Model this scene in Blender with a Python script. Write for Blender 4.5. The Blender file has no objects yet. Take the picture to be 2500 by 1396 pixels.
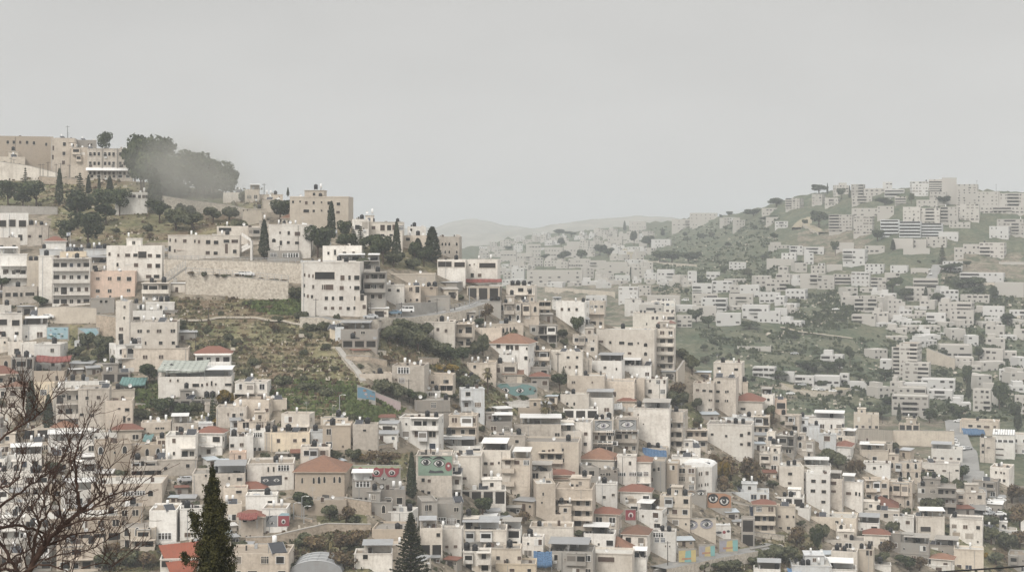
import bpy, math, random, bisect
from mathutils import Vector, Matrix, noise
random.seed(7)
R = math.radians
F, CX, HY = 3965.0, 1250.0, 560.0          # photograph's focal length and horizon, in its own pixels
col = bpy.context.scene.collection
def at(px, py, Y): return Vector(((px-CX)*Y/F, Y, -(py-HY)*Y/F))

# ------------------------------------------------------------------ mesh builder
class MB:
    def __init__(s): s.v=[]; s.f=[]; s.m=[]
    def poly(s, pts, m=0):
        n=len(s.v); s.v += [tuple(p) for p in pts]; s.f.append(tuple(range(n,n+len(pts)))); s.m.append(m)
    def box(s, x0,x1,y0,y1,z0,z1,m=0):
        n=len(s.v)
        s.v += [(x0,y0,z0),(x1,y0,z0),(x1,y1,z0),(x0,y1,z0),(x0,y0,z1),(x1,y0,z1),(x1,y1,z1),(x0,y1,z1)]
        for q in ((0,3,2,1),(4,5,6,7),(0,1,5,4),(1,2,6,5),(2,3,7,6),(3,0,4,7)):
            s.f.append(tuple(n+i for i in q)); s.m.append(m)
    def hexa(s, b, t, m=0):                 # b, t: four bottom, four top corners
        n=len(s.v); s.v += [tuple(p) for p in b]+[tuple(p) for p in t]
        for q in ((0,3,2,1),(4,5,6,7),(0,1,5,4),(1,2,6,5),(2,3,7,6),(3,0,4,7)):
            s.f.append(tuple(n+i for i in q)); s.m.append(m)
    def cyl(s, c, r, h, n=10, m=0, r2=None, dome=0):
        r2=r if r2 is None else r2
        rings=[(r,0),(r2,h)]
        if dome: rings += [(r2*.75,h+dome*.6),(r2*.35,h+dome)]
        b=len(s.v)
        for rr,z in rings:
            for i in range(n):
                a=2*math.pi*i/n; s.v.append((c[0]+rr*math.cos(a),c[1]+rr*math.sin(a),c[2]+z))
        for k in range(len(rings)-1):
            for i in range(n):
                j=(i+1)%n; s.f.append((b+k*n+i,b+k*n+j,b+(k+1)*n+j,b+(k+1)*n+i)); s.m.append(m)
        s.f.append(tuple(b+(len(rings)-1)*n+i for i in range(n))); s.m.append(m)
        s.f.append(tuple(b+n-1-i for i in range(n))); s.m.append(m)
    def tube(s, pts, rad, n=5, m=0):
        b=len(s.v); k=len(pts)
        for i,p in enumerate(pts):
            d=(pts[min(i+1,k-1)]-pts[max(i-1,0)])
            if d.length<1e-9: d=Vector((0,0,1))
            d.normalize(); u=d.cross(Vector((.13,.97,.21)))
            if u.length<1e-4: u=d.cross(Vector((1,0,0)))
            u.normalize(); w=d.cross(u)
            for j in range(n):
                a=2*math.pi*j/n; q=p+(u*math.cos(a)+w*math.sin(a))*rad[i]; s.v.append(tuple(q))
        for i in range(k-1):
            for j in range(n):
                j2=(j+1)%n; s.f.append((b+i*n+j,b+i*n+j2,b+(i+1)*n+j2,b+(i+1)*n+j)); s.m.append(m)
        s.f.append(tuple(b+(k-1)*n+j for j in range(n))); s.m.append(m)
    def mesh(s, name, mats, smooth=False):
        me=bpy.data.meshes.new(name); me.from_pydata(s.v,[],s.f)
        for m in mats: me.materials.append(m)
        if len(mats)>1: me.polygons.foreach_set('material_index', s.m)
        if smooth: me.polygons.foreach_set('use_smooth',[True]*len(s.f))
        me.update(); return me
    def build(s, name, mats, parent=None, smooth=False, loc=None):
        if not isinstance(mats,(list,tuple)): mats=[mats]
        return link(name, s.mesh(name,mats,smooth), parent, loc)
def link(name, me, parent=None, loc=None, rz=0, scale=None):
    o=bpy.data.objects.new(name, me); col.objects.link(o); o.parent=parent
    if loc is not None: o.location=loc
    if rz: o.rotation_euler[2]=rz
    if scale is not None: o.scale=scale
    return o
def empty(name, loc, rz=0):
    o=bpy.data.objects.new(name, None); o.empty_display_size=.5; col.objects.link(o); o.location=loc; o.rotation_euler[2]=rz
    return o
def copy_tree(o, parent=None):
    c=o.copy(); col.objects.link(c); c.parent=parent
    for ch in list(kids.get(o.name,[])): copy_tree(ch,c)
    return c
kids={}
def remember(root):
    kids[root.name]=[]
    for o in bpy.data.objects:
        if o.parent is not None:
            kids.setdefault(o.parent.name,[])
            if o not in kids[o.parent.name]: kids[o.parent.name].append(o)
def structure(o): o['kind']='structure'; return o
def stuff(o,label,cat):
    o['kind']='stuff'; o['label']=label; o['category']=cat; return o

# ------------------------------------------------------------------ labels: each names one thing by look and by what it is next to
LAND=[(62,355,'the old stone complex on the skyline'),(270,395,'the school with window bands'),(320,490,'the white house with glazed balcony'),
(150,690,'the five-storey balcony block'),(278,692,'the salmon pink house'),(345,640,'the cream three-storey office block'),
(360,810,'the tall stair-tower house'),(480,945,'the house with terrace canopy'),(125,865,'the red-awning house'),(200,985,'the curved-balcony house'),
(590,705,'the long stone retaining wall'),(500,605,'the cream villa with outside stairs'),(785,505,'the brown skyline block'),
(815,705,'the big cream apartment block'),(1145,665,'the black-glazed ridge house'),(880,825,'the house on stilts'),
(1080,820,'the cream house by the bend'),(1250,862,'the white house with red hip roof'),(1000,925,'the plain white cube house'),
(1258,950,'the teal eye mural'),(1062,1137,'the green eye mural'),(915,1155,'the red poppy mural'),(790,1170,'the arched villa with red roof'),
(662,1172,'the black eye mural'),(703,1078,'the yellow plastered house'),(625,1005,'the cream cube with two windows'),
(1005,1160,'the tall centre cypress'),(1005,1330,'the ring-branched conifer'),(510,1290,'the dark foreground cypress'),(440,1340,'the bright red sloping roof'),
(310,1205,'the cream house with arched windows'),(1330,1225,'the cream tower with slit windows'),(1455,1160,'the grey block with white roof'),
(1500,1040,'the pair of grey eye murals'),(1610,1040,'the tall house with curved balconies'),(1758,1217,'the orange and black eye mural'),
(1540,1255,'the red eye panel'),(1710,1280,'the violet-grey eye mural'),(1730,1342,'the yellow and turquoise murals'),(1705,1150,'the white barrel-roofed house'),
(1780,1055,'the streaked concrete block'),(1735,965,'the stepped cream tower block'),(1540,840,'the broad cream hillside block'),
(1395,760,'the white-topped cream house'),(1272,720,'the house crowned with black tanks'),(1997,1205,'the slim white four-storey house'),
(2150,1230,'the curved dark red roof'),(2215,875,'the eight-storey valley block'),(2235,1100,'the long pale shed'),(2435,1092,'the ribbed-roof factory'),
(2030,870,'the lone house in the green valley'),(2060,548,'the far twin apartment blocks'),(2300,465,'the round tower on the ridge'),
(1350,672,'the banded school across the valley'),(1550,715,'the pale block in the gap'),(1995,688,'the far white terrace cluster'),
(2240,715,'the far three-balcony house'),(2330,765,'the far stacked white houses'),(2088,625,'the far white corner-tower house'),(1940,497,'the ridge-end block'),
(1085,1010,'the cream block above ruins'),(980,1030,'the blue-grey plastered house'),(890,690,'the grey balcony annex'),(1350,1100,'the tan house with metal roof'),
(275,1110,'the old stone arched house'),(440,1100,'the house with stacked balconies'),(250,1300,'the rough stone house'),(1095,1250,'the grey house with white windows'),
(1510,1335,'the red roof near the bottom edge'),(1900,1260,'the house with navy awning'),(2060,1330,'the house with curtained corner'),(2320,1330,'the pointed red roof'),
(1590,1335,'the white house with blue windows'),(960,1270,'the white cube on stone base'),(1400,1215,'the pink-beige house with wavy balconies')]
pending=[]
def name_it(o, desc, px, py, cat, group=None, full=None):
    o['category']=cat
    if group: o['group']=group
    if full: o['label']=full; return
    c=sorted(LAND, key=lambda l:(l[0]-px)**2+((l[1]-py)*1.2)**2)
    L=c[0]
    if abs(L[0]-px)<14 and abs(L[1]-py)<14: L=c[1]
    dx,dy=px-L[0],py-L[1]
    a=math.degrees(math.atan2(-dy,dx))%360
    w=['right of','up right of','above','up left of','left of','down left of','below','down right of'][int((a+22.5)//45)%8]
    pending.append((desc,w,L[2],dx*dx+dy*dy,o))
ORD=['first','second','third','fourth','fifth','sixth','seventh','eighth','ninth','tenth','eleventh','twelfth','thirteenth','fourteenth','fifteenth']
def finish_labels():
    g={}
    for p in pending: g.setdefault(p[:3],[]).append(p)
    for (d,w,l),ps in g.items():
        ps.sort(key=lambda p:p[3])
        for i,p in enumerate(ps):
            if len(ps)==1: t='%s, %s %s'%(d,w,l)
            else: t='%s, %s one %s %s'%(d,ORD[min(i,14)],w,l)
            p[4]['label']=t
            if len(t.split())>16: print('LONG',t)

# ------------------------------------------------------------------ materials
def mat(name, rgb, rough=.9, vary=.12, stain=.0, stain_rgb=(.2,.17,.14), scale=.35, streak=0., bump=0., metal=0., spec=.3, fine=0.):
    m=bpy.data.materials.new(name); m.use_nodes=True; nt=m.node_tree; N=nt.nodes; L=nt.links
    b=N['Principled BSDF']; b.inputs['Roughness'].default_value=rough; b.inputs['Metallic'].default_value=metal
    b.inputs['Specular IOR Level'].default_value=spec
    tc=N.new('ShaderNodeTexCoord')
    rgbn=N.new('ShaderNodeRGB'); rgbn.outputs[0].default_value=(*rgb,1); c=rgbn.outputs[0]
    if vary:
        oi=N.new('ShaderNodeObjectInfo'); mr=N.new('ShaderNodeMapRange'); mr.inputs[3].default_value=1-vary; mr.inputs[4].default_value=1+vary*.7
        L.new(oi.outputs['Random'],mr.inputs[0]); vm=N.new('ShaderNodeVectorMath'); vm.operation='SCALE'
        L.new(c,vm.inputs[0]); L.new(mr.outputs[0],vm.inputs['Scale']); c=vm.outputs[0]
    def mixin(c, fac, rgb2):
        mx=N.new('ShaderNodeMix'); mx.data_type='RGBA'; L.new(fac,mx.inputs[0]); L.new(c,mx.inputs[6]); mx.inputs[7].default_value=(*rgb2,1)
        return mx.outputs[2]
    def noisefac(sc, lo, hi, amt, vec=None, detail=4):
        n=N.new('ShaderNodeTexNoise'); n.inputs['Scale'].default_value=sc; n.inputs['Detail'].default_value=detail; n.inputs['Roughness'].default_value=.65
        oi=N.new('ShaderNodeObjectInfo'); ad=N.new('ShaderNodeVectorMath'); ad.operation='ADD'
        L.new(vec or tc.outputs['Object'],ad.inputs[0]); L.new(oi.outputs['Location'],ad.inputs[1]); L.new(ad.outputs[0],n.inputs['Vector'])
        r=N.new('ShaderNodeMapRange'); r.inputs[1].default_value=lo; r.inputs[2].default_value=hi; r.inputs[4].default_value=amt
        L.new(n.outputs[0],r.inputs[0]); return r.outputs[0]
    if stain: c=mixin(c, noisefac(scale,.42,.75,stain), stain_rgb)
    if streak:
        mp=N.new('ShaderNodeMapping'); mp.inputs['Scale'].default_value=(1.3,1.3,.12); L.new(tc.outputs['Object'],mp.inputs[0])
        c=mixin(c, noisefac(1.0,.5,.8,streak,mp.outputs[0],3), stain_rgb)
    if fine: c=mixin(c, noisefac(1.6,.45,.7,fine,None,5), tuple(x*.55 for x in stain_rgb))
    L.new(c,b.inputs['Base Color'])
    if bump:
        n=N.new('ShaderNodeTexNoise'); n.inputs['Scale'].default_value=1.2; n.inputs['Detail'].default_value=6; L.new(tc.outputs['Object'],n.inputs['Vector'])
        bp=N.new('ShaderNodeBump'); bp.inputs['Strength'].default_value=bump; bp.inputs['Distance'].default_value=.3; L.new(n.outputs[0],bp.inputs['Height']); L.new(bp.outputs[0],b.inputs['Normal'])
    return m
WALL={}
for k,rgb in dict(c=(.69,.64,.57),w=(.78,.76,.72),g=(.34,.325,.30),s=(.60,.535,.45),p=(.62,.475,.385),y=(.70,.60,.46),k=(.29,.27,.245),t=(.44,.37,.295),b=(.63,.65,.66)).items():
    WALL[k]=mat('plaster_'+k, rgb, .92, .20, .55 if k not in 'wb' else .3, (.36,.31,.26), .22, .50, .15, fine=.22)
CREAMS=[WALL['c'],mat('plaster_warm',(.64,.565,.48),.92,.18,.6,(.34,.28,.22),.25,.55,.15,fine=.3),mat('plaster_pale',(.75,.715,.66),.92,.14,.5,(.38,.33,.28),.2,.5,.15,fine=.2),mat('plaster_worn',(.54,.49,.43),.92,.2,.6,(.28,.24,.2),.3,.6,.2,fine=.35)]
FCREAM=mat('far_plaster',(.48,.455,.42),.92,.2,.4,(.45,.42,.38),.2); FWHITE=mat('far_whitewash',(.57,.56,.545),.92,.15,.3,(.45,.42,.38),.2)
STONE=mat('rough_stone',(.47,.39,.31),.95,.1,.6,(.22,.18,.14),.5,.2,.6,fine=.5)
PALESTONE=mat('pale_stone',(.62,.565,.485),.95,.06,.5,(.26,.20,.15),.9,.2,.5,fine=.55)
CONC=mat('concrete',(.37,.35,.32),.9,.12,.5,(.22,.20,.18),.4,.3,.2,fine=.2)
ROOF=[mat('roof_screed',(.30,.275,.245),.95,.25,.5,(.2,.18,.16),.6,fine=.2), mat('roof_whitewash',(.50,.48,.44),.9,.15,.5,(.3,.28,.25),.5,fine=.15), mat('roof_dust',(.33,.28,.225),.95,.2,.5,(.22,.17,.13),.7,fine=.2)]
TILE=mat('red_tile',(.215,.118,.078),.8,.3,.6,(.17,.10,.075),.8,bump=.3,fine=.25)
DARKTILE=mat('dark_red_tile',(.19,.085,.06),.8,.2,.4,(.12,.08,.07),.8,bump=.3)
TIN=mat('white_sheet_metal',(.74,.74,.73),.45,.12,.3,(.4,.36,.32),.6,streak=.25)
GREYTIN=mat('grey_sheet_metal',(.34,.35,.36),.5,.2,.35,(.2,.17,.15),.6,streak=.25)
BLUETIN=mat('bluegrey_sheet',(.47,.52,.56),.5,.1,.25,(.3,.28,.26),.6,streak=.3)
GLASS=mat('dark_glass',(.022,.020,.019),.45,.5,spec=.2)
GLASSB=mat('bluish_glass',(.04,.05,.07),.35,.3,spec=.3)
SHUT=mat('brown_shutter',(.085,.058,.045),.7,.4)
SHUTG=mat('grey_shutter',(.20,.18,.16),.7,.3)
SHUTW=mat('white_shutter',(.62,.61,.58),.6,.1)
FRAME=mat('pale_frame',(.66,.61,.54),.7,.15)
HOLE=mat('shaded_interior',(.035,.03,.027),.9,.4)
BLACK=mat('black_plastic',(.018,.018,.02),.45,.2)
WHITEM=mat('white_enamel',(.78,.78,.77),.4,.06)
PANEL=mat('solar_panel',(.02,.022,.03),.2,.2,spec=.6)
METAL=mat('galvanised_metal',(.36,.37,.38),.5,.1,metal=.3)
DARKM=mat('dark_metal',(.06,.055,.05),.6,.2)
BARK=mat('bark',(.085,.058,.042),.95,.15,.5,(.03,.02,.016),4.,bump=.6)
NEARBARK=mat('bare_bark',(.050,.030,.024),.9,0,.5,(.13,.085,.06),3.,bump=.5)
ASPH=mat('asphalt',(.27,.265,.255),.9,0,.4,(.09,.09,.09),.2,fine=.2)
PATHM=mat('path_dust',(.27,.235,.165),.95,0,.4,(.25,.21,.16),.3)
def leafmat(name, a, b, sc=.5, tr=.15):
    m=bpy.data.materials.new(name); m.use_nodes=True; nt=m.node_tree; N=nt.nodes; L=nt.links
    bs=N['Principled BSDF']; bs.inputs['Roughness'].default_value=.75; bs.inputs['Specular IOR Level'].default_value=.2
    g=N.new('ShaderNodeNewGeometry'); tc=N.new('ShaderNodeTexCoord'); n=N.new('ShaderNodeTexNoise'); n.inputs['Scale'].default_value=sc; n.inputs['Detail'].default_value=3
    L.new(tc.outputs['Object'],n.inputs['Vector'])
    ad=N.new('ShaderNodeMath'); ad.operation='ADD'; L.new(n.outputs[0],ad.inputs[0])
    rn=N.new('ShaderNodeMath'); rn.operation='MULTIPLY_ADD'; rn.inputs[1].default_value=.5; rn.inputs[2].default_value=-.25
    L.new(g.outputs['Random Per Island'],rn.inputs[0]); L.new(rn.outputs[0],ad.inputs[1])
    mx=N.new('ShaderNodeMix'); mx.data_type='RGBA'; mx.inputs[6].default_value=(*a,1); mx.inputs[7].default_value=(*b,1)
    mr=N.new('ShaderNodeMapRange'); mr.inputs[1].default_value=.3; mr.inputs[2].default_value=.75; L.new(ad.outputs[0],mr.inputs[0]); L.new(mr.outputs[0],mx.inputs[0])
    oi=N.new('ShaderNodeObjectInfo'); m2=N.new('ShaderNodeMapRange'); m2.inputs[3].default_value=.75; m2.inputs[4].default_value=1.25; L.new(oi.outputs['Random'],m2.inputs[0])
    vm=N.new('ShaderNodeVectorMath'); vm.operation='SCALE'; L.new(mx.outputs[2],vm.inputs[0]); L.new(m2.outputs[0],vm.inputs['Scale'])
    L.new(vm.outputs[0],bs.inputs['Base Color']); return m
LCYP=leafmat('cypress_leaf',(.025,.032,.018),(.055,.062,.032))
LPINE=leafmat('pine_leaf',(.030,.042,.020),(.075,.085,.040))
LOLIVE=leafmat('olive_leaf',(.055,.062,.035),(.12,.12,.07))
LSCRUB=leafmat('scrub_leaf',(.085,.085,.042),(.20,.18,.10))
LBROWN=leafmat('dry_leaf',(.09,.06,.04),(.17,.13,.07))
LYEL=leafmat('autumn_leaf',(.12,.09,.02),(.26,.17,.03))
LNEAR=leafmat('near_cypress_leaf',(.018,.020,.010),(.062,.058,.020),2.)
LCON=leafmat('conifer_leaf',(.022,.028,.016),(.06,.062,.03),1.)

# ------------------------------------------------------------------ terrain
def interp(xs, ys, x):
    if x<=xs[0]: return ys[0]
    if x>=xs[-1]: return ys[-1]
    i=bisect.bisect_right(xs,x)-1; t=(x-xs[i])/(xs[i+1]-xs[i]); return ys[i]*(1-t)+ys[i+1]*t
def Yn(y): return interp([430,500,550,600,650,750,800,900,1000,1100,1250,1396,1420],[640,580,548,520,498,470,458,440,420,398,368,340,335],y)
def kx(px): return interp([900,1200,1500,1700,2000,2500],[1.02,1.12,1.21,1.27,1.37,1.5],px)
def crest(px): return interp([-500,0,330,520,600,700,870,1000,1120,1180,1230,1320,1450,1640,1700,1830,1920,2060,2200,2350,2500,3000],
                             [445,440,440,460,478,505,560,590,625,680,705,745,785,835,905,965,1010,1062,1100,1150,1190,1250],px)
FY=[450,500,550,600,650,700,800,900,1000,1100,1200]
FC=[(1100,[3300,3200,3000,2300,1700,1350,1000,880,840,800,760]),(1500,[2900,2800,2600,1900,1450,1200,920,830,780,740,700]),
    (1900,[1750,1600,1460,1300,1170,1080,950,860,790,720,640]),(2200,[1450,1350,1260,1180,1120,1060,980,900,800,700,610])]
def Yf(y,px): return interp([c[0] for c in FC],[interp(FY,c[1],y) for c in FC],px)
def fcrest(px): return interp([1000,1150,1300,1500,1640,1760,1800,1850,1920,2000,2120,2250,2500,3000],[618,604,575,556,535,526,518,508,486,468,462,458,466,470],px)
def knots(px):
    k=[(0,-1.7),(5,-1.75),(8,-6),(14,-10),(20,-13.5),(60,-30),(150,-52),(260,-68)]
    c=crest(px); kk=kx(px)
    z0=-(1420-HY)*335*kk/F
    for i in range(12):
        y=1420+(c-1420)*i/11; Y=Yn(y)*kk; k.append((Y,-(y-HY)*Y/F))
    Yc,zc=k[-1]
    yf0=c+40; Y0=Yf(yf0,px) if yf0<=1200 else Yf(1200,px)*1.0
    Y0=max(Y0,Yc+25); z0=-(yf0-HY)*Y0/F; g=Y0-Yc
    dip=min(12,g*.05)
    k.append((Yc+.12*g, zc-min(3,.02*g))); k.append((Yc+.55*g, min(zc,z0)-dip if g>60 else (zc+z0)/2))
    fc=fcrest(px)
    for i in range(10):
        y=yf0+(fc-yf0)*i/9; Y=max(Yf(y,px) if y<=1200 else Y0,Y0)+i*.01
        k.append((Y,-(y-HY)*Y/F))
    Ye,ze=k[-1]; k.append((Ye+120,ze-4)); k.append((Ye+500,ze-60)); k.append((7500,-110))
    ys=[a for a,_ in k]
    for i in range(1,len(ys)):
        if ys[i]<=ys[i-1]: ys[i]=ys[i-1]+.01
    return ys,[b for _,b in k]
KC={}
def gz(px,Y):
    q=max(-500,min(3000,px)); i=math.floor(q/20); t=q/20-i
    for j in (i,i+1):
        if j not in KC: KC[j]=knots(j*20)
    a=interp(*KC[i],Y); b=interp(*KC[i+1],Y); return a*(1-t)+b*t
def gzw(x,y): return gz(CX+x*F/max(y,1),y)
HC={}
def hit(px,py,start=300):
    key=(round(px),round(py),start)
    if key in HC: return HC[key]
    Y=start; best=None
    while Y<3600:
        gy=HY-gz(px,Y)*F/Y
        if gy<=py: break
        Y+=2 if Y<760 else 6
    else: Y=None
    if start==300 and (Y is None or Y>800) and px<1180 and py<crest(px)+1:      # stands on the ridge itself
        Y=Yn(crest(px))*kx(px)+6+.35*max(0,crest(px)-py)
    HC[key]=Y; return Y
def inpoly(x,y,P):
    r=False; n=len(P)
    for i in range(n):
        x1,y1=P[i]; x2,y2=P[i-1]
        if (y1>y)!=(y2>y) and x<(x2-x1)*(y-y1)/(y2-y1)+x1: r=not r
    return r
GREEN=[[(415,728),(745,730),(800,790),(835,850),(880,935),(985,1000),(930,1035),(720,1015),(640,985),(590,960),(575,905),(470,870),(445,800)],
 [(120,430),(640,462),(655,520),(600,560),(410,590),(230,605),(120,560)],[(-400,430),(300,430),(300,510),(-400,505)],
 [(920,795),(1050,790),(1125,860),(1135,905),(1060,905),(930,880),(915,850)],[(325,935),(400,925),(520,965),(575,1000),(540,1020),(325,1022)],
 [(1090,905),(1140,905),(1220,960),(1330,985),(1330,1005),(1180,1005),(1110,960)],[(680,1300),(900,1285),(905,1396),(720,1396)],
 [(1640,1375),(1960,1290),(2010,1330),(1990,1396),(1640,1396)],[(1000,590),(1080,640),(1060,665),(900,650),(860,600),(820,560)],
 [(1690,830),(1830,850),(1830,960),(1700,900)],[(240,1330),(400,1330),(400,1396),(240,1396)],[(2230,1290),(2500,1240),(2500,1396),(2300,1396)],
 [(860,1120),(1000,1100),(1000,1165),(870,1160)],[(760,1215),(905,1230),(900,1290),(770,1290)],[(160,790),(280,800),(280,900),(170,880)],
 [(1630,985),(1720,985),(1720,1080),(1640,1060)],[(1750,1120),(1860,1130),(1850,1210),(1760,1190)]]
FARBARE=[[(1230,690),(1700,690),(1560,790),(1330,800)],[(1940,560),(2140,560),(2080,640),(1960,640)],[(2290,620),(2500,610),(2500,680),(2300,700)],[(2060,1020),(2360,1000),(2350,1120),(2080,1120)],
 [(1830,930),(2000,930),(2000,970),(1860,990)]]
def zone(px,gy,Y):
    if Y<640*1.0 and gy>crest(px)-2:
        for P in GREEN:
            if inpoly(px,gy,P): return 1.,0.
        return .12,1.
    for P in FARBARE:
        if inpoly(px,gy,P): return .45,.5
    return 1.,.15
def terrain():
    cols=list(range(-500,3001,10))
    rows=[0,3,5,8,11,14,17,20,30,40,60,80,110,150,200,240,270,300]+list(range(320,640,2))+list(range(640,760,4))+list(range(760,1700,7))+list(range(1700,3400,40))+[3600,4000,5000,6000,7400]
    V=[];Cc=[]
    for Y in rows:
        for px in cols:
            x=(px-CX)*max(Y,6)/F; z=gz(px,Y)
            if Y>300:
                a=.35 if Y<760 else 1.0+.002*(Y-760)
                z+=a*(noise.noise(Vector((x*.06,Y*.06,0)))*1.2+noise.noise(Vector((x*.25,Y*.25,3)))*.6)
            gy=HY-gz(px,Y)*F/max(Y,1)
            jx=noise.noise(Vector((x*.08,Y*.08,9)))*14
            g,b=zone(px+jx,gy+jx*.6,Y)
            if Y>330 and g>.3:
                st=2.3 if Y<760 else 5.; t=z/st+noise.noise(Vector((x*.015,Y*.015,4)))*1.2; fr=t-math.floor(t); sm=min(1,max(0,(fr-.62)/.38)); z+=st*(sm-fr)*.42
            V.append((x,Y,z)); Cc += [g,b,1. if (Y>700 or gy<crest(px)-2) else 0.,1]
    nc=len(cols); Fs=[(r*nc+c,r*nc+c+1,(r+1)*nc+c+1,(r+1)*nc+c) for r in range(len(rows)-1) for c in range(nc-1)]
    me=bpy.data.meshes.new('hillside'); me.from_pydata(V,[],Fs)
    ca=me.color_attributes.new('zone','FLOAT_COLOR','POINT'); ca.data.foreach_set('color',Cc)
    me.polygons.foreach_set('use_smooth',[True]*len(Fs)); me.materials.append(groundmat()); me.update()
    structure(link('hillside_ground',me))
def groundmat():
    m=bpy.data.materials.new('hillside_earth'); m.use_nodes=True; nt=m.node_tree; N=nt.nodes; L=nt.links; b=N['Principled BSDF']
    b.inputs['Roughness'].default_value=1; b.inputs['Specular IOR Level'].default_value=.1
    at_=N.new('ShaderNodeAttribute'); at_.attribute_name='zone'; sp=N.new('ShaderNodeSeparateColor'); L.new(at_.outputs['Color'],sp.inputs[0])
    tc=N.new('ShaderNodeTexCoord')
    def ns(sc,lo,hi,detail=6,stretch=None):
        n=N.new('ShaderNodeTexNoise'); n.inputs['Scale'].default_value=sc; n.inputs['Detail'].default_value=detail; n.inputs['Roughness'].default_value=.65
        v=tc.outputs['Object']
        if stretch: mp=N.new('ShaderNodeMapping'); mp.inputs['Scale'].default_value=stretch; L.new(v,mp.inputs[0]); v=mp.outputs[0]
        L.new(v,n.inputs['Vector']); r=N.new('ShaderNodeMapRange'); r.inputs[1].default_value=lo; r.inputs[2].default_value=hi; L.new(n.outputs[0],r.inputs[0]); return r.outputs[0]
    def mix(f,a,c):
        x=N.new('ShaderNodeMix'); x.data_type='RGBA'; L.new(f,x.inputs[0])
        for i,q in ((6,a),(7,c)):
            if isinstance(q,tuple): x.inputs[i].default_value=(*q,1)
            else: L.new(q,x.inputs[i])
        return x.outputs[2]
    g=mix(ns(.035,.38,.62),(.105,.115,.058),(.18,.15,.09))
    g=mix(ns(.16,.46,.64),g,(.24,.215,.125)); g=mix(ns(.07,.5,.62,6),g,(.15,.11,.075))
    g=mix(ns(.6,.50,.68),g,(.06,.062,.036))
    g=mix(ns(.25,.62,.68,6,(.5,1.6,1.6)),g,(.40,.35,.27))
    g=mix(ns(1.4,.60,.68,3),g,(.34,.30,.24))
    g2=mix(ns(.03,.38,.62),(.078,.095,.060),(.125,.122,.082)); g2=mix(ns(.12,.5,.66),g2,(.15,.15,.10)); g2=mix(ns(.45,.5,.66),g2,(.035,.05,.034)); g2=mix(ns(.2,.64,.69,6,(.5,1.6,1.6)),g2,(.34,.31,.26))
    g=mix(sp.outputs[2],g,g2)
    u=mix(ns(.12,.4,.65),(.19,.16,.125),(.30,.26,.205)); u=mix(ns(.5,.46,.66),u,(.09,.08,.06))
    ad=N.new('ShaderNodeMath'); ad.operation='ADD'; L.new(sp.outputs[0],ad.inputs[0]); q=N.new('ShaderNodeMath'); q.operation='MULTIPLY_ADD'; q.inputs[1].default_value=.9; q.inputs[2].default_value=-.45
    n=ns(.09,.2,.8); L.new(n,q.inputs[0]); L.new(q.outputs[0],ad.inputs[1])
    mr=N.new('ShaderNodeMapRange'); mr.inputs[1].default_value=.35; mr.inputs[2].default_value=.6; L.new(ad.outputs[0],mr.inputs[0])
    c=mix(mr.outputs[0],u,g); L.new(c,b.inputs['Base Color'])
    nb=N.new('ShaderNodeTexNoise'); nb.inputs['Scale'].default_value=.7; nb.inputs['Detail'].default_value=6; L.new(tc.outputs['Object'],nb.inputs['Vector'])
    bp=N.new('ShaderNodeBump'); bp.inputs['Strength'].default_value=.8; bp.inputs['Distance'].default_value=.7; L.new(nb.outputs[0],bp.inputs['Height']); L.new(bp.outputs[0],b.inputs['Normal'])
    return m
terrain()
def ridge(name, Y, pts, seed):
    V=[];Fs=[]; cols=list(range(600,2100,6)); xs=[p[0] for p in pts]; ys=[p[1] for p in pts]
    for i,px in enumerate(cols):
        t=at(px, interp(xs,ys,px)+noise.noise(Vector((px*.03,seed,0)))*3+noise.noise(Vector((px*.2,seed,0)))*1.0, Y)
        for k,(dy,dz) in enumerate(((-500,-70),(-250,-34),(-90,-9),(0,0),(200,-12),(500,-60))):
            V.append((t.x*(1+dy/Y),Y+dy,t.z+dz+noise.noise(Vector((px*.05,k*1.7,seed)))*6*(k!=3)))
    for i in range(len(cols)-1):
        for k in range(5): Fs.append((i*6+k,i*6+6+k,i*6+7+k,i*6+k+1))
    me=bpy.data.meshes.new(name); me.from_pydata(V,[],Fs); me.materials.append(FARHILL); me.polygons.foreach_set('use_smooth',[True]*len(Fs)); me.update(); structure(link(name,me))
FARHILL=mat('far_hill_scrub',(.20,.19,.15),1,0,.7,(.40,.36,.30),.012,fine=0)
ridge('distant_hills',5200,[(600,560),(860,532),(905,545),(960,556),(1060,556),(1110,540),(1160,534),(1230,548),(1300,560),(1400,565),(1600,565),(2100,565)],1.3)
ridge('distant_hills',4300,[(600,590),(1150,575),(1280,560),(1340,550),(1440,536),(1560,527),(1640,530),(1720,548),(1800,560),(2100,560)],5.1)
HAZE,SUNE,SKY0=.00022,2.3,.66
# ------------------------------------------------------------------ window and fitting meshes, shared by every house
def winmesh(kind):
    mb=MB()                                        # 1 x 1 units, centred in x, standing on z=0, facing -y
    if kind=='arch':
        pts=[(-.5,0),(.5,0),(.5,.6)]+[(.5*math.cos(a),.6+.4*math.sin(a)) for a in [math.pi*i/8 for i in range(1,8)]]+[(-.5,.6)]
        mb.poly([(x*1.25,-.05,z*1.1-.05) for x,z in pts],0); mb.poly([(x,-.07,z) for x,z in pts],1)
        return mb
    t=.055
    mb.box(-.5-t,-.5,-.09,.05,-t,1+t,0); mb.box(.5,.5+t,-.09,.05,-t,1+t,0); mb.box(-.5,.5,-.09,.05,1,1+t,0); mb.box(-.56,.56,-.16,.05,-t,0,0)
    if kind=='split': mb.box(-.03,.03,-.07,.04,0,1,0)
    if kind=='grid':
        for x in (-.25,0,.25): mb.box(x-.03,x+.03,-.07,.04,0,1,0)
        mb.box(-.5,.5,-.066,.04,.68,.73,0)
    if kind=='half': mb.box(-.5,0,-.08,.04,0,1,2)
    return mb
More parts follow.
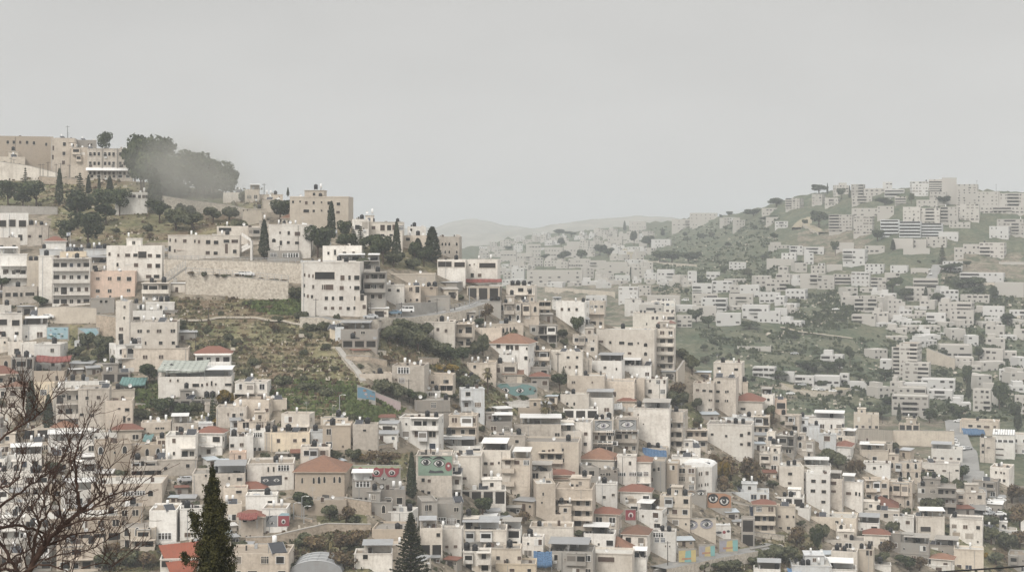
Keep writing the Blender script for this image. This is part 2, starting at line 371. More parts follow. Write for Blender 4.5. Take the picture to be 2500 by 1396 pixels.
def panemesh(): mb=MB(); mb.box(-.5,.5,-.03,.02,0,1,0); return mb
WM={}
for k in ('plain','split','grid','half','arch'):
    for fn,fm in (('pale',FRAME),('white',WHITEM)):
        WM[k,fn]=winmesh(k).mesh('window_'+k,[fm,GLASS,SHUTW])
PM={n:panemesh().mesh('pane',[m]) for n,m in (('dark',GLASS),('blue',GLASSB),('brown',SHUT),('grey',SHUTG),('white',SHUTW),('hole',HOLE))}
ACM=MB(); ACM.box(-.42,.42,-.42,-.05,0,.6,0); ACM.cyl((0,-.43,.3),.2,.01,8,1); ACM=ACM.mesh('air_conditioner',[WHITEM,DARKM])
DOORM=MB(); DOORM.box(-.5,.5,-.07,.03,0,1,0); DOORM=DOORM.mesh('door',[SHUT])
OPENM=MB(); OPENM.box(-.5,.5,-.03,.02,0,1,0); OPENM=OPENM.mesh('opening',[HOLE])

NW=0
WP={}
for k in ('plain','split','grid','half'):
    for p,m in (('dark',GLASS),('brown',SHUT),('hole',HOLE),('grey',SHUTG),('white',SHUTW),('blue',GLASSB)):
        q=winmesh(k); q.box(-.5,.5,-.03,.02,0,1,1); WP[k,p]=q.mesh('window_'+k,[FRAME,m,SHUTW])
POSTM=MB(); POSTM.box(-.05,.05,-.05,.05,0,1); POSTM=POSTM.mesh('post',[METAL])
ANNEX=[False]
def window(root, x, z, w, h, rnd, side=None, W=0, kind=None, pane=None, fr=None):
    global NW
    NW+=1
    k=kind or rnd.choice(['plain','split','split','plain','grid','half'] if w>1 else ['plain','plain','split'])
    f=fr or rnd.choice(['pale','pale','white'])
    p=pane or rnd.choice(['dark']*8+['brown']*4+['grey','blue','hole']+['white']*(rnd.random()<.5))
    if side is None: loc=(x,0,z); rz=0
    elif side=='R': loc=(W/2,x,z); rz=math.pi/2
    else: loc=(-W/2,x,z); rz=-math.pi/2
    if ANNEX[0] and k!='arch': return link('window',WP[k,p],root,loc,rz,(w,1,h))
    o=link('window',WM[k,f],root,loc,rz,(w,1,h))
    if k!='arch': link('pane',PM[p],o)
    return o
COLN=dict(c='cream',w='white',g='grey',s='sandy beige',p='salmon pink',y='yellowish',k='bare concrete',t='weathered stone',b='bluish white')
NUMN=['','one-storey','two-storey','three-storey','four-storey','five-storey','six-storey','seven-storey','eight-storey','nine-storey']
HOUSES={}; RECTS=[]; ROOFS=[]; SEEN=[0]
def slope_roof(mb, W, D, z, h, oh=.5, gable=False, y0=0):
    a=(-W/2-oh,y0-oh,z); b=(W/2+oh,y0-oh,z); c=(W/2+oh,y0+D+oh,z); d=(-W/2-oh,y0+D+oh,z)
    if W>=D: i=0 if gable else D*.45; e=(-W/2-oh*gable+i,y0+D/2,z+h); f=(W/2+oh*gable-i,y0+D/2,z+h); q=[(a,b,f,e),(b,c,f),(c,d,e,f),(d,a,e)]
    else: i=W*.45; e=(0,y0+i,z+h); f=(0,y0+D-i,z+h); q=[(a,b,e),(b,c,f,e),(c,d,f),(d,a,e,f)]
    for k,t in enumerate(q): mb.poly(t, 1 if gable and k in (1,3) and W>=D else 0)
    mb.box(-W/2-oh,W/2+oh,y0-oh,y0+D+oh,z-.18,z-.002,1)
MASS=MB(); NEARH=[]; KC2=dict(h=0,a=0)
def house(spec, annex=None, mass=False):
    ANNEX[0]=annex is not None
    body,_,label=spec.partition('|'); t=body.split(); x0,x1,yt,yb,yaw=[float(v) for v in t[:5]]; fl=t[5:]
    rnd=random.Random(int(x0*7+yt*13+x1))
    o={'col':'c','f':0,'bal':[],'win':None,'W':0}; opn=[]; K=S=V=0; uroom=None; D=None; far='X' in fl; expl=[]; hid=None; roof='F'; arch=False; canopy=0; name='house'
    for k in fl:
        if k in WALL: o['col']=k
        elif k[0]=='f': o['f']=int(k[1:])
        elif k in 'RrGTX': roof=k if k in 'RrG' else roof; canopy=canopy or (k=='T')
        elif k[0]=='B': o['bal'].append((k[1],[int(c) for c in k[2:]]))
        elif k[0]=='W': o['W']=int(k[1:])
        elif k=='N': o['win']='N'
        elif k=='A': arch=True
        elif k[0]=='K': K=int(k[1:])
        elif k[0]=='S': S=int(k[1:])
        elif k[0]=='V': V=int(k[1:])
        elif k[0]=='U': uroom=[int(v)/100 for v in k[1:].split('-')]
        elif k[0]=='O': opn+= [int(c) for c in k[1:]]
        elif k[0]=='D': D=float(k[1:])
        elif k[0]=='w': expl.append([float(v) for v in k[1:].split(',')])
        elif k[0]=='@': hid=k[1:]
        elif k[0]=='n': name=k[1:]
    th=R(abs(yaw)); r=yaw>=0
    Y=hit((x0+x1)/2,yb)
    if Y is None or (Y>700 and 'h' in fl and 0): Y=interp([0,3000],[1500,1500],0)
    s=Y/F; Wv=(x1-x0)*s; H=(yb-yt)*s
    if D is None: D=min(11,max(4.5,.7*Wv)) if not far else min(14,max(6,.7*Wv))
    D=min(D,Wv*.62/max(math.sin(th),.05)); W=(Wv-D*math.sin(th))/math.cos(th)
    fr=W*math.cos(th)/Wv; xa=x0 if r else x1-fr*(x1-x0); xb=x0+fr*(x1-x0) if r else x1; pxc=(xa+xb)/2
    Yc=Y; base=at(pxc,yb,Yc); phi=math.atan((pxc-CX)/F); rz=-phi-(th if r else -th)
    n=o['f'] or max(1,round(H/3.1)); 
    if name=='house' and n>=4 and W>9: name='apartment_building'
    wallm=(WALL[o['col']] if o['col']!='c' else rnd.choice(CREAMS)) if not far else {'c':FCREAM,'w':FWHITE}.get(o['col'],WALL[o['col']]); found=6 if not far else 8
    fh=H/n if n else 3
    info=dict(rz=rz,pxc=pxc,yb=yb,s=s,th=th,W=W,D=D,H=H,base=base)
    rooftype={'F':'flat-roofed','R':'red-hipped','r':'dark-red-roofed','G':'red-gabled'}[roof]
    desc='%s %s %s %s'%(COLN[o['col']],NUMN[min(n,9)],rooftype,'house' if n<4 else 'block')
    if o['bal'] and not far: desc=desc.replace(rooftype,'balconied')
    if not far and annex is None and not expl and not o['bal'] and o['win'] is None and n>=2 and W>6 and not hid and rnd.random()<.55:
        o['bal'].append((rnd.choice('lrmwf'),sorted(rnd.sample(range(1 if n<3 else 2,n+1),max(1,rnd.choice([1,n-1]))))))
    if far and not o['bal'] and n>=2 and rnd.random()<.35: o['bal'].append((rnd.choice('lrm'),list(range(2,n+1))))
    # ---- walls
    mb=MB(); zt=H if roof=='F' else H
    pt=.22; ph=.55 if H>2.5 else .2
    if roof=='F':
        x,y=W/2,D
        mb.box(-x,x,0,D,-found,H-ph,0)
        mb.box(-x,x,0,pt,H-ph-.001,H,0); mb.box(-x,x,D-pt,D,H-ph-.001,H,0); mb.box(-x,-x+pt,pt,D-pt,H-ph-.001,H,0); mb.box(x-pt,x,pt,D-pt,H-ph-.001,H,0)
    else: mb.box(-W/2,W/2,0,D,-found,H,0)
    if far:
        def wf(face,k,z,w,h,mi):
            if face=='F': mb.box(k-w/2,k+w/2,-.06,.05,z,z+h,mi)
            elif face=='R': mb.box(W/2-.05,W/2+.06,k-w/2,k+w/2,z,z+h,mi)
            else: mb.box(-W/2-.06,-W/2+.05,k-w/2,k+w/2,z,z+h,mi)
        nc=o['W'] or max(2,round(W/3.3))
        for f in range(n):
            if o['win']=='N': break
            wide=rnd.random()<.25
            for i in range(nc):
                if rnd.random()<.22: continue
                w=rnd.uniform(.8,1.4) if not wide else 2.2
                wf('F',-W/2+W*(i+.5)/nc+rnd.uniform(-.3,.3),f*fh+.9,min(w,W/nc*.8),rnd.uniform(.8,1.3),1 if rnd.random()<.4 else 2)
            if th>.12:
                ns=max(1,round(D/3.6))
                for i in range(ns):
                    if rnd.random()<.25: continue
                    wf('R' if r else 'L',D*(i+.5)/ns,f*fh+.9,1.1,1.2,1)
        for sd,fs in o['bal']:
            a,b={'f':(0,1),'l':(0,.45),'r':(.55,1),'m':(.28,.72)}[sd]
            for f in fs:
                xl,xr=-W/2+a*W,-W/2+b*W
                mb.box(xl,xr,-1.2,-.01,(f-1)*fh-.25,(f-1)*fh-.02,0); mb.box(xl,xr,-1.2,-1.05,(f-1)*fh-.019,(f-1)*fh+.8,0)
                mb.box(xl+.4,xr-.4,-.07,.05,(f-1)*fh+.02,(f-1)*fh+2.1,1)
        if uroom: mb.box(-W/2+uroom[0]*W,-W/2+uroom[1]*W,D*.3,D*.85,H-ph+.002,H+2.3,0)
        if roof!='F': slope_roof(mb,W,D,H+.2,min(W,D)*.28); 
        mats=[wallm,HOLE,SHUTG]
        if roof!='F':
            k=len(mb.f)-10; mats.append(TILE)
            for i in range(k,len(mb.f)-6): mb.m[i]=3
        if mass:
            M=Matrix.Translation(base)@Matrix.Rotation(rz,4,'Z'); n0=len(MASS.v); MASS.v += [tuple(M@Vector(v)) for v in mb.v]
            mm={0:1 if o['col'] in 'wb' else 0,1:2,2:2,3:3}
            MASS.f += [tuple(n0+i for i in q) for q in mb.f]; MASS.m += [mm[q] for q in mb.m]; RECTS.append((x0,x1,yt-6,yb)); return
        root=mb.build(name,mats,None,loc=base); root.rotation_euler[2]=rz
        if roof=='F':
            rb=MB(); rb.box(-W/2+pt,W/2-pt,pt,D-pt,H-ph+.001,H-ph+.06); rb.build('roof',ROOF[rnd.choice([0,1,1,2])],root)
    else:
        root=empty(name,base,rz)
        mb.build('walls',[wallm],root)
        if roof=='F':
            rb=MB(); rb.box(-W/2+pt,W/2-pt,pt,D-pt,H-ph+.001,H-ph+.08); rb.build('roof',ROOF[rnd.choice([0,0,1,2])],root)
            if rnd.random()<.5: cb=MB(); cb.box(-W/2-.12,W/2+.12,-.14,-.003,H-.22,H+.04); cb.build('cornice',[wallm],root)
        else:
            rb=MB(); slope_roof(rb,W,D,H+.2,min(W,D)*.26,.55,roof=='G'); rb.build('roof',[DARKTILE if roof=='r' else TILE,wallm],root)
        # ---- balconies
        blocked=[]
        for sd,fs in o['bal']:
            a,b={'f':(0,1),'l':(0,.45),'r':(.52,1),'m':(.28,.72),'w':(.3,1)}[sd]; xl,xr=-W/2+a*W,-W/2+b*W
            for f in fs:
                z=(f-1)*fh; pr=1.5
                bb=MB(); bb.box(xl,xr,-pr,-.004,z-.22,z,0)
                if rnd.random()<.78:
                    bb.box(xl,xr,-pr,-pr+.14,z+.001,z+.95,0); bb.box(xl,xl+.13,-pr+.14,-.004,z+.001,z+.95,0); bb.box(xr-.13,xr,-pr+.14,-.004,z+.001,z+.95,0)
                else:
                    bb.box(xl,xr,-pr,-pr+.05,z+.92,z+.98,1)
                    k=int((xr-xl)/.35)
                    for i in range(k+1): bb.box(xl+i*(xr-xl)/k-.015,xl+i*(xr-xl)/k+.015,-pr+.005,-pr+.04,z+.001,z+.92,1)
                if max(fs)==f and fh>2.4: bb.box(xl-.1,xr+.1,-pr-.1,-.004,z+fh-.2,z+fh+.02,0)
                if rnd.random()<.4: bb.box(xl,xl+.2,-pr,-pr+.2,z+.96,z+fh-.21,0); bb.box(xr-.2,xr,-pr,-pr+.2,z+.96,z+fh-.21,0)
                bb.build('balcony',[wallm,DARKM],root); blocked.append((xl,xr,f))
                k=max(1,round((xr-xl)/2.3))
                for i in range(k):
                    xx=xl+(xr-xl)*(i+.5)/k
                    if rnd.random()<.45: link('opening',OPENM,root,(xx,0,z+.05),0,(min(1.7,(xr-xl)/k*.85),1,2.1))
                    else: window(root,xx,z+.9,1.0,1.15,rnd)
        for f in opn:
            k=max(1,round(W/3.4))
            for i in range(k):
                link('opening',OPENM,root,(-W/2+W*(i+.5)/k,0,(f-1)*fh+.35),0,(W/k*.78,1,fh-.85)); 
            blocked.append((-W/2,W/2,f))
        # ---- windows
        if expl:
            for e in expl:
                px,py,w,h=e[:4]; lx=(px-pxc)*s/math.cos(th); w*=s/math.cos(th); h*=s; z=(yb-py)*s-h/2
                k={0:None,1:'plain',2:'grid',3:'arch',4:'split'}[int(e[4]) if len(e)>4 else 1]
                if abs(lx)<W/2-.2: window(root,lx,z,w,h,rnd,kind=k,pane='hole' if len(e)>5 and e[5]==1 else rnd.choice(['dark','dark','brown']),fr='white' if k=='grid' else 'pale')
                else: print('offwin',spec[:40],e)
        elif o['win']!='N':
            nc=o['W'] or max(1,round(W/3.0)); uni=o['W']>0
            wk=rnd.choice([None,'split','plain',None]) ; ww=rnd.uniform(1.15,1.7); wh=rnd.uniform(1.15,1.5)
            if arch: wk='arch'; ww=.85; wh=1.8
            for f in range(n):
                for i in range(nc):
                    x=-W/2+W*(i+.5)/nc+(0 if uni else rnd.uniform(-.35,.35))
                    if not uni and rnd.random()<.16: continue
                    if any(a-.5<x<b+.5 and f+1==g for a,b,g in blocked): continue
                    sm=(not uni) and rnd.random()<.18
                    w,h=(.5,.6) if sm else (ww*rnd.uniform(.9,1.25),wh)
                    w=min(w,W/nc*.85)
                    if fh<2.3: h=min(h,fh*.5)
                    window(root,x,f*fh+min(1.0,fh*.3),w,h,rnd,kind=wk)
                    if rnd.random()<.2: link('air_conditioner',ACM,root,(x+.2,0,f*fh+.25))
                if f==0 and rnd.random()<.35 and not expl:
                    pass
        if o['win']!='N' and th>.15:
            ns=max(1,round(D/3.4))
            for f in range(n):
                for i in range(ns):
                    if rnd.random()<.35: continue
                    h=1.1 if fh>2.3 else fh*.5
                    window(root,D*(i+.5)/ns,f*fh+min(1.,fh*.3),.95,h,rnd,'R' if r else 'L',W)
        if n>=2 and W>5 and not expl and not hid and rnd.random()<.5:
            for f in range(1,n):
                if any(f+1==g for _,_,g in blocked): continue
                lb=MB(); lb.box(-W/2-.16,W/2+.16,-.2,-.006,f*fh-.16,f*fh+.02); lb.build('floor_ledge',[wallm],root)
        if not expl and not hid and annex is None and W>5.5 and roof=='F':
            if not uroom and rnd.random()<.4: a=rnd.choice([0,.15,.35,.5]); uroom=[a,min(1,a+rnd.uniform(.3,.55))]
            for _ in range(rnd.choice([0,1,1,2])):
                if n<2: break
                f=rnd.randint(1,n-1); w=rnd.uniform(1.8,3.2); x=rnd.uniform(-W/2+w/2,W/2-w/2); dpt=rnd.uniform(.7,1.5); eb=MB(); eb.box(x-w/2,x+w/2,-dpt,-.012,f*fh-.05,f*fh+fh*.86,0); eb.box(x-w/2-.1,x+w/2+.1,-dpt-.12,-.012,f*fh+fh*.86+.003,f*fh+fh*.92,1)
                e_=eb.build('enclosed_balcony',[rnd.choice([wallm,wallm,WALL['w'],WALL['g'],TIN,WALL['b']]),CONC],root)
                link('pane',PM[rnd.choice(['dark','dark','grey','hole'])],e_,(x,-dpt,f*fh+fh*.32),0,(w*.8,1,fh*.38))
        for _ in range(rnd.choice([0,1,2,2]) if W>5 and not expl and not hid and o['col'] in 'csty' else 0):
            pw,phh=rnd.uniform(.8,3.2),rnd.uniform(.7,2.4); x=rnd.uniform(-W/2+.1,max(-W/2+.2,W/2-pw-.1)); z=rnd.uniform(-.5,max(0,H-phh-.6)); qb=MB(); qb.box(x,min(x+pw,W/2-.05),-.022,-.002,z,z+phh); qb.build('plaster_patch',[rnd.choice([CREAMS[3],CREAMS[1],CREAMS[2],WALL['s'],WALL['t']])],root)
        if rnd.random()<.5 and H>4:
            pb=MB(); x=rnd.choice([-.46,.46,.2,-.2])*W; pb.cyl((x,-.07,-2),.06,H+1.6,5); pb.build('drainpipe',METAL if rnd.random()<.6 else DARKM,root)
        if roof=='F' and W>4 and rnd.random()<.75:
            for _ in range(rnd.randint(2,5)):
                kb=MB(); x=rnd.uniform(-W/2+.8,W/2-1.2); y=rnd.uniform(.8,max(.9,D-2)); a,b,h=rnd.uniform(.3,1.1),rnd.uniform(.3,1),rnd.uniform(.3,1.3); z=H-ph+.085
                if rnd.random()<.35: kb.hexa([(x,y,z),(x+a*1.5,y,z),(x+a*1.5,y+.05,z),(x,y+.05,z)],[(x,y+.3,z+h),(x+a*1.5,y+.3,z+h*.8),(x+a*1.5,y+.35,z+h*.8),(x,y+.35,z+h)])
                else: kb.box(x,x+a,y,y+b,z,z+h)
                kb.build('roof_clutter',rnd.choice([wallm,GREYTIN,DARKM,SHUT,SHUT,DARKM,TIN,CONC]),root)
        if uroom:
            a,b=-W/2+uroom[0]*W+.01,-W/2+uroom[1]*W-.01; ub=MB(); ub.box(a,b,D*.3,D*.85,H-ph+.09,H+2.1,0); ub.box(a-.2,b+.2,D*.3-.3,D*.85+.2,H+2.1,H+2.28,0); ub.build('rooftop_room',[wallm],root)
            window(root,(a+b)/2,H+.4,min(.9,(b-a)*.4),1,rnd).location[1]=D*.3
            ROOFS.append((root,info,(a+.3,b-.3),(D*.35,D*.8),H+2.28,1))
        if canopy:
            cw=W*rnd.uniform(.55,.95); xl=rnd.choice([-W/2,W/2-cw]); z=H+1.75; cb=MB(); m=rnd.choice([TIN,TIN,GREYTIN,GREYTIN,CONC])
            cb.hexa([(xl-.2,-.3,z),(xl+cw+.2,-.3,z),(xl+cw+.2,D*.8,z+.35),(xl-.2,D*.8,z+.35)],[(xl-.2,-.3,z+.1),(xl+cw+.2,-.3,z+.1),(xl+cw+.2,D*.8,z+.45),(xl-.2,D*.8,z+.45)],0)
            c=cb.build('canopy',[m],root)
            k=max(1,min(2,round(cw/5)))
            for i in range(k+1):
                x=xl+.06+i*(cw-.12)/k; link('post',POSTM,c,(x,.11,H-.3),0,(1,1,z-H+.3))
            wb=MB(); wb.box(xl+.1,xl+cw-.1,D*.55,D*.6,H-ph+.09,z+.1,0); wb.build('canopy_back_wall',rnd.choice([wallm,SHUTG,TIN]),c)
    info['root']=root
    if hid: HOUSES[hid]=info
    RECTS.append((x0,x1,yt-6,yb))
    if annex is not None:
        root.name='rooftop_room' if yb<annex[1]+.55*(annex[2]-annex[1]) else 'annex'; root.parent=annex[0]; root.matrix_parent_inverse=(Matrix.Translation(annex[3])@Matrix.Rotation(annex[4],4,'Z')).inverted()
    else:
      name_it(root,desc,(x0+x1)/2,(yt+yb)/2,'house' if n<4 else 'apartment block',full=label.strip() or None,group=None)
    if annex is None: root['group']='houses across the valley' if far else 'houses stacked on the near slope'
    if roof=='F' and not uroom or 1: ROOFS.append((root,info,(-W/2+.8,W/2-.8),(1.0,max(1.2,D-1.0)),H-ph+.08,0,K,S,V,far,roof,(x0+x1)/2,yt))
    info['rect']=(x0,yt,x1,yb)
    if annex is None: SEEN[0]+=1; NEARH.append((info,x0,x1,yt,yb)); KC2['h' if n<4 else 'a']+=1
    return info
def onwall(info,px,py):
    return ((px-info['pxc'])*info['s']/math.cos(info['th']), (info['yb']-py)*info['s'])

# ------------------------------------------------------------------ trees and plants
def leaves(mb, pts_fn, n, size, rnd, m=0, squash=.8):
    for _ in range(n):
        p,nrm=pts_fn(rnd); s=size*rnd.uniform(.6,1.4)
        d=(nrm+Vector((rnd.gauss(0,.5),rnd.gauss(0,.5),rnd.gauss(0,.5)))).normalized()
        u=d.cross(Vector((0,0,1)))
        if u.length<.01: u=Vector((1,0,0))
        u.normalize(); w=d.cross(u); a=rnd.uniform(0,6.28); u,w=u*math.cos(a)+w*math.sin(a),w*math.cos(a)-u*math.sin(a)
        mb.poly([p+u*s,p+w*s*squash+d*s*.15,p-u*s,p-w*s*squash+d*s*.15],m)
def lobe_fn(lobes):
    tot=[l[3]**2 for l in lobes]
    def f(r):
        c=r.choices(lobes,tot)[0]; d=Vector((r.gauss(0,1),r.gauss(0,1),r.gauss(0,1))).normalized()
        k=r.uniform(.55,1.)**.5; k*=1+.18*noise.noise(d*2.5+Vector((c[0],c[1],c[2])))
        return Vector((c[0]+d.x*c[3]*k,c[1]+d.y*c[3]*k,c[2]+d.z*c[3]*.8*k)),d
    return f
def make_tree(name,kind,seed,h,rad):
    rnd=random.Random(seed); root=empty(name,(0,0,0)); tb=MB(); cb=MB()
    if kind=='cypress':
        tb.tube([Vector((0,0,-1)),Vector((.05,0,h*.3)),Vector((0,0,h*.85))],[.25,.2,.05],6)
        def f(r):
            t=r.random()**.8; z=h*(.06+.94*t); a=r.uniform(0,6.28)
            rr=rad*min(1,(t*6+.25))*(1-t)**.55*1.15*(1+.25*noise.noise(Vector((math.cos(a)*1.5,math.sin(a)*1.5,z*.35+seed))))*r.uniform(.7,1)
            d=Vector((math.cos(a),math.sin(a),.5)); return Vector((rr*math.cos(a),rr*math.sin(a),z)),d
        leaves(cb,f,1500,.34,rnd,squash=.5); lm=LCYP
    elif kind=='spruce':
        tb.tube([Vector((0,0,-1)),Vector((0,0,h*.5)),Vector((0,0,h))],[.22,.15,.03],6)
        def f(r):
            t=r.random()**1.3; k=int(t*11)/11+r.uniform(0,.03); z=h*(.1+.9*k); a=r.choice(range(9))*.7+k*9; q=r.uniform(.1,1); rr=rad*(1-k)**.85*q
            return Vector((rr*math.cos(a),rr*math.sin(a),z-q*.5*(1-k))),Vector((0,0,1))
        leaves(cb,f,1300,.36,rnd); lm=LPINE
    elif kind in('pine','broad','olive','dry','autumn'):
        nl=dict(pine=9,broad=8,olive=7,dry=7,autumn=6)[kind]; lobes=[]
        for i in range(nl):
            a=rnd.uniform(0,6.28); q=rnd.uniform(.15,.75)*rad; zz=h*rnd.uniform(.45,.86) if kind!='pine' else h*rnd.uniform(.5,.9)
            lobes.append((q*math.cos(a),q*math.sin(a),zz,rad*rnd.uniform(.32,.55)))
        tb.tube([Vector((0,0,-1)),Vector((.1,.1,h*.35)),Vector((0,0,h*.6))],[.3,.24,.12],6)
        for l in lobes[:6]: tb.tube([Vector((.08,.08,h*.3)),Vector((l[0]*.5,l[1]*.5,l[2]*.75)),Vector(l[:3])],[.14,.1,.04],5)
        leaves(cb,lobe_fn(lobes),1500 if kind!='dry' else 800,.40 if kind!='dry' else .28,rnd); lm=dict(pine=LPINE,broad=LPINE,olive=LOLIVE,dry=LBROWN,autumn=LYEL)[kind]
    elif kind=='bush':
        lobes=[(rnd.uniform(-.7,.7)*rad,rnd.uniform(-.5,.5)*rad,h*rnd.uniform(.3,.6),rad*rnd.uniform(.3,.5)) for i in range(7)]
        for l in lobes: tb.tube([Vector((0,0,-.6)),Vector(l[:3])],[.09,.03],5)
        leaves(cb,lobe_fn(lobes),900,.32,rnd); lm=LOLIVE
    elif kind=='palm':
        tb.tube([Vector((0,0,-1)),Vector((.15,0,h*.5)),Vector((0,0,h))],[.4,.32,.34],8)
        for i in range(46):
            a=rnd.uniform(0,6.28); el=rnd.uniform(-.9,1.2); L=rad*rnd.uniform(.8,1.1); p=Vector((0,0,h)); d=Vector((math.cos(a)*math.cos(el),math.sin(a)*math.cos(el),math.sin(el))); pr=None
            for k in range(6):
                side=d.cross(Vector((0,0,1))).normalized()*(.42*(1-abs(k-2)/6)); q=(p+side,p-side)
                if pr: cb.poly([pr[0],pr[1],q[1],q[0]])
                pr=q; p=p+d*L/6; d=(d+Vector((0,0,-.22))).normalized()
        lm=leafmat('palm_frond',(.10,.085,.045),(.19,.16,.08)) if 'palm_frond' not in bpy.data.materials else bpy.data.materials['palm_frond']
    tb.build('trunk',BARK,root,True); cb.build('crown',lm,root); remember(root); return root
PROTO={}; USED=set()
TDEF=dict(cypress=('cypress_tree','cypress',(12,1.5)),spruce=('conifer_tree','spruce',(11,3)),pine=('pine_tree','pine',(11,5)),broad=('broadleaf_tree','broad',(8,4.2)),
 olive=('olive_tree','olive',(5.5,3.2)),dry=('bare_brown_tree','dry',(5.5,3.2)),autumn=('autumn_tree','autumn',(4,2.6)),bush=('bush','bush',(2.6,2.6)),palm=('palm_tree','palm',(7,3.2)))
TDESC=dict(cypress='slim dark green cypress',spruce='layered dark conifer',pine='broad dark green pine',broad='dense green leafy tree',olive='grey-green olive tree',dry='brown thinly leafed tree',autumn='yellow autumn tree',bush='low olive-green bush',palm='palm tree with drooping fronds')
def tree(kind, px, yb, ht, wd=None, full=None, Y=None, var=None):
    """base at pixel (px,yb); ht and wd in photo pixels, turned into metres at that distance"""
    Yh=Y or hit(px,yb)
    if Yh is None: return
    v=var if var is not None else (int(px)+int(yb))%2
    nm,kd,(h,r)=TDEF[kind]
    if (kind,v) not in PROTO: PROTO[kind,v]=make_tree(nm,kd,11+v*7+len(kind),h,r)
    p=PROTO[kind,v]; o=p if (kind,v) not in USED else copy_tree(p); USED.add((kind,v))
    s=Yh/F; hz=ht*s/h; wz=(wd*s/(2*r)) if wd else hz
    o.location=at(px,yb,Yh); o.rotation_euler[2]=(px*1.7)%6.28; o.scale=(wz,wz,hz)
    RECTS.append((px-(wd or 10)*.4,px+(wd or 10)*.4,yb-ht*.8,yb))
    name_it(o,TDESC[kind],px,yb-ht/2,'bush' if kind=='bush' else 'tree',full=full); o['group']=('bushes' if kind=='bush' else 'trees')+(' across the valley' if Yh>700 else ' on the near slope')
    return o
# ------------------------------------------------------------------ free-standing walls
def wall(pts, m, label, name='retaining_wall', thick=.6, fence=None, cat='wall', Yfix=None, slab=0):
    """pts: (px, y_top, y_base) along the wall"""
    P=[]
    for px,yt,yb in pts:
        Y=Yfix or hit(px,yb)
        if Y is None: continue
        P.append((at(px,yt,Y),at(px,yb,Y)))
    for q1,q2 in zip(pts,pts[1:]):
        if abs(q2[0]-q1[0])>8: RECTS.append((min(q1[0],q2[0]),max(q1[0],q2[0]),min(q1[1],q2[1]),max(q1[2],q2[2])))
    mb=MB()
    for (t1,b1),(t2,b2) in zip(P,P[1:]):
        d=(t2-t1); nrm=Vector((-d.y,d.x,0)).normalized()*thick
        if nrm.y<0: nrm=-nrm
        n2=nrm*(1+slab); dn=Vector((0,0,3))
        mb.hexa([b1-dn,b2-dn,b2-dn+nrm,b1-dn+nrm],[t1,t2,t2+nrm,t1+nrm],0)
    root=empty(name,P[0][1]); o=mb.build('masonry',[m],root); o.matrix_parent_inverse=Matrix.Translation(-P[0][1])
    cb=MB()
    for (t1,b1),(t2,b2) in zip(P,P[1:]):
        d=(t2-t1); nrm=Vector((-d.y,d.x,0)).normalized()*(thick+.08)
        if nrm.y<0: nrm=-nrm
        f=Vector((0,-.07,0)); up=Vector((0,0,.16)); z=Vector((0,0,.003))
        cb.hexa([t1+f+z,t2+f+z,t2+nrm+z,t1+nrm+z],[t1+f+up,t2+f+up,t2+nrm+up,t1+nrm+up],0)
    c=cb.build('coping',[CONC],root); c.matrix_parent_inverse=Matrix.Translation(-P[0][1])
    if fence:
        fb=MB(); hgt,fm=fence
        for (t1,b1),(t2,b2) in zip(P,P[1:]):
            L=(t2-t1).length; k=max(1,int(L/2))
            for i in range(k+1):
                p=t1.lerp(t2,i/k)+Vector((0,.3,.16)); fb.box(p.x-.05,p.x+.05,p.y-.05,p.y+.05,p.z,p.z+hgt)
            for q in (.5,1): 
                a=t1+Vector((0,.3,.16+hgt*q)); b=t2+Vector((0,.3,.16+hgt*q)); fb.tube([a,b],[.05,.05],4)
        c=fb.build('railing',[fm],root); c.matrix_parent_inverse=Matrix.Translation(-P[0][1])
    root['category']=cat; root['kind']='thing'; root['label']=label; return root
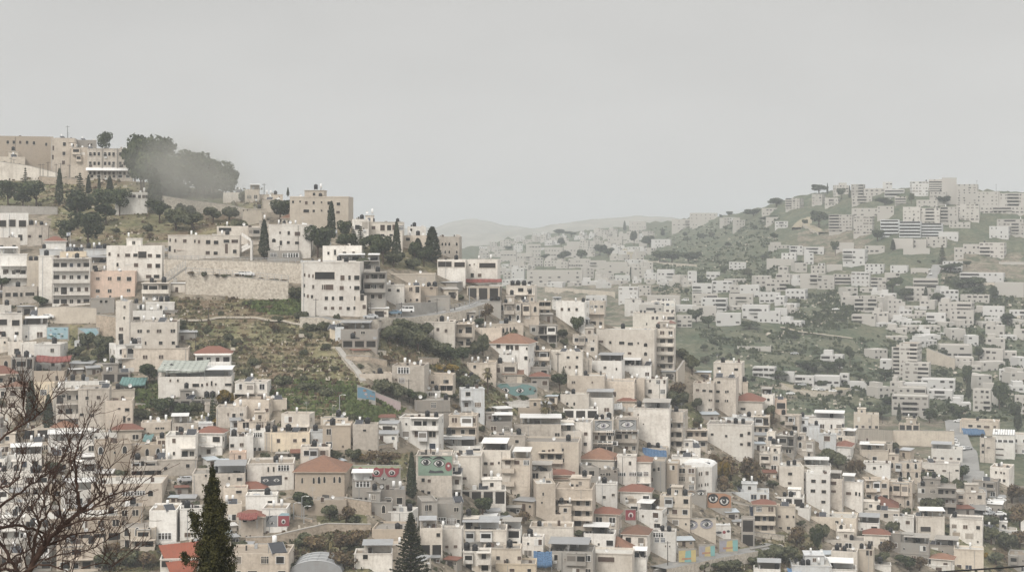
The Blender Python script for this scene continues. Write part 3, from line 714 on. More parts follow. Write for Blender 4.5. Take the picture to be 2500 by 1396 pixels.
# ================================================================== the houses read off the photograph: x0 x1 top base turn flags | label
NEAR='''
0 128 333 400 0 t f3 D14 @old w21,348,6,8 w35,348,6,8 w50,348,6,8 w66,348,6,8 w82,349,6,8 w111,352,5,8 | long weathered stone building with a row of small windows at the far left skyline
0 60 383 425 0 s f1 N | plain beige wall-like house below the old stone complex at left edge
125 190 337 425 6 c D14 f4 w157,352,7,9 w156,375,7,9 w155,397,7,9 w131,362,4,12 w130,384,4,11 | tall plain cream block with three stacked square windows on the left skyline
170 216 360 430 0 c N D10
186 235 342 395 0 k f2 D8 w216,353,4,5 w223,353,4,5
215 325 363 440 4 c f3 D12 @school
282 362 470 522 3 w f2 D9 @glazed w318,479,8,7 w327,479,8,7 w340,480,7,8 w350,480,7,8 w357,480,6,8 | white house with a glazed corner balcony among dark trees, upper left
0 68 520 600 -4 w f3 @wl D9 w8,546,16,16,1,1 w30,545,16,17,1,1 w54,546,17,16,1,1 w29,574,5,6 w49,580,10,14
68 119 550 600 4 c f2 w73,577,7,7 w98,577,8,7
0 48 580 625 0 c f1 w5,602,8,7 w34,602,8,8
0 65 620 705 -3 w f3 T Bf2 w15,662,12,9 w42,662,15,7
66 96 636 700 0 s N
96 130 636 700 0 s N D6
8 92 700 748 3 c f2 w21,719,13,10,1,1 w38,719,12,10 w52,719,6,10 w72,718,22,9,1,1 w51,743,5,6 w70,744,9,7
95 132 624 748 4 c f4 N D9
130 223 630 748 3 c f4 D10 Bf1234 @fiveb | five-storey block with full-width balconies stacked on its right half, left slope
148 210 614 632 0 y f1 N D6 S3
98 150 608 626 0 b f1 N D4 
205 262 608 626 0 b f1 N D4
110 160 590 615 0 w r f1 N D6 | small white house with dark red sloping roof beside a flagpole, upper left
222 334 663 728 4 p f2 D11 @pink w240,680,8,7,4 w268,680,9,8,4 w290,680,9,9,1 w314,681,11,10,1 w240,710,9,7,4 w268,710,9,8,4 w313,709,8,7,4 | salmon pink plastered house with two rows of four windows, left slope
222 280 728 770 3 g f2 w247,736,7,7 w259,736,7,7
218 272 642 664 0 c f1 T
262 402 600 692 5 c f3 D12 U34-60 @office w269,620,5,8 w290,623,5,7 w312,623,12,8 w331,623,11,8 w347,622,20,16,1,1 w365,624,10,8 w385,625,11,8 w288,646,5,9 w332,647,10,9 w364,649,11,10 w384,649,11,10 w362,675,13,8 w381,675,13,8
307 334 645 692 0 w f2 D4
0 27 745 772 0 c f1 D5
0 53 764 860 -3 c f3 w8,786,19,14,1,1 w38,788,18,14,1,1 w7,812,14,8 w40,814,9,8
52 115 792 832 0 w f1 T
77 105 768 792 8 b f1 D3 w97,777,5,6,4 ncabin | small white box cabin with one window on the parking terrace, left side
283 324 735 872 5 c f5 D8 w304,749,5,7,4 w303,776,4,6 w296,803,9,8,4 w295,822,11,16
320 440 786 872 5 c f3 D12 @tower w342,808,11,8,4 w362,808,7,7,4 w388,808,11,8,4 w421,808,11,8,4 w324,830,6,15 w340,832,10,16,2 w356,837,4,8 w392,837,9,8,1 w422,837,8,8 K0 S1 V2 | tall cream house with a windowed stair tower on its left end, left slope
321 400 758 788 3 w f1 D9 w334,778,16,10,1,1 w375,779,10,7
327 437 757 771 3 g f1 N D8
357 427 738 758 3 w f1 D5 w369,750,6,7,4 w393,750,6,8
322 358 742 758 0 g f1 D5
267 345 840 905 -14 w f2 D8
300 465 850 912 4 c f2 D11 w355,871,11,9,4 w393,871,11,9,4 w296,865,3,6 w307,868,3,6
85 165 840 905 14 w f3 @redawn D9 w127,855,8,9,4 w155,855,10,9,4 w129,889,8,9 w146,889,8,8
84 166 905 935 10 t f1 w138,923,7,12
20 56 834 872 0 c f1
50 88 836 872 0 c f1 N
28 88 872 935 10 g f2 O2
0 20 822 868 0 c f2
0 26 870 905 0 t A f1
182 200 832 855 10 b f1 D3 w191,841,6,7,4 ncabin | small white box cabin perched above olive trees, left slope
0 20 948 975 0 w R f1
17 76 945 1005 10 c R f2
0 62 1000 1040 0 c f1
392 488 1362 1420 3 c f2 D8 @slope | small house under a big bright red sloping tiled roof, bottom left
84 132 935 985 0 y f1 w106,957,14,12,2
130 200 950 1052 -8 c f3 Bf123 @curved w155,966,9,6 w165,970,4,16
192 272 948 1052 4 c f3 D10 w213,971,8,8 w240,970,9,9 w201,1011,9,7
145 268 930 951 2 w f1 D6 K2 w250,938,18,14,2
215 290 990 1052 0 c f2 D6 S1 w226,1013,9,8,4 w262,1007,3,4 w262,1038,3,4
258 328 977 1056 4 c f3 D8 w291,997,6,4 w310,1000,11,8 w303,1023,6,16,1,1 w314,1023,7,7,4
270 328 950 975 0 s f1 N D5
385 430 905 965 -10 c f2 D6
388 575 919 975 6 c f1 T K1 D12 @terr w417,928,4,6 w435,928,4,6 w478,940,16,8,1 w493,940,5,7 w505,938,5,7 w516,936,4,12 w526,938,4,5 w556,939,16,6
412 492 974 1003 0 k O1 f1
492 575 973 990 0 k f1
500 512 985 1015 0 c N D4
528 608 993 1048 6 c f2 D7 V2 w557,1011,3,8 w571,1015,8,12,1,1 w589,1011,8,7,4
573 672 976 1030 10 c f2 D10 @cube V2 w628,1002,13,9,1 w651,1001,9,9,1 | smooth cream cube house with two dark windows and roof well, below the scrub slope
612 672 1029 1050 8 c f1 D6
655 700 975 1005 0 s f1 N
580 650 1028 1075 0 c f2 U60-95
617 648 1050 1108 0 w f2 w629,1061,20,10,2,1 w622,1096,6,8 w634,1096,6,8
602 620 1062 1120 0 w f2 N D5
562 604 1043 1066 0 b f1 T w596,1054,8,9
560 604 1065 1105 3 w f2 K1 w567,1087,9,8 w590,1085,9,8,4
560 602 1104 1165 3 p f2 w585,1115,7,9
646 662 1055 1105 0 s f2 N D8
660 760 1055 1105 3 y f2 D9 @yellow w680,1075,8,9 w720,1075,9,8 w742,1074,9,8 w743,1100,9,9 | yellow-cream plastered house with plain cornice lines, middle slope
758 791 1052 1092 0 b f1 w770,1074,12,6,4
788 862 1038 1102 4 t f2 D9 @arches
862 925 1035 1106 4 c f2 w890,1050,8,5 w902,1098,7,4
783 850 1020 1040 0 s f1 K1
405 486 1062 1152 6 c f3 D9 Br12 w425,1075,8,10 w425,1106,5,8
382 410 1070 1115 0 c f2 O1
345 420 1030 1062 4 c f1 w353,1046,8,5 w384,1045,10,5,4 w396,1045,9,5,4 V2
420 486 1032 1062 3 c f1 T V2
485 516 1033 1085 0 b f2 w503,1045,13,9 w487,1045,6,8
478 520 1030 1050 0 c f1
219 285 1056 1090 -5 w f1 D7 w235,1067,6,7,4 w262,1066,7,8,4
278 345 1050 1082 0 s r f1
130 185 1045 1080 0 w G f1 D6
230 320 1082 1152 -3 t f2 A D10 @stone1 | old weathered stone house with small arched windows, lower left
320 395 1085 1122 0 t f1 @stone2 A
320 410 1122 1165 0 c f2 Bf2 O1
395 480 1120 1165 0 c f2 w405,1142,9,8 w458,1137,9,9
120 232 1075 1112 0 w f1 T
0 120 1080 1110 0 c f1
20 100 1108 1150 0 w T f1
110 200 1112 1155 5 c f1
0 60 1150 1200 0 c f1
56 125 1155 1215 5 c f2
120 190 1180 1220 0 t f1
175 235 1150 1185 5 w f1 T
225 412 1180 1242 8 c f2 D13 @archh w312,1204,24,10,2,1 w340,1203,24,10,2,1 w366,1204,12,14,3 w396,1198,11,12,3 w275,1207,12,10,2 | long cream house with ribbon window and two arched windows, lower left
150 230 1195 1240 0 w f1 T
288 352 1236 1300 3 t f2 @stone3 D8 | crumbling old stone house with three tall blind arches, lower left
295 394 1288 1342 8 s f2 D10 A | octagonal-looking stone terrace house with balustrade posts, lower left
365 445 1245 1330 8 w f2 D10 w402,1308,30,15,2,1 w456,1305,14,10
440 500 1240 1325 0 w f2 w458,1304,14,10
110 295 1262 1335 -3 t f2 O1 D12 @stone4 | long rough stone house with dark garage arches below, lower left
0 120 1225 1290 0 c f2
0 110 1290 1350 0 w f2
50 130 1320 1396 6 g f2
0 60 1350 1420 0 c f2
470 604 1155 1225 4 c f2 T D9 @above w584,1170,14,8 w583,1200,16,9,1 w559,1167,4,8 w503,1160,5,6
546 606 1190 1245 3 c f2 w583,1200,14,7,1,1
604 722 1130 1202 3 c f2 D10 @blackeye w655,1145,4,12 w668,1145,4,12 w692,1142,26,13,2 w698,1167,7,6
720 858 1153 1222 8 t R f2 D12 @villa w766,1172,5,15,3 w779,1171,7,17,3 w792,1170,5,15,3 w816,1170,5,15,3 w829,1170,6,15,3 w842,1169,5,15,3 w738,1172,4,14,3 | stone villa with hipped red roof and groups of tall arched windows, lower centre
722 850 1220 1265 3 t f1 w787,1219,8,12
600 680 1208 1262 4 w f2 w659,1227,11,10,1 K1
570 650 1195 1220 0 w r f1
583 645 1262 1312 3 c f2 r @redaw2 w598,1270,10,7 w617,1268,10,7 w602,1308,4,4 w611,1307,4,4
545 590 1230 1280 0 s f1
640 710 1240 1300 8 w f2 N D7 @grayface | white house with grey face and red eye murals on its wall, lower left centre
860 918 1172 1245 4 k f2 O1 T @frame w886,1181,32,13,2,1 | open concrete-frame house with white metal awning, lower centre
900 990 1195 1240 0 k f1
885 960 1225 1262 4 g f1 A V2
560 720 1350 1420 8 c f2 D10 @bigsolar
912 1022 1248 1292 14 w f1 @base w939,1277,8,8 w923,1273,6,9
908 1020 1291 1350 8 t f1 A D10
865 960 1350 1396 3 c f2 T w892,1358,12,12
955 990 1330 1400 0 c f2 V2
1018 1068 1222 1290 -8 g f2 D8
1062 1131 1228 1290 3 g f2 D9 @gw w1114,1243,11,10,4 w1076,1273,24,20,2,1 w1098,1272,14,12,2 w1107,1272,14,12,2 w1119,1275,7,16
1025 1080 1288 1360 0 c f2 T @gwt O1 w1070,1305,9,9
1068 1132 1290 1362 6 c f2 w1091,1334,8,7 w1112,1333,9,7 w1086,1355,6,9,3
1016 1108 1110 1222 3 c f4 D10 @green w1033,1171,8,9 w1048,1173,8,8 w1032,1200,8,9 w1047,1202,8,8
1060 1130 1158 1222 2 c f2 D10 Bf12
1104 1180 1112 1195 3 c f2 D10 w1120,1143,12,12,1,1 w1134,1167,10,6
1176 1255 1098 1195 5 c f3 T D11 w1186,1131,9,7 w1201,1131,9,7 w1218,1129,4,6 w1185,1161,9,10 w1200,1160,9,10 w1217,1157,4,6 w1240,1128,14,10,1
1082 1180 1088 1115 2 w f1 T V1
1120 1235 1195 1232 0 c f1 O1
1226 1300 1118 1215 5 c f3 T D8 Bl123 w1285,1128,13,11,2 w1262,1128,13,10
1272 1350 1150 1200 5 c f2 T
1276 1420 1078 1152 4 s f3 D12 @tan Bm2 w1327,1101,9,6 w1341,1100,6,7 w1350,1098,7,6 w1374,1097,5,7 w1358,1124,6,9 w1374,1122,7,9 | tan house with deep cornice and white metal roof behind, centre
1300 1356 1180 1272 -6 c f3 D9 @slit w1310,1204,3,9 w1326,1205,4,8 w1309,1227,3,9 w1323,1226,4,5 w1308,1252,3,8 | tall cream tower house with tiny slit windows, lower centre
1304 1385 1170 1186 0 c R f1 D10 N
1354 1455 1192 1290 5 c f4 D11 Bf123 @wavy U40-90 w1397,1184,7,6 w1409,1184,7,6 | pink-beige house with wavy balcony tiers, lower centre right
1340 1400 1160 1196 3 c r f1
1130 1240 1292 1348 3 c f2 T
1205 1275 1290 1340 5 w f2 T O2
1130 1200 1345 1400 3 c f2
1180 1275 1338 1396 3 s f2 w1191,1361,8,9 w1216,1361,9,9 w1268,1361,9,9
1275 1330 1310 1365 5 c f2
1210 1312 1375 1420 3 y f1 w1250,1391,12,8 w1292,1391,9,8 | yellow plastered house with twin satellite dishes, bottom centre
1293 1402 1285 1345 3 c f2 K1 w1356,1320,9,9 w1371,1320,9,9
1335 1395 1255 1295 0 c f1
1425 1505 1302 1340 5 w f1 T K1
1340 1455 1345 1410 5 g f2 T D9
1440 1550 1350 1420 5 c f2 w1480,1365,40,12,1 
1455 1550 1340 1352 5 c R f1 N D9 | low house with broad bright red hipped roof near the bottom edge
1520 1590 1305 1360 8 c G f2 D8
1580 1652 1297 1365 3 w f2 @bluew w1607,1305,24,10,2 w1625,1332,3,4 w1635,1332,3,4
1613 1655 1330 1350 0 w N f1 D4
1520 1580 1360 1410 3 w T f1
1037 1115 785 850 3 c f2 D12 @bend w1046,803,7,8 w1069,804,7,8 w1089,807,7,8 w1113,807,6,8 w1113,832,5,8
1114 1160 790 850 4 c f2 D10 Bf12 w1145,806,17,16,1,1 w1143,830,9,7 w1129,804,2,4
1155 1225 800 835 0 c f1
1172 1278 790 828 -12 s f1 D9 w1206,810,7,8 w1229,806,4,12,3 w1238,805,4,12,3 w1246,804,4,12,3 w1255,803,4,12,3 | low sandy house with five dark arches in a row, centre
1196 1310 840 892 14 w R f2 @whip D11 w1217,845,10,9 w1240,848,10,11 w1249,848,8,11 w1262,848,9,11 w1286,850,4,6 w1284,873,8,9 w1302,873,8,8 | white house with wide red hipped roof and broad windows, centre
1140 1215 885 930 3 c f2 V3 D10 w1159,895,7,8 w1191,904,12,14 w1217,904,12,14
1205 1264 887 935 3 c f2 w1216,903,10,12 w1244,901,26,12,1,1
1218 1258 866 890 0 w f1 N D5
1130 1165 920 945 0 c f1 w1135,923,7,7 w1159,923,9,7
1230 1275 915 945 0 s G f1 w1238,922,5,6 w1252,922,5,6
1275 1340 895 920 0 g f1
1296 1340 920 948 0 k r f1
957 1049 892 962 8 c f2 D11 @plain V3 w985,904,26,14,2 w981,928,13,11,2 w967,927,6,6 | large plain cream house with three rooftop boilers, below the olive grove
1040 1113 915 960 6 c f2 D8 Br1 w1056,933,8,7 w1089,931,13,9
875 957 912 935 -4 c f1 w945,926,6,6
1040 1075 955 975 0 w f1 w1057,961,20,10,2
812 840 798 838 -10 b f1
832 930 803 830 6 k f1 D9 T @stilt w886,812,10,6,4 w866,813,5,10
805 835 802 838 0 y f1 w822,813,8,5,4
835 928 828 850 6 k f1 O1 D9
736 890 640 776 6 c f5 D14 @big w744,671,4,8 w755,673,4,8 w765,674,5,8 w743,697,4,8 w765,700,5,9 w752,723,5,8 w762,724,5,8 w743,720,4,8 w793,673,48,18,1 w790,701,8,12,1 w802,701,24,13,1 w836,678,10,12 w853,678,6,11 w871,678,13,11 w834,703,10,10 w871,703,13,10 w797,728,8,9 w813,728,6,9 w833,728,10,10 w870,728,12,10 w795,752,7,7 w812,752,8,7 w831,752,7,7 w850,753,8,8 w867,752,9,8 w855,701,3,5 | large cream apartment block with a dark curved glazed balcony, left of centre
734 832 636 655 2 b f1 D8 w810,650,12,9 N
788 888 600 640 4 c f1 D10 w802,618,5,7 w818,616,5,13 w841,619,8,9 w863,618,6,8
820 890 636 660 0 c T f1 w835,649,13,8,4 w852,648,10,9 w872,650,16,11,1
868 895 722 776 0 c f2 w884,726,9,15,1,1 w889,749,8,10 D6
888 945 664 760 3 g f4 D9 Bf34 @grey w909,673,5,8 w930,673,6,8 w909,699,6,6 w929,699,6,6 w910,724,9,10 w928,724,10,10
890 928 636 664 3 g f1 D7 Bf1 T
934 988 695 745 3 c f2 w972,709,7,7 w951,708,7,6
985 1028 697 745 3 c f2 w1003,706,8,9,4 w1019,707,10,15,1,1 w990,734,3,8 w1003,732,3,5 w1018,732,6,6
940 1066 668 700 3 s f1 N D10
1026 1068 700 745 0 t f2 w1053,702,8,8
1036 1100 722 760 3 g f1 w1045,739,14,12,1
1068 1140 634 690 3 c f2 D11 @glassb w1086,645,33,13,1,1 w1122,646,26,12,1,1
1136 1223 634 708 6 c f3 D11 @glassc w1190,648,40,12,1,1 w1153,672,8,10 w1171,672,9,8 w1147,647,4,4 w1158,645,3,3 | two-level cream house with dark ribbon glazing and red awning below, centre ridge
1140 1222 700 745 3 s f1 O1
1190 1225 712 740 0 g f1 T
1236 1312 697 740 6 c f2 D9 Bf1 @tanks K6 | cream house crowned with a cluster of black water tanks, centre ridge
1215 1275 740 790 4 c A f2
1264 1316 738 800 -8 c A f2 D9
1175 1225 735 770 3 g f1 K2 w1200,752,8,10,4
1315 1345 735 772 0 s f2 Bf12
985 1048 575 612 3 c f1 D9 w996,584,10,7
995 1040 553 577 0 w f1 N D6 K1 w1004,561,5,6
1062 1128 578 632 5 c f2 A D11 @pale w1080,596,5,8,3 w1088,596,5,8,3 w1097,596,5,8,3 w1115,596,5,8,3 w1087,615,4,7,3 w1097,615,4,7,3 w1115,615,5,7,3
890 988 542 600 4 c f2 D11 w912,556,9,8 w934,556,11,14 w950,556,10,13 w962,555,8,13 w980,556,10,11,2 w934,574,9,5 w955,574,8,5 K2 U0-20
860 900 535 600 0 c f2 K1
708 864 480 560 8 s f3 D14 U22-55 K1 @brownb w716,493,5,6 w733,492,4,4 w748,495,7,8 w766,495,5,7 w785,494,4,4 w803,496,8,8 w826,498,9,7 w748,515,14,7 w766,515,6,6 w785,514,4,4 w803,516,8,7 w825,518,9,6 | wide brownish flat-roofed block standing on the skyline, left of centre
657 765 548 636 5 c f3 D10 w684,568,4,6 w705,569,6,9 w726,571,13,10 w669,587,9,9,3 w686,593,6,11 w704,592,7,7 w725,593,10,7
688 768 534 550 3 c R f1 D10 w695,540,4,5 w705,541,5,5 w724,543,9,5 w741,543,10,5 | small upper storey with pale red hipped roof, below the brown skyline block
655 732 612 640 0 g f1 w668,622,15,9,2 w697,623,13,9,2 w715,623,25,10,2
412 590 574 636 4 c f2 D12 @cvilla w417,586,3,8 w430,587,4,8 w452,588,9,8 w476,589,4,8 w486,590,5,8 w508,591,11,10 w527,592,11,9 w552,589,14,8 w572,589,16,8 w507,617,10,8 w526,618,10,8 w552,607,7,24 w572,614,9,9 w428,612,4,7 w416,607,6,14 | long two-storey cream villa with an outside stair at its right end, upper left
436 484 612 636 0 c r f1 D5 N
530 640 552 600 5 c f2 D9 w550,560,30,8,1 w610,553,8,6
605 660 555 600 0 c f2 N
598 634 463 492 0 s f1 T D6
640 692 488 520 3 s f1 N D8
632 690 475 492 0 c f1 D5 w682,482,3,5
590 650 510 545 -4 s f2 w595,514,3,4 w604,513,3,4
545 590 470 492 0 c f1 N
1357 1440 737 800 10 w f3 D10 K1 V1 @wtop w1372,755,6,7 w1389,755,6,7 w1408,755,6,7 w1407,779,5,7
1348 1370 733 755 0 w f1 T
1424 1480 735 775 6 c f2 
1440 1475 765 800 0 c Bf1 f1
1400 1450 792 815 -6 g f1 T
1456 1608 804 892 6 c f4 D14 @broad w1467,834,12,6 w1490,836,6,7 w1518,837,13,7 w1539,839,13,7 w1558,837,4,5 w1576,841,9,9,3 w1576,863,8,9,3 w1537,862,9,6 | broad cream hillside block with few small windows and taller corner, centre right
1590 1650 802 905 4 c f5 D9 Bf1234
1545 1650 764 806 5 c f2 D12 K4 w1594,776,6,7 w1604,776,6,7 w1621,776,8,7 w1638,776,18,7 w1579,791,3,6
1607 1650 790 815 0 c f1 r D6
1525 1600 738 768 5 w f1 K2 D9
1590 1650 735 765 3 c f2
1340 1425 858 925 3 c f3 S2 @s1 w1387,872,7,6 w1409,872,6,6 w1391,896,5,6 w1408,895,6,7 w1430,895,5,4 w1381,895,3,4
1296 1345 855 900 3 c f2 D8 K1 Bf2
1310 1345 880 900 0 w f1
1420 1445 875 925 0 c f2 N
1440 1526 880 932 8 w f2 T w1477,897,7,6,4 w1505,900,4,6
1520 1592 892 925 3 w f1 T
1385 1480 917 975 3 c f2 D11 @s2 w1400,933,9,6,4 w1446,933,4,5 
1452 1552 930 985 3 c f2 w1478,962,14,12,1 w1497,962,14,12,1 K0
1528 1575 925 975 4 c f2 w1550,930,7,9 w1537,955,6,7
1572 1632 925 980 5 c f2 D9 w1587,930,4,5 w1607,931,9,11,2 w1622,931,5,9 w1587,955,9,9 w1618,955,11,10,2
1368 1440 962 1000 3 c f1 w1385,985,6,7,3 w1402,985,5,8,3
1415 1500 970 1012 4 c f1 T
1375 1460 998 1030 0 w f1 O1
1520 1552 975 1000 0 c f1
1510 1550 980 1012 0 c r f1
1228 1300 980 1000 0 w f1 N
1265 1320 995 1030 0 t f1
1186 1250 1028 1060 0 k T f1
1255 1370 1035 1075 0 c T f1 
1195 1285 1062 1108 3 c f2 w1262,1077,9,8 w1240,1072,4,8
1285 1420 1052 1092 -6 c f1 T D10 K1
1378 1452 1030 1105 6 c f3 D11 w1409,1056,6,6 w1430,1058,9,8 w1429,1083,8,8
1448 1500 1024 1108 3 c f3 D8 Bf12 K3 @eyeL w1490,1056,18,12,2 w1462,1057,4,8 w1483,1081,45,9,2
1502 1560 1022 1105 3 c f3 D8 Bf12 @eyeR w1530,1053,52,9,2
1546 1640 996 1090 4 c f4 D10 T K2 @tallc w1558,1013,3,6 w1571,1035,3,3
1628 1680 1005 1095 10 c f4 D9 Bf123 @tallr | tall cream house with curved balcony tiers at its right corner, centre right
1415 1512 1122 1160 8 c R f1 D10 | low house with wide orange-red hipped roof, centre right
1553 1592 1128 1200 3 c R f3 D8 Bf1 w1562,1157,12,10,2 w1577,1156,11,10,2
1506 1555 1112 1195 3 c f3 w1538,1130,6,9,4 w1517,1157,20,8,2 w1545,1156,17,8,2 w1520,1187,10,9 w1543,1187,13,9
1400 1462 1140 1200 -16 g f2 D10 @greyw
1460 1510 1146 1182 3 k f1 w1471,1157,12,3,4 w1485,1157,11,7,4 w1502,1150,7,6
1455 1508 1180 1240 3 w f2 K0 @wt w1475,1213,8,7 w1497,1207,7,6,4
1586 1628 1125 1200 3 g f3 D9 w1597,1146,7,8 w1608,1144,5,10 w1592,1170,5,10
1627 1660 1130 1200 3 t f3 D8
1655 1700 1140 1200 4 c f3
1660 1752 1138 1200 10 w f2 D10 N @barrel w1708,1156,3,9 w1713,1155,3,9 w1724,1153,3,9 w1728,1153,3,9 w1740,1150,3,9 w1744,1149,3,9 w1707,1184,3,8,3 w1713,1183,3,8,3 w1722,1181,3,8,3 w1728,1180,3,8,3 w1740,1178,3,8,3 | white house with barrel-vaulted white roof and paired slit windows, right of centre
1640 1705 1115 1150 0 w f1 N
1692 1748 935 1012 4 c f3 D10 @stepA w1703,952,9,6 w1719,953,9,6 w1735,954,9,6 w1702,975,9,7 w1732,976,4,5 w1737,976,4,5 w1731,999,4,5 w1736,999,4,5
1742 1804 922 1012 6 c f4 D10 S2 @stepB w1755,933,8,6 w1753,956,9,7 w1772,956,4,6 w1777,955,4,6 w1752,979,9,6 w1771,978,3,6 w1776,978,4,6 w1752,1001,9,6
1742 1818 885 945 6 c f3 D10 K1 V1 w1756,899,9,6 w1797,901,10,6
1800 1826 932 965 0 c f1 w1805,945,6,6
1726 1842 1035 1112 5 c f3 D11 @streak w1739,1061,7,6 w1773,1064,6,6 w1810,1061,8,8 w1828,1056,7,8 w1810,1083,7,6 w1828,1082,8,10 V2 K2 | cream concrete block with long dark drip streaks and white roof lattice, right of centre
1728 1735 1100 1112 0 c f1 N
1755 1842 1018 1040 3 b f1 N D8
1790 1868 980 1020 6 c r f2 D9 w1814,998,12,6
1860 1892 962 1010 4 c f2 T K1 w1876,975,6,6
1892 1920 975 1018 0 p f2 w1907,990,20,14
1835 1880 1015 1060 4 s f2 Bf12
1872 1895 1055 1110 6 c f2
1894 1948 1062 1112 10 g f2 Bf2 D8 K1
1945 1990 1075 1125 8 c A f2 K1
1940 2002 1038 1068 3 b f1 N
1955 2062 1020 1052 3 w f1 T D8
2000 2042 1060 1110 3 b f2 w2019,1070,14,12,1
2038 2084 1090 1125 8 w r f1 D8 | small white house with dull red roof facing left, right side
1895 1962 1138 1200 -6 c f3 D10 w1929,1156,10,7 w1928,1179,9,6 w1928,1191,36,5
1952 1972 1150 1210 0 c f3 w1964,1170,5,6 w1963,1194,3,6
1969 2029 1156 1250 3 w f4 D9 @slim w1986,1174,11,8,1 w2011,1174,11,8,1 w1985,1198,11,8,1 w2011,1199,11,8,1 w2010,1224,10,7,1 | slim bright white four-storey house with paired dark windows, right side
1965 2028 1135 1157 0 w T f1 N
2027 2060 1168 1250 3 c f3 T w2035,1199,12,6 w2035,1179,14,9
2058 2108 1175 1245 5 c f3 T w2072,1204,12,7 w2090,1204,5,9 w2098,1205,4,9
2105 2170 1170 1225 -10 c f2
2168 2232 1175 1240 8 c A f2 
2105 2195 1245 1270 0 c f1
2112 2190 1238 1246 0 c r f1 N D12 | low house with long curved dark red roof, right side
1895 1942 1235 1300 3 s f3 @tanb w1903,1261,7,7 w1922,1260,7,7 w1937,1260,4,6 w1905,1290,8,8 w1925,1288,8,8
1838 1892 1232 1300 -4 s f3 r Bf12 @navy | narrow house with red awning over navy cloth and corner balcony, lower right
1948 1980 1240 1270 6 w f1
1810 1842 1265 1335 0 k f2 O12
1975 2095 1262 1300 4 s f1 w2043,1273,8,6
2068 2148 1275 1300 3 w f1 T
2040 2065 1280 1320 -4 c A f2
2110 2170 1305 1340 0 c f1 r
2010 2110 1318 1345 0 c f1 D8
2095 2135 1340 1396 5 s f2 w2118,1348,7,14,1,1 w2126,1348,6,14
2030 2095 1345 1396 4 c f2 K2 w2070,1374,6,6
2182 2232 1260 1295 3 w f1 w2216,1274,10,8
2230 2305 1260 1315 -8 c f2 w2260,1291,24,12,1,1 T
2150 2200 1300 1342 3 k f1 K1
2195 2270 1325 1375 4 g f2 T
2270 2340 1330 1355 3 k f1 T
2273 2330 1365 1400 8 c R f1 w2308,1376,10,8 | small house with pointed orange-red gable roof, lower right corner
2320 2400 1265 1330 3 c f2
2390 2430 1290 1320 4 c f1
2330 2400 1340 1396 0 s f1
2440 2482 1292 1310 0 w f1 N
2000 2090 1388 1420 0 w f1 T
1840 1905 1388 1420 0 w f1 T K1
1925 2030 1380 1420 -5 b f1 N K3 V4 D12
2135 2175 1378 1396 0 w f1 N
2258 2328 1378 1400 0 w f1
2108 2175 1130 1165 3 w f2 w2135,1142,7,6 w2150,1138,4,4
2168 2250 1128 1170 3 c f2 A
2250 2345 1130 1165 4 c f2 w2272,1148,18,4 w2305,1148,9,4 w2335,1146,8,4
2100 2170 1098 1130 3 s T f1
2085 2180 1082 1110 3 c f1
2275 2350 1095 1130 2 w f1 T
2393 2430 1068 1130 4 c f3 w2400,1087,6,7 w2413,1092,7,3 w2400,1103,6,7
2424 2478 1062 1118 3 w f3 N @factory w2448,1076,50,6,2 w2438,1096,24,3 w2438,1110,24,3 | white workshop block with ribbed sheet roof and long slot windows, right edge
2418 2475 1140 1185 8 c f2 D10 w2432,1153,4,6 w2444,1153,4,5 w2451,1154,4,5 w2440,1171,6,7 w2451,1172,6,7
2470 2530 1060 1110 0 w f2 
2345 2440 1028 1062 4 c f2 @bluet w2370,1040,10,6 w2390,1040,10,6 w2408,1041,14,6 w2427,1040,6,5
2195 2245 1035 1055 2 c O1 f1
2085 2145 1010 1050 0 s f1
'''
later=[]
for l in NEAR.strip().split('\n'):
    t=l.partition('|')[0].split(); a,b,c,d=[float(v) for v in t[:4]]
    if (b-a)*(d-c)<1750 and '|' not in l and '@' not in l: later.append((l,a,b,c,d))
    else: house(l)
big=list(NEARH)
for l,a,b,c,d in later:
    best=None
    for info,x0,x1,yt,yb in big:
        w=min(b,x1)-max(a,x0); h=min(d,yb)-max(c,yt)
        if w>-6 and h>-8 and (x1-x0)*(yb-yt)>(b-a)*(d-c) and (w>4 or h>4):
            sc_=min(w,30)+min(h,20)
            if best is None or sc_>best[0]: best=(sc_,info,yt,yb)
    if best: house(l,annex=(best[1]['root'],best[2],best[3],best[1]['base'],best[1]['rz']))
    else: house(l)
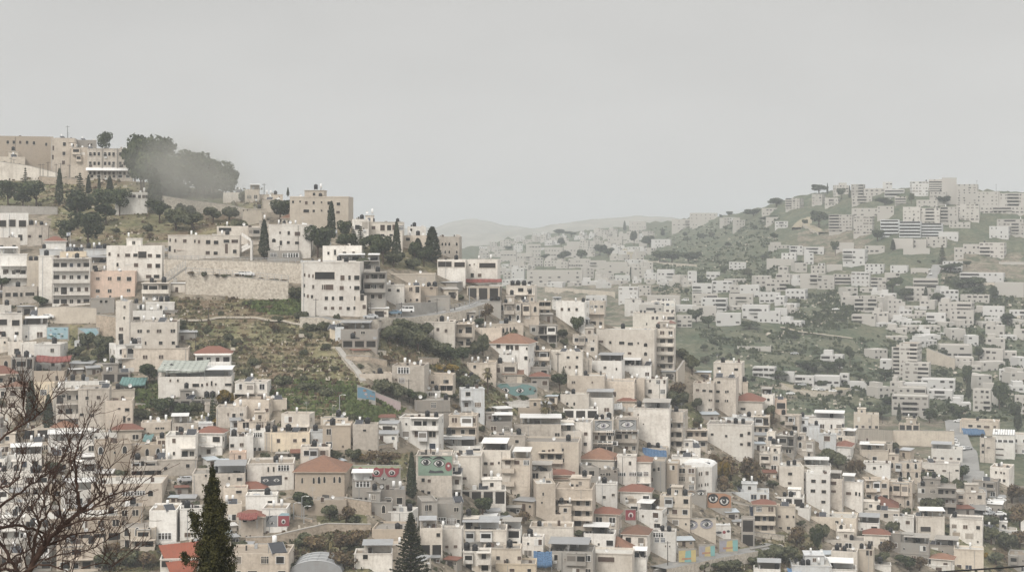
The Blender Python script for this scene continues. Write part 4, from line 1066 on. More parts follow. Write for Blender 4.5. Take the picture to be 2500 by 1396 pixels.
FAR='''
1918 1962 484 512 20 c X f5
1982 2015 474 500 20 c X f4
2014 2050 483 503 10 c X f2
2034 2072 452 478 -15 c X f4 U40-90
2078 2112 450 478 10 c X f4 Br1234
2110 2160 460 478 0 c X f2 W4
2155 2178 444 462 0 w X f2
2185 2212 480 496 0 c X f3 Bf12
2080 2130 478 500 3 c X f3
2160 2208 462 480 2 w X f2 Bf12
2222 2266 443 478 -10 w X f5 W5
2268 2305 438 470 0 c X f6 Bf12345
2300 2335 434 495 0 c X f9 N D14 | tall pale windowless tower slab on the far ridge, upper right
2336 2388 450 500 5 c X f8 W4
2270 2310 468 500 3 c X f4
2238 2290 488 508 3 c X f2 W4
2386 2440 468 520 5 c X f6 W5
2440 2510 472 522 5 c X f6 W6
2080 2182 508 528 3 c X f2 W6
2142 2182 503 530 0 c X f3
2205 2248 505 545 4 c X f5
2246 2296 508 548 4 c X f5
2296 2340 505 545 4 c X f5
2336 2392 498 540 4 c X f6
2395 2500 505 522 3 c X f2
2024 2086 524 568 8 c X f6 W7 | long pale apartment block left of the far twin pair on the right hillside
2084 2134 528 573 8 c X f6 W6
2150 2196 536 578 5 b X f5 Bf12345 W4
2196 2250 540 579 5 b X f5 Bf12345 W4
2250 2302 545 580 5 b X f5 Bf12345
2318 2368 542 556 0 c X f2 W5
2416 2466 552 582 8 w X f3 W4
2435 2500 535 570 5 c X f4 W5
2456 2502 545 575 3 c X f4
2180 2230 582 608 3 c X f3 N
2218 2262 584 606 3 c X f2 W4
2262 2312 578 602 4 c X f3
2292 2340 566 585 3 w X f1
2352 2394 596 622 3 c X f2
2392 2456 592 630 8 c X f4 Bl123
2330 2352 604 630 0 g X f2
2206 2270 606 622 2 c X f1 N
2058 2118 608 646 10 w X f3 W3 | far white block with a taller corner tower on the right hillside
2112 2160 600 618 2 k X f2
2040 2085 592 612 2 c X f1 W4
1956 2012 603 622 2 w X f2 Bm12
1927 1960 600 626 -5 w X f3
1908 1946 618 644 6 w X f3
1872 1938 632 650 0 k X f1 N
1980 2016 648 668 3 c X f2
1998 2014 643 668 0 w X f3 D5
2018 2056 646 664 0 k X f1 N
2112 2160 645 670 6 w X f3
2174 2218 648 668 6 w X f2
2224 2266 655 672 0 g X f1
2302 2350 638 662 5 w X f3
2345 2452 666 686 5 w X f2 Bl12
2430 2502 690 728 5 c X f3 N
1996 2038 672 706 3 c X f4
1954 1998 668 702 5 c X f3 N
2035 2080 670 694 4 c X f3 Bf12
2079 2126 664 704 6 w X f4 W4
2126 2166 678 712 5 c X f4 W4
2160 2196 666 696 0 c X f3 Bf12
1895 1932 668 690 6 c X f2
1870 1932 682 710 6 c X f3 Br12
1854 1906 714 740 5 w X f2 W4
1918 1972 706 732 10 w X f2
2210 2262 700 736 5 c X f3 Bl123 W4 | far cream house with three stacked balconies beside a cypress, right hillside
2230 2290 680 705 0 g X f2 Bf12
2096 2142 722 762 -25 c X f4 W3 Bf1
2086 2140 728 760 0 c X f3 Bf123
2080 2140 768 794 5 c X f2 Bl12
2160 2196 768 785 0 c X f1
2262 2310 764 795 4 b X f2
2292 2378 738 775 8 c X f3 U5-30 | far cream stacked house group with rooftop tanks, right hillside
2320 2378 758 792 3 c X f3 Bm12
2346 2416 720 740 3 c X f2
2400 2452 748 780 3 w X f2
2465 2508 757 780 3 w X f2 W4
2004 2062 866 892 8 w X f2 Bl12 U10-50 D9 | lone cream house with open verandas amid green valley terraces
2196 2250 838 920 10 c X f8 W3 D14 | eight-storey pale apartment tower standing on the far valley side
2177 2200 848 916 -5 c X f7 Bf1234567
2204 2272 886 936 6 c X f5 W3 Br1234
2205 2262 935 965 0 w X f2
2250 2332 926 950 2 w X f2 W4
2192 2262 946 975 3 c X f2
2264 2328 952 976 5 w X f2 Bm2
2178 2268 966 1018 3 c X f4 W5 Bm123
2328 2352 966 982 0 w X f1 N
2290 2372 842 872 -5 c X f2 Br1
2390 2452 852 880 6 c X f2
2448 2498 900 922 3 c X f1
1800 1882 845 858 0 s X f1 N
1838 1896 896 922 8 w X f2 W4
1896 1940 908 930 3 w X f1 N
1940 1988 918 945 3 w X f2
1988 2052 918 940 3 w X f1 W4
2050 2074 912 938 6 b X f2
2072 2118 932 946 3 w X f1 N
1984 2028 942 958 3 w X f1
2376 2420 950 1002 4 c X f4 Br12
2400 2436 936 990 0 s X f3 N
2478 2510 966 1010 0 c X f3
2440 2470 902 925 0 w X f2
1510 1560 700 742 5 w X f4 W4 | pale four-storey block standing alone in the middle gap
1558 1590 697 722 5 c X f3
1388 1442 632 652 3 c X f2 W9 | far school wing with two rows of closely spaced windows
1440 1480 636 658 3 c X f2 N
1476 1534 640 668 3 c X f2 W2
1286 1424 660 692 3 k X f3 W6 | long grey school building with dark window bands, centre distance
1222 1262 612 640 4 c X f2
1262 1302 618 646 4 c X f2
1284 1320 596 626 0 c X f3
1330 1375 604 626 3 c X f2
1376 1416 600 630 3 c X f2
1384 1418 590 606 3 c X f1
1430 1455 588 602 3 c X f1
1484 1520 578 598 3 c X f2
1530 1560 565 592 3 c X f3
1536 1578 540 566 3 c X f3
1560 1580 590 606 3 c X f1
1590 1640 584 602 6 w X f2 
1640 1700 535 560 3 c X f3 W5
1684 1752 520 544 3 c X f3 W6
1604 1648 658 690 5 w X f2
1724 1758 664 678 3 w X f1
1780 1822 640 656 3 w X f2
1502 1538 672 686 0 w X f1
1690 1740 692 722 3 w X f2 Bl12
1738 1790 686 716 3 w X f3
1782 1818 696 722 0 c X f2 Bf1
1690 1752 718 742 0 c X f2
1806 1856 696 728 5 w X f2
1780 1840 718 748 3 c X f2
1712 1778 728 762 6 w X f3
1690 1750 748 784 3 c X f3 W4
1748 1810 765 792 3 w X f2
1812 1880 745 780 5 w X f2 
1652 1690 770 800 3 c X f3
1850 1906 760 788 3 w X f2 W4
1892 1922 752 768 0 w X f1 N
1580 1662 722 752 3 c X f2 W4
1430 1482 722 750 3 w X f2
1560 1620 745 775 3 c X f2
1640 1700 745 762 0 w X f1
2440 2500 640 650 0 c X f1 N
1870 1900 530 545 0 c X f1
1892 1924 540 556 3 w X f2
1860 1905 508 525 0 c X f2
1690 1730 540 552 0 c X f1
'''
nnear_l=SEEN[0]
FL=FAR.strip().split('\n')
def farea(l): t=l.partition('|')[0].split(); a,b,c,d=[float(v) for v in t[:4]]; return (b-a)*(d-c)+(9e9 if '|' in l else 0)
NFILL=46; room=296-KC2['h']-NFILL
nh=0
for l in sorted(FL,key=farea,reverse=True):
    ap=any(k in l.split() for k in ('f4','f5','f6','f7','f8','f9'))
    if not ap: nh+=1
    house(l,mass=(not ap and nh>room))
def covered(x0,x1,yt,yb,lim=.35):
    a=0; A=(x1-x0)*(yb-yt)
    for r in RECTS:
        w=min(x1,r[2-1])-max(x0,r[0]); h=min(yb,r[3])-max(yt,r[2])
        if w>0 and h>0: a+=w*h
        if a>lim*A: return True
    return False
def green_at(x,y): return any(inpoly(x,y,P) for P in GREEN)
MUR=[(1021,1104,1113,1160),(637,688,1160,1186),(650,707,1250,1286),(1452,1494,1025,1051),(1511,1553,1022,1050),(1660,1752,1130,1195)]
# ------------------------------------------------------------------ painted murals: flat paint layers on their walls
def paint(name, rgb):
    g=sum(rgb)/3; rgb=tuple((x*.68+g*.32)*.92 for x in rgb); return mat('paint_'+name, rgb, .9, 0, .45, tuple(x*.55+.06 for x in rgb), .9, fine=.2)
PT=dict(white=paint('white',(.68,.67,.64)),black=paint('black',(.02,.02,.022)),green=paint('green',(.24,.38,.27)),red=paint('red',(.36,.035,.05)),teal=paint('teal',(.13,.30,.29)),
 grey=paint('grey',(.33,.34,.35)),violet=paint('violet',(.34,.33,.40)),orange=paint('orange',(.50,.22,.09)),blue=paint('blue',(.09,.28,.42)),yellow=paint('yellow',(.62,.47,.13)),turq=paint('turquoise',(.16,.47,.46)),
 lime=paint('lime',(.42,.50,.28)),pink=paint('pink',(.50,.36,.36)),charcoal=paint('charcoal',(.07,.075,.085)),sky=paint('sky',(.30,.52,.60)),dgreen=paint('dark_green',(.05,.15,.10)),brown=paint('brown',(.28,.17,.10)))
PK=list(PT); PMATS=[PT[k] for k in PK]; pi_=lambda k: PK.index(k)
class Mural:
    def __init__(s, to3d): s.mb=MB(); s.t=to3d; s.L=0
    def shape(s, pts, c):
        s.L+=1; a=[s.t(x,y,.03+.012*s.L) for x,y in pts]; s.mb.poly(a,pi_(c))
    def ell(s,x,y,rx,ry,c,n=16,a0=0,a1=360): s.shape([(x+rx*math.cos(R(a0+(a1-a0)*i/n)),y-ry*math.sin(R(a0+(a1-a0)*i/n))) for i in range(n if a1-a0==360 else n+1)],c)
    def almond(s,x,y,rx,ry,c,tilt=0):
        p=[]
        for i in range(13): t=i/12; p.append((-rx+2*rx*t,-ry*math.sin(math.pi*t)**.8-tilt*(2*t-1)))
        for i in range(1,12): t=1-i/12; p.append((-rx+2*rx*t,ry*.8*math.sin(math.pi*t)**.8-tilt*(2*t-1)))
        s.shape([(x+a,y+b) for a,b in p],c)
    def eye(s,x,y,rx,ry,out='black',iris='black',tilt=0,brow=None):
        if brow:
            p=[(x-rx*1.25+2.5*rx*i/8, y-ry*1.1-ry*.9*math.sin(math.pi*i/8)) for i in range(9)]+[(x+rx*1.2-2.4*rx*i/8, y-ry*1.0-ry*.35*math.sin(math.pi*i/8)) for i in range(9)]
            s.shape(p,brow)
        s.almond(x,y,rx*1.14,ry*1.22,out,tilt); s.almond(x,y,rx,ry,'white',tilt); s.ell(x,y-.05*ry,ry*.82,ry*.82,iris)
        if iris!='black': s.ell(x,y-.05*ry,ry*.4,ry*.4,'black')
        s.ell(x-ry*.25,y-ry*.3,ry*.22,ry*.25,'white',8)
    def build(s,parent,label=None):
        o=s.mb.build('mural',PMATS,parent)
        if label: o['label']=label
        return o
def on_house(hid):
    i=HOUSES[hid]
    def f(px,py,off): x,z=onwall(i,px,py); return (x,-off,z)
    return i['root'],f
def free_panel(x0,x1,yt,yb,label,wm=None,dy=1.0,tilt=0,name='painted_wall'):
    """a free-standing wall whose face carries paint; tilt shifts its right end up in photo pixels"""
    Y=hit((x0+x1)/2,yb)-dy; b=at((x0+x1)/2,yb,Y); root=empty(name,b); s=Y/F; w=(x1-x0)*s/2; h=(yb-yt)*s; t=tilt*s
    mb=MB(); mb.hexa([(-w,0,-4-t),(w,0,-4+t),(w,.4,-4+t),(-w,.4,-4-t)],[(-w,0,h-t),(w,0,h+t),(w,.4,h+t),(-w,.4,h-t)]); mb.build('masonry',[wm or CONC],root)
    c=MB(); c.hexa([(-w-.05,-.06,h-t+.002),(w+.05,-.06,h+t+.002),(w+.05,.46,h+t+.002),(-w-.05,.46,h-t+.002)],[(-w-.05,-.06,h-t+.12),(w+.05,-.06,h+t+.12),(w+.05,.46,h+t+.12),(-w-.05,.46,h-t+.12)]); c.build('coping',[CONC],root)
    root['kind']='thing'; root['category']='painted wall'; root['label']=label; root['group']='walls with street murals'
    MUR.append((x0-4,x1+4,yt-4,yb+2)); RECTS.append((x0-4,x1+4,yt-4,yb+2)); RECTS.append((x0,x1,yb,yb+24))
    xm=(x0+x1)/2
    def f(px,py,off): return ((px-xm)*s,-off,(yb-py)*s)
    return root,f
# green face with two large eyes
r,f=on_house('green'); m=Mural(f); m.shape([(1021,1160),(1104,1160),(1104,1113),(1021,1113)],'green'); m.eye(1040,1128,12,8.5,brow='black'); m.eye(1072,1131,13,9,brow='black')
m.ell(1095,1138,8,11,'red'); m.ell(1095,1136,3,3,'white'); m.shape([(1046,1153),(1084,1153),(1080,1147),(1062,1149),(1050,1146)],'charcoal'); m.build(r,'green mural of two wide eyes with a red flower')
r,f=free_panel(858,978,1136,1170,'low wall painted with three red flowers, each holding an eye, left of the tall cypress'); m=Mural(f)
m.shape([(859,1142),(977,1142),(977,1137),(859,1137)],'lime')
for x in (880,919,957):
    m.shape([(x-18,1141),(x-7,1143),(x,1139),(x+7,1143),(x+18,1141),(x+17,1153),(x+10,1163),(x-10,1163),(x-17,1152)],'red'); m.ell(x,1153,8,6.5,'white'); m.ell(x,1154,6,5,'black'); m.ell(x-1,1153,2,2,'white')
m.eye(936,1167,6,3); m.build(r)
r,f=free_panel(1196,1312,936,966,'low curving wall painted teal with large eyes, below the white red-roofed house',tilt=0); m=Mural(f)
m.shape([(1198,946),(1215,940),(1222,935.5),(1238,935.5),(1246,944),(1262,942),(1276,937),(1290,939),(1306,944),(1311,952),(1304,962),(1270,966),(1232,966),(1200,958)],'teal')
m.shape([(1219,942),(1226,936.5),(1236,936.5),(1243,942),(1238,939),(1225,939)],'dgreen')
m.eye(1233,953,11,7); m.eye(1269,953,10,6); m.eye(1294,949,3.5,3.5,'dgreen'); m.eye(1306,953,3.5,3.5,'dgreen'); m.build(r)
for h,x,y in (('eyeL',1473,1039),('eyeR',1532,1036)):
    r,f=on_house(h); m=Mural(f); m.shape([(x-21,y-14),(x+21,y-14),(x+21,y+12),(x-21,y+12)],'grey'); m.eye(x,y,15,7.5,'black','violet',tilt=1.5,brow='charcoal'); m.build(r,'grey painted eye filling the top storey')
r,f=on_house('barrel')
r,f=free_panel(1726,1786,1202,1240,'wall painted with two black-rimmed eyes on orange, lower right of centre',dy=4); m=Mural(f); m.shape([(1727,1239),(1785,1239),(1785,1210),(1770,1204),(1727,1203)],'orange')
for x,y in ((1741,1216),(1768,1222)):
    m.ell(x,y,13,12,'black'); m.shape([(x-11,y-1),(x-7,y+6),(x,y+9),(x+8,y+6),(x+11,y-1),(x+5,y-5),(x-5,y-5)],'white'); m.ell(x,y,5.5,7,'black'); m.ell(x-1,y-2,1.5,2,'white')
m.build(r)
r,f=free_panel(1672,1748,1266,1294,'wall painted with two violet-grey eyes above arched shop fronts, lower right of centre',dy=4,wm=WALL['s']); m=Mural(f)
for x,y in ((1688,1281),(1725,1279)): m.ell(x,y,16,11,'violet'); m.eye(x,y,11,6.5,'charcoal','charcoal',tilt=1,brow='charcoal')
m.build(r)
r,f=free_panel(1674,1724,1196,1216,'low grey wall with a pair of narrow faded painted eyes, right of the barrel roof',dy=4,wm=WALL['g']); m=Mural(f); m.eye(1687,1206,9,4.5,brow='brown'); m.eye(1711,1204,9,4.5,brow='charcoal'); m.build(r)
r,f=free_panel(1526,1553,1243,1270,'square red painted panel with a single white-arched eye, lower centre right',dy=3,name='painted_panel_wall'); m=Mural(f); m.shape([(1527,1269),(1552,1269),(1552,1244),(1527,1244)],'red'); m.ell(1540,1257,6,7,'white'); m.ell(1540,1259,4,6,'red'); m.ell(1540,1258,2.5,3.5,'black'); m.build(r)
r,f=on_house('blackeye'); m=Mural(f); m.shape([(637,1186),(688,1183),(688,1160),(637,1162)],'charcoal'); m.eye(649,1172,7,4,'grey','charcoal'); m.eye(675,1172,7,4,'grey','charcoal'); m.build(r,'dark mural of two pale staring eyes')
r,f=on_house('grayface'); m=Mural(f); m.shape([(650,1285),(677,1285),(677,1257),(650,1259)],'grey'); m.shape([(650,1275),(654,1259),(668,1257),(658,1264)],'charcoal'); m.eye(664,1276,7,4,'charcoal','charcoal'); m.shape([(679,1284),(706,1283),(706,1258),(679,1258)],'red'); m.shape([(679,1258),(706,1258),(706,1252),(688,1251)],'sky'); m.ell(692,1272,5,6,'white'); m.ell(692,1273,3,3.5,'black'); m.build(r,'grey half face beside a red panel with an eye')
r,f=free_panel(114,168,798,828,'parking terrace wall painted sky blue with birds and plants, left side',dy=2); m=Mural(f); m.shape([(115,827),(166,827),(166,799),(115,799)],'sky')
rq=random.Random(3)
for i in range(14): m.ell(rq.uniform(120,162),rq.uniform(803,823),rq.uniform(1.5,5),rq.uniform(1,2.5),rq.choice(['green','red','white','violet','dgreen','blue']),8)
m.build(r)
r,f=free_panel(190,242,800,824,'sloping wall painted with blue waves beneath a retaining wall, left side',dy=2); m=Mural(f); m.shape([(191,802),(235,801),(241,812),(232,821),(215,820),(205,810)],'sky'); m.shape([(208,814),(218,808),(228,811),(232,818),(218,819)],'turq'); m.build(r)
for (x0,x1,yt,yb,c,lab) in ((1656,1700,1340,1372,['yellow','turq','yellow'],'street-level wall painted yellow with a turquoise stripe, leftmost of the bright trio'),(1706,1746,1330,1358,['violet','yellow','turq'],'street-level wall painted violet, yellow and turquoise, middle of the bright trio'),(1756,1802,1316,1346,['violet','yellow','turq'],'street-level wall with yellow wedge and turquoise end, rightmost of the bright trio')):
    r,f=free_panel(x0,x1,yt,yb,lab,dy=5); m=Mural(f); w=x1-x0
    m.shape([(x0+1,yb-1),(x0+w*.5,yb-1),(x0+w*.4,yt+2),(x0+1,yt+4)],c[0]); m.shape([(x0+w*.35,yb-1),(x1-w*.25,yb-1),(x1-w*.2,yt+1),(x0+w*.4,yt+5)],c[1]); m.shape([(x1-w*.28,yb-2),(x1-1,yb-2),(x1-1,yt+1),(x1-w*.3,yt+2)],c[2]); m.shape([(x0+w*.2,yb-6),(x0+w*.7,yb-8),(x0+w*.72,yb-12),(x0+w*.2,yb-11)],'orange'); m.build(r)
r,f=free_panel(872,917,948,974,'short wall painted blue with orange and white splashes at the foot of the hill path',dy=1.5,tilt=-8); m=Mural(f); m.shape([(873,970),(916,977),(916,957),(885,945),(873,945)],'blue')
for i in range(7): m.ell(rq.uniform(882,912),rq.uniform(952,968),rq.uniform(2,5),rq.uniform(1,3),rq.choice(['orange','white','pink','charcoal']),8)
m.build(r)
r,f=free_panel(917,978,970,992,'long sloping pale pink wall beside the hill path, ending near the blue painted wall',dy=1.5,tilt=-12,wm=PT['pink'])
r,f=free_panel(1738,1784,1283,1308,'small white wall with red and black painted splash under a tin awning, lower right',dy=3,wm=WALL['w']); m=Mural(f); m.ell(1768,1298,4,4,'red'); m.ell(1755,1299,7,3,'charcoal'); m.ell(1778,1296,4,3,'charcoal'); m.build(r)

# ------------------------------------------------------------------ retaining walls, paths, roads
wall([(400,632,688),(500,635,686),(620,638,690),(738,643,694)],PALESTONE,'upper pale stone retaining wall below the cream villa, stained with tufts of weed',fence=(1.0,METAL))
wall([(453,668,724),(520,672,726),(600,678,729),(704,688,735)],PALESTONE,'lower pale stone retaining wall with a road and railing along its top',fence=(1.6,METAL))
wall([(0,503,524),(140,506,526)],CONC,'brown stained retaining wall under the dark trees at the upper left edge')
wall([(92,752,796),(160,748,796),(235,752,792)],WALL['s'],'grey concrete retaining wall under the five-storey balcony block')
wall([(235,768,822),(290,775,830)],STONE,'rough stone wall dropping beside the tall stair-tower house')
wall([(970,742,782),(1020,740,778),(1066,738,770)],CONC,'smooth curved concrete wall above the bend of the road')
wall([(1066,762,776),(1110,752,768),(1150,742,756),(1170,733,748)],TIN,'pale parapet curving uphill along the outside of the bend road',fence=(1.0,METAL))
wall([(736,775,785),(820,785,796),(886,788,800)],CONC,'long low grey wall below the big cream apartment block')
wall([(845,868,882),(900,870,890),(945,880,900)],STONE,'beige terrace wall above the hill path, below the concrete house on stilts')
wall([(1024,873,893),(1072,874,892)],STONE,'short tan terrace wall at the lower edge of the olive grove')
wall([(818,848,853),(838,875,882),(865,905,912),(880,930,940)],PALESTONE,'narrow pale wall running down the hill beside the footpath steps',thick=1.6)
wall([(600,1312,1330),(660,1310,1330),(720,1296,1318),(800,1278,1305),(905,1280,1310)],STONE,'long rough stone retaining wall with a road above, bottom left of centre')
wall([(2084,1046,1082),(2180,1050,1086),(2330,1052,1088)],WALL['s'],'very long beige boundary wall across the right side near the road')
wall([(1835,1340,1362),(1890,1330,1354),(1812,1345,1368)][:2],CONC,'beige street wall curving down right of the painted trio')
wall([(1600,1392,1404),(1660,1374,1388),(1810,1352,1366)],CONC,'street kerb wall below the yellow and turquoise murals')
wall([(395,478,520),(470,490,522),(552,500,524),(640,520,545)],PALESTONE,'tall sloping stone wall in the mist below the left forest')
wall([(0,395,440),(70,405,436),(150,425,440)],WALL['c'],'stepped beige wall of the old complex at left skyline')
wall([(95,430,448),(215,440,452)],STONE,'low rubble wall behind the row of slim cypresses, upper left')
wall([(2340,690,700),(2500,690,702)],WALL['s'],'far beige terrace wall near the right edge of the opposite hill')
wall([(2330,875,905),(2262,850,885)][::-1],WALL['s'],'far sloping sandy wall beside the eight-storey valley block')
wall([(1330,700,712),(1500,712,722)],WALL['s'],'far sandy embankment wall below the banded school')
wall([(1610,640,645),(1700,646,652)],WALL['s'],'far thin terrace wall above the grove in the middle gap')
wall([(330,985,992),(385,990,998)],PALESTONE,'little pale garden wall curving under the long terrace house')
wall([(1655,905,990),(1672,880,975)],WALL['s'],'tall tan buttress wall at the right foot of the broad cream block')
wall([(840,1215,1250),(905,1225,1262)],STONE,'stone garden wall below the arched red-roofed villa')
wall([(1100,1330,1352),(1180,1322,1350)],CONC,'grey yard wall between the tin-roofed houses at bottom centre')

def road(name,pts,w,m,lift=.2):
    """pts (px,py); ribbon laid on the ground there"""
    P=[]
    for (a,b),(c,d) in zip(pts,pts[1:]):
        n=max(2,int(math.hypot(c-a,d-b)/8))
        for i in range(n): P.append((a+(c-a)*i/n,b+(d-b)*i/n))
    P.append(pts[-1]); Q=[]
    for px,py in P:
        Y=hit(px,py,300 if py>crest(px) else 700)
        if Y: q=at(px,py,Y); Q.append(Vector((q.x,q.y,0)))
    for _ in range(5): Q=[Q[0]]+[(Q[i-1]+Q[i]*2+Q[i+1])/4 for i in range(1,len(Q)-1)]+[Q[-1]]
    mb=MB(); pr=None
    for i,q in enumerate(Q):
        d=(Q[min(i+1,len(Q)-1)]-Q[max(i-1,0)]).normalized(); n=Vector((-d.y,d.x,0))*w/2
        z=gzw(q.x,q.y)*.45+max(gzw(q.x+n.x*k,q.y+n.y*k) for k in (-1,0,1))*.55+lift
        a,b=Vector((q.x+n.x,q.y+n.y,z)),Vector((q.x-n.x,q.y-n.y,z)); dz=Vector((0,0,3 if w>3 else .5))
        if pr:
            mb.poly([pr[0],a,b,pr[1]],0); mb.poly([pr[1]-dz,b-dz,b,pr[1]],1); mb.poly([pr[0],a,a-dz,pr[0]-dz],1); mb.poly([pr[1]-dz,pr[0]-dz,a-dz,b-dz],1)
        pr=(a,b)
    structure(mb.build(name,[m,PALESTONE]))
road('road',[(735,783),(800,790),(890,790),(980,790),(1060,782),(1120,770),(1160,755),(1190,738)],6.5,ASPH)
road('road',[(2330,1030),(2335,1060),(2350,1100),(2362,1140),(2372,1180),(2378,1230),(2370,1260)],9,ASPH,.5)
road('road',[(2370,1255),(2410,1290),(2460,1310),(2520,1320)],8,ASPH,.4)
road('road',[(1605,1400),(1700,1380),(1800,1362),(1890,1345)],6,ASPH,.4)
road('road',[(1945,558),(1955,540),(1990,530),(1960,545),(1985,560),(2010,570)],8,PATHM,.6)
road('road',[(1905,940),(1960,960),(2030,962),(2060,950)],8,PATHM,.5)
road('road',[(1530,610),(1545,632),(1570,642),(1620,640)],9,PATHM,.6)
road('road',[(2265,700),(2280,670),(2290,650)],7,ASPH,.6)
road('path',[(1905,800),(1960,815),(2020,822),(2080,830)],2.5,PATHM,.4)
road('path',[(1640,740),(1660,755),(1680,760)],2.5,PATHM,.4)
road('path',[(440,785),(520,782),(600,778),(690,788),(780,805),(820,812)],1.6,PATHM,.15)
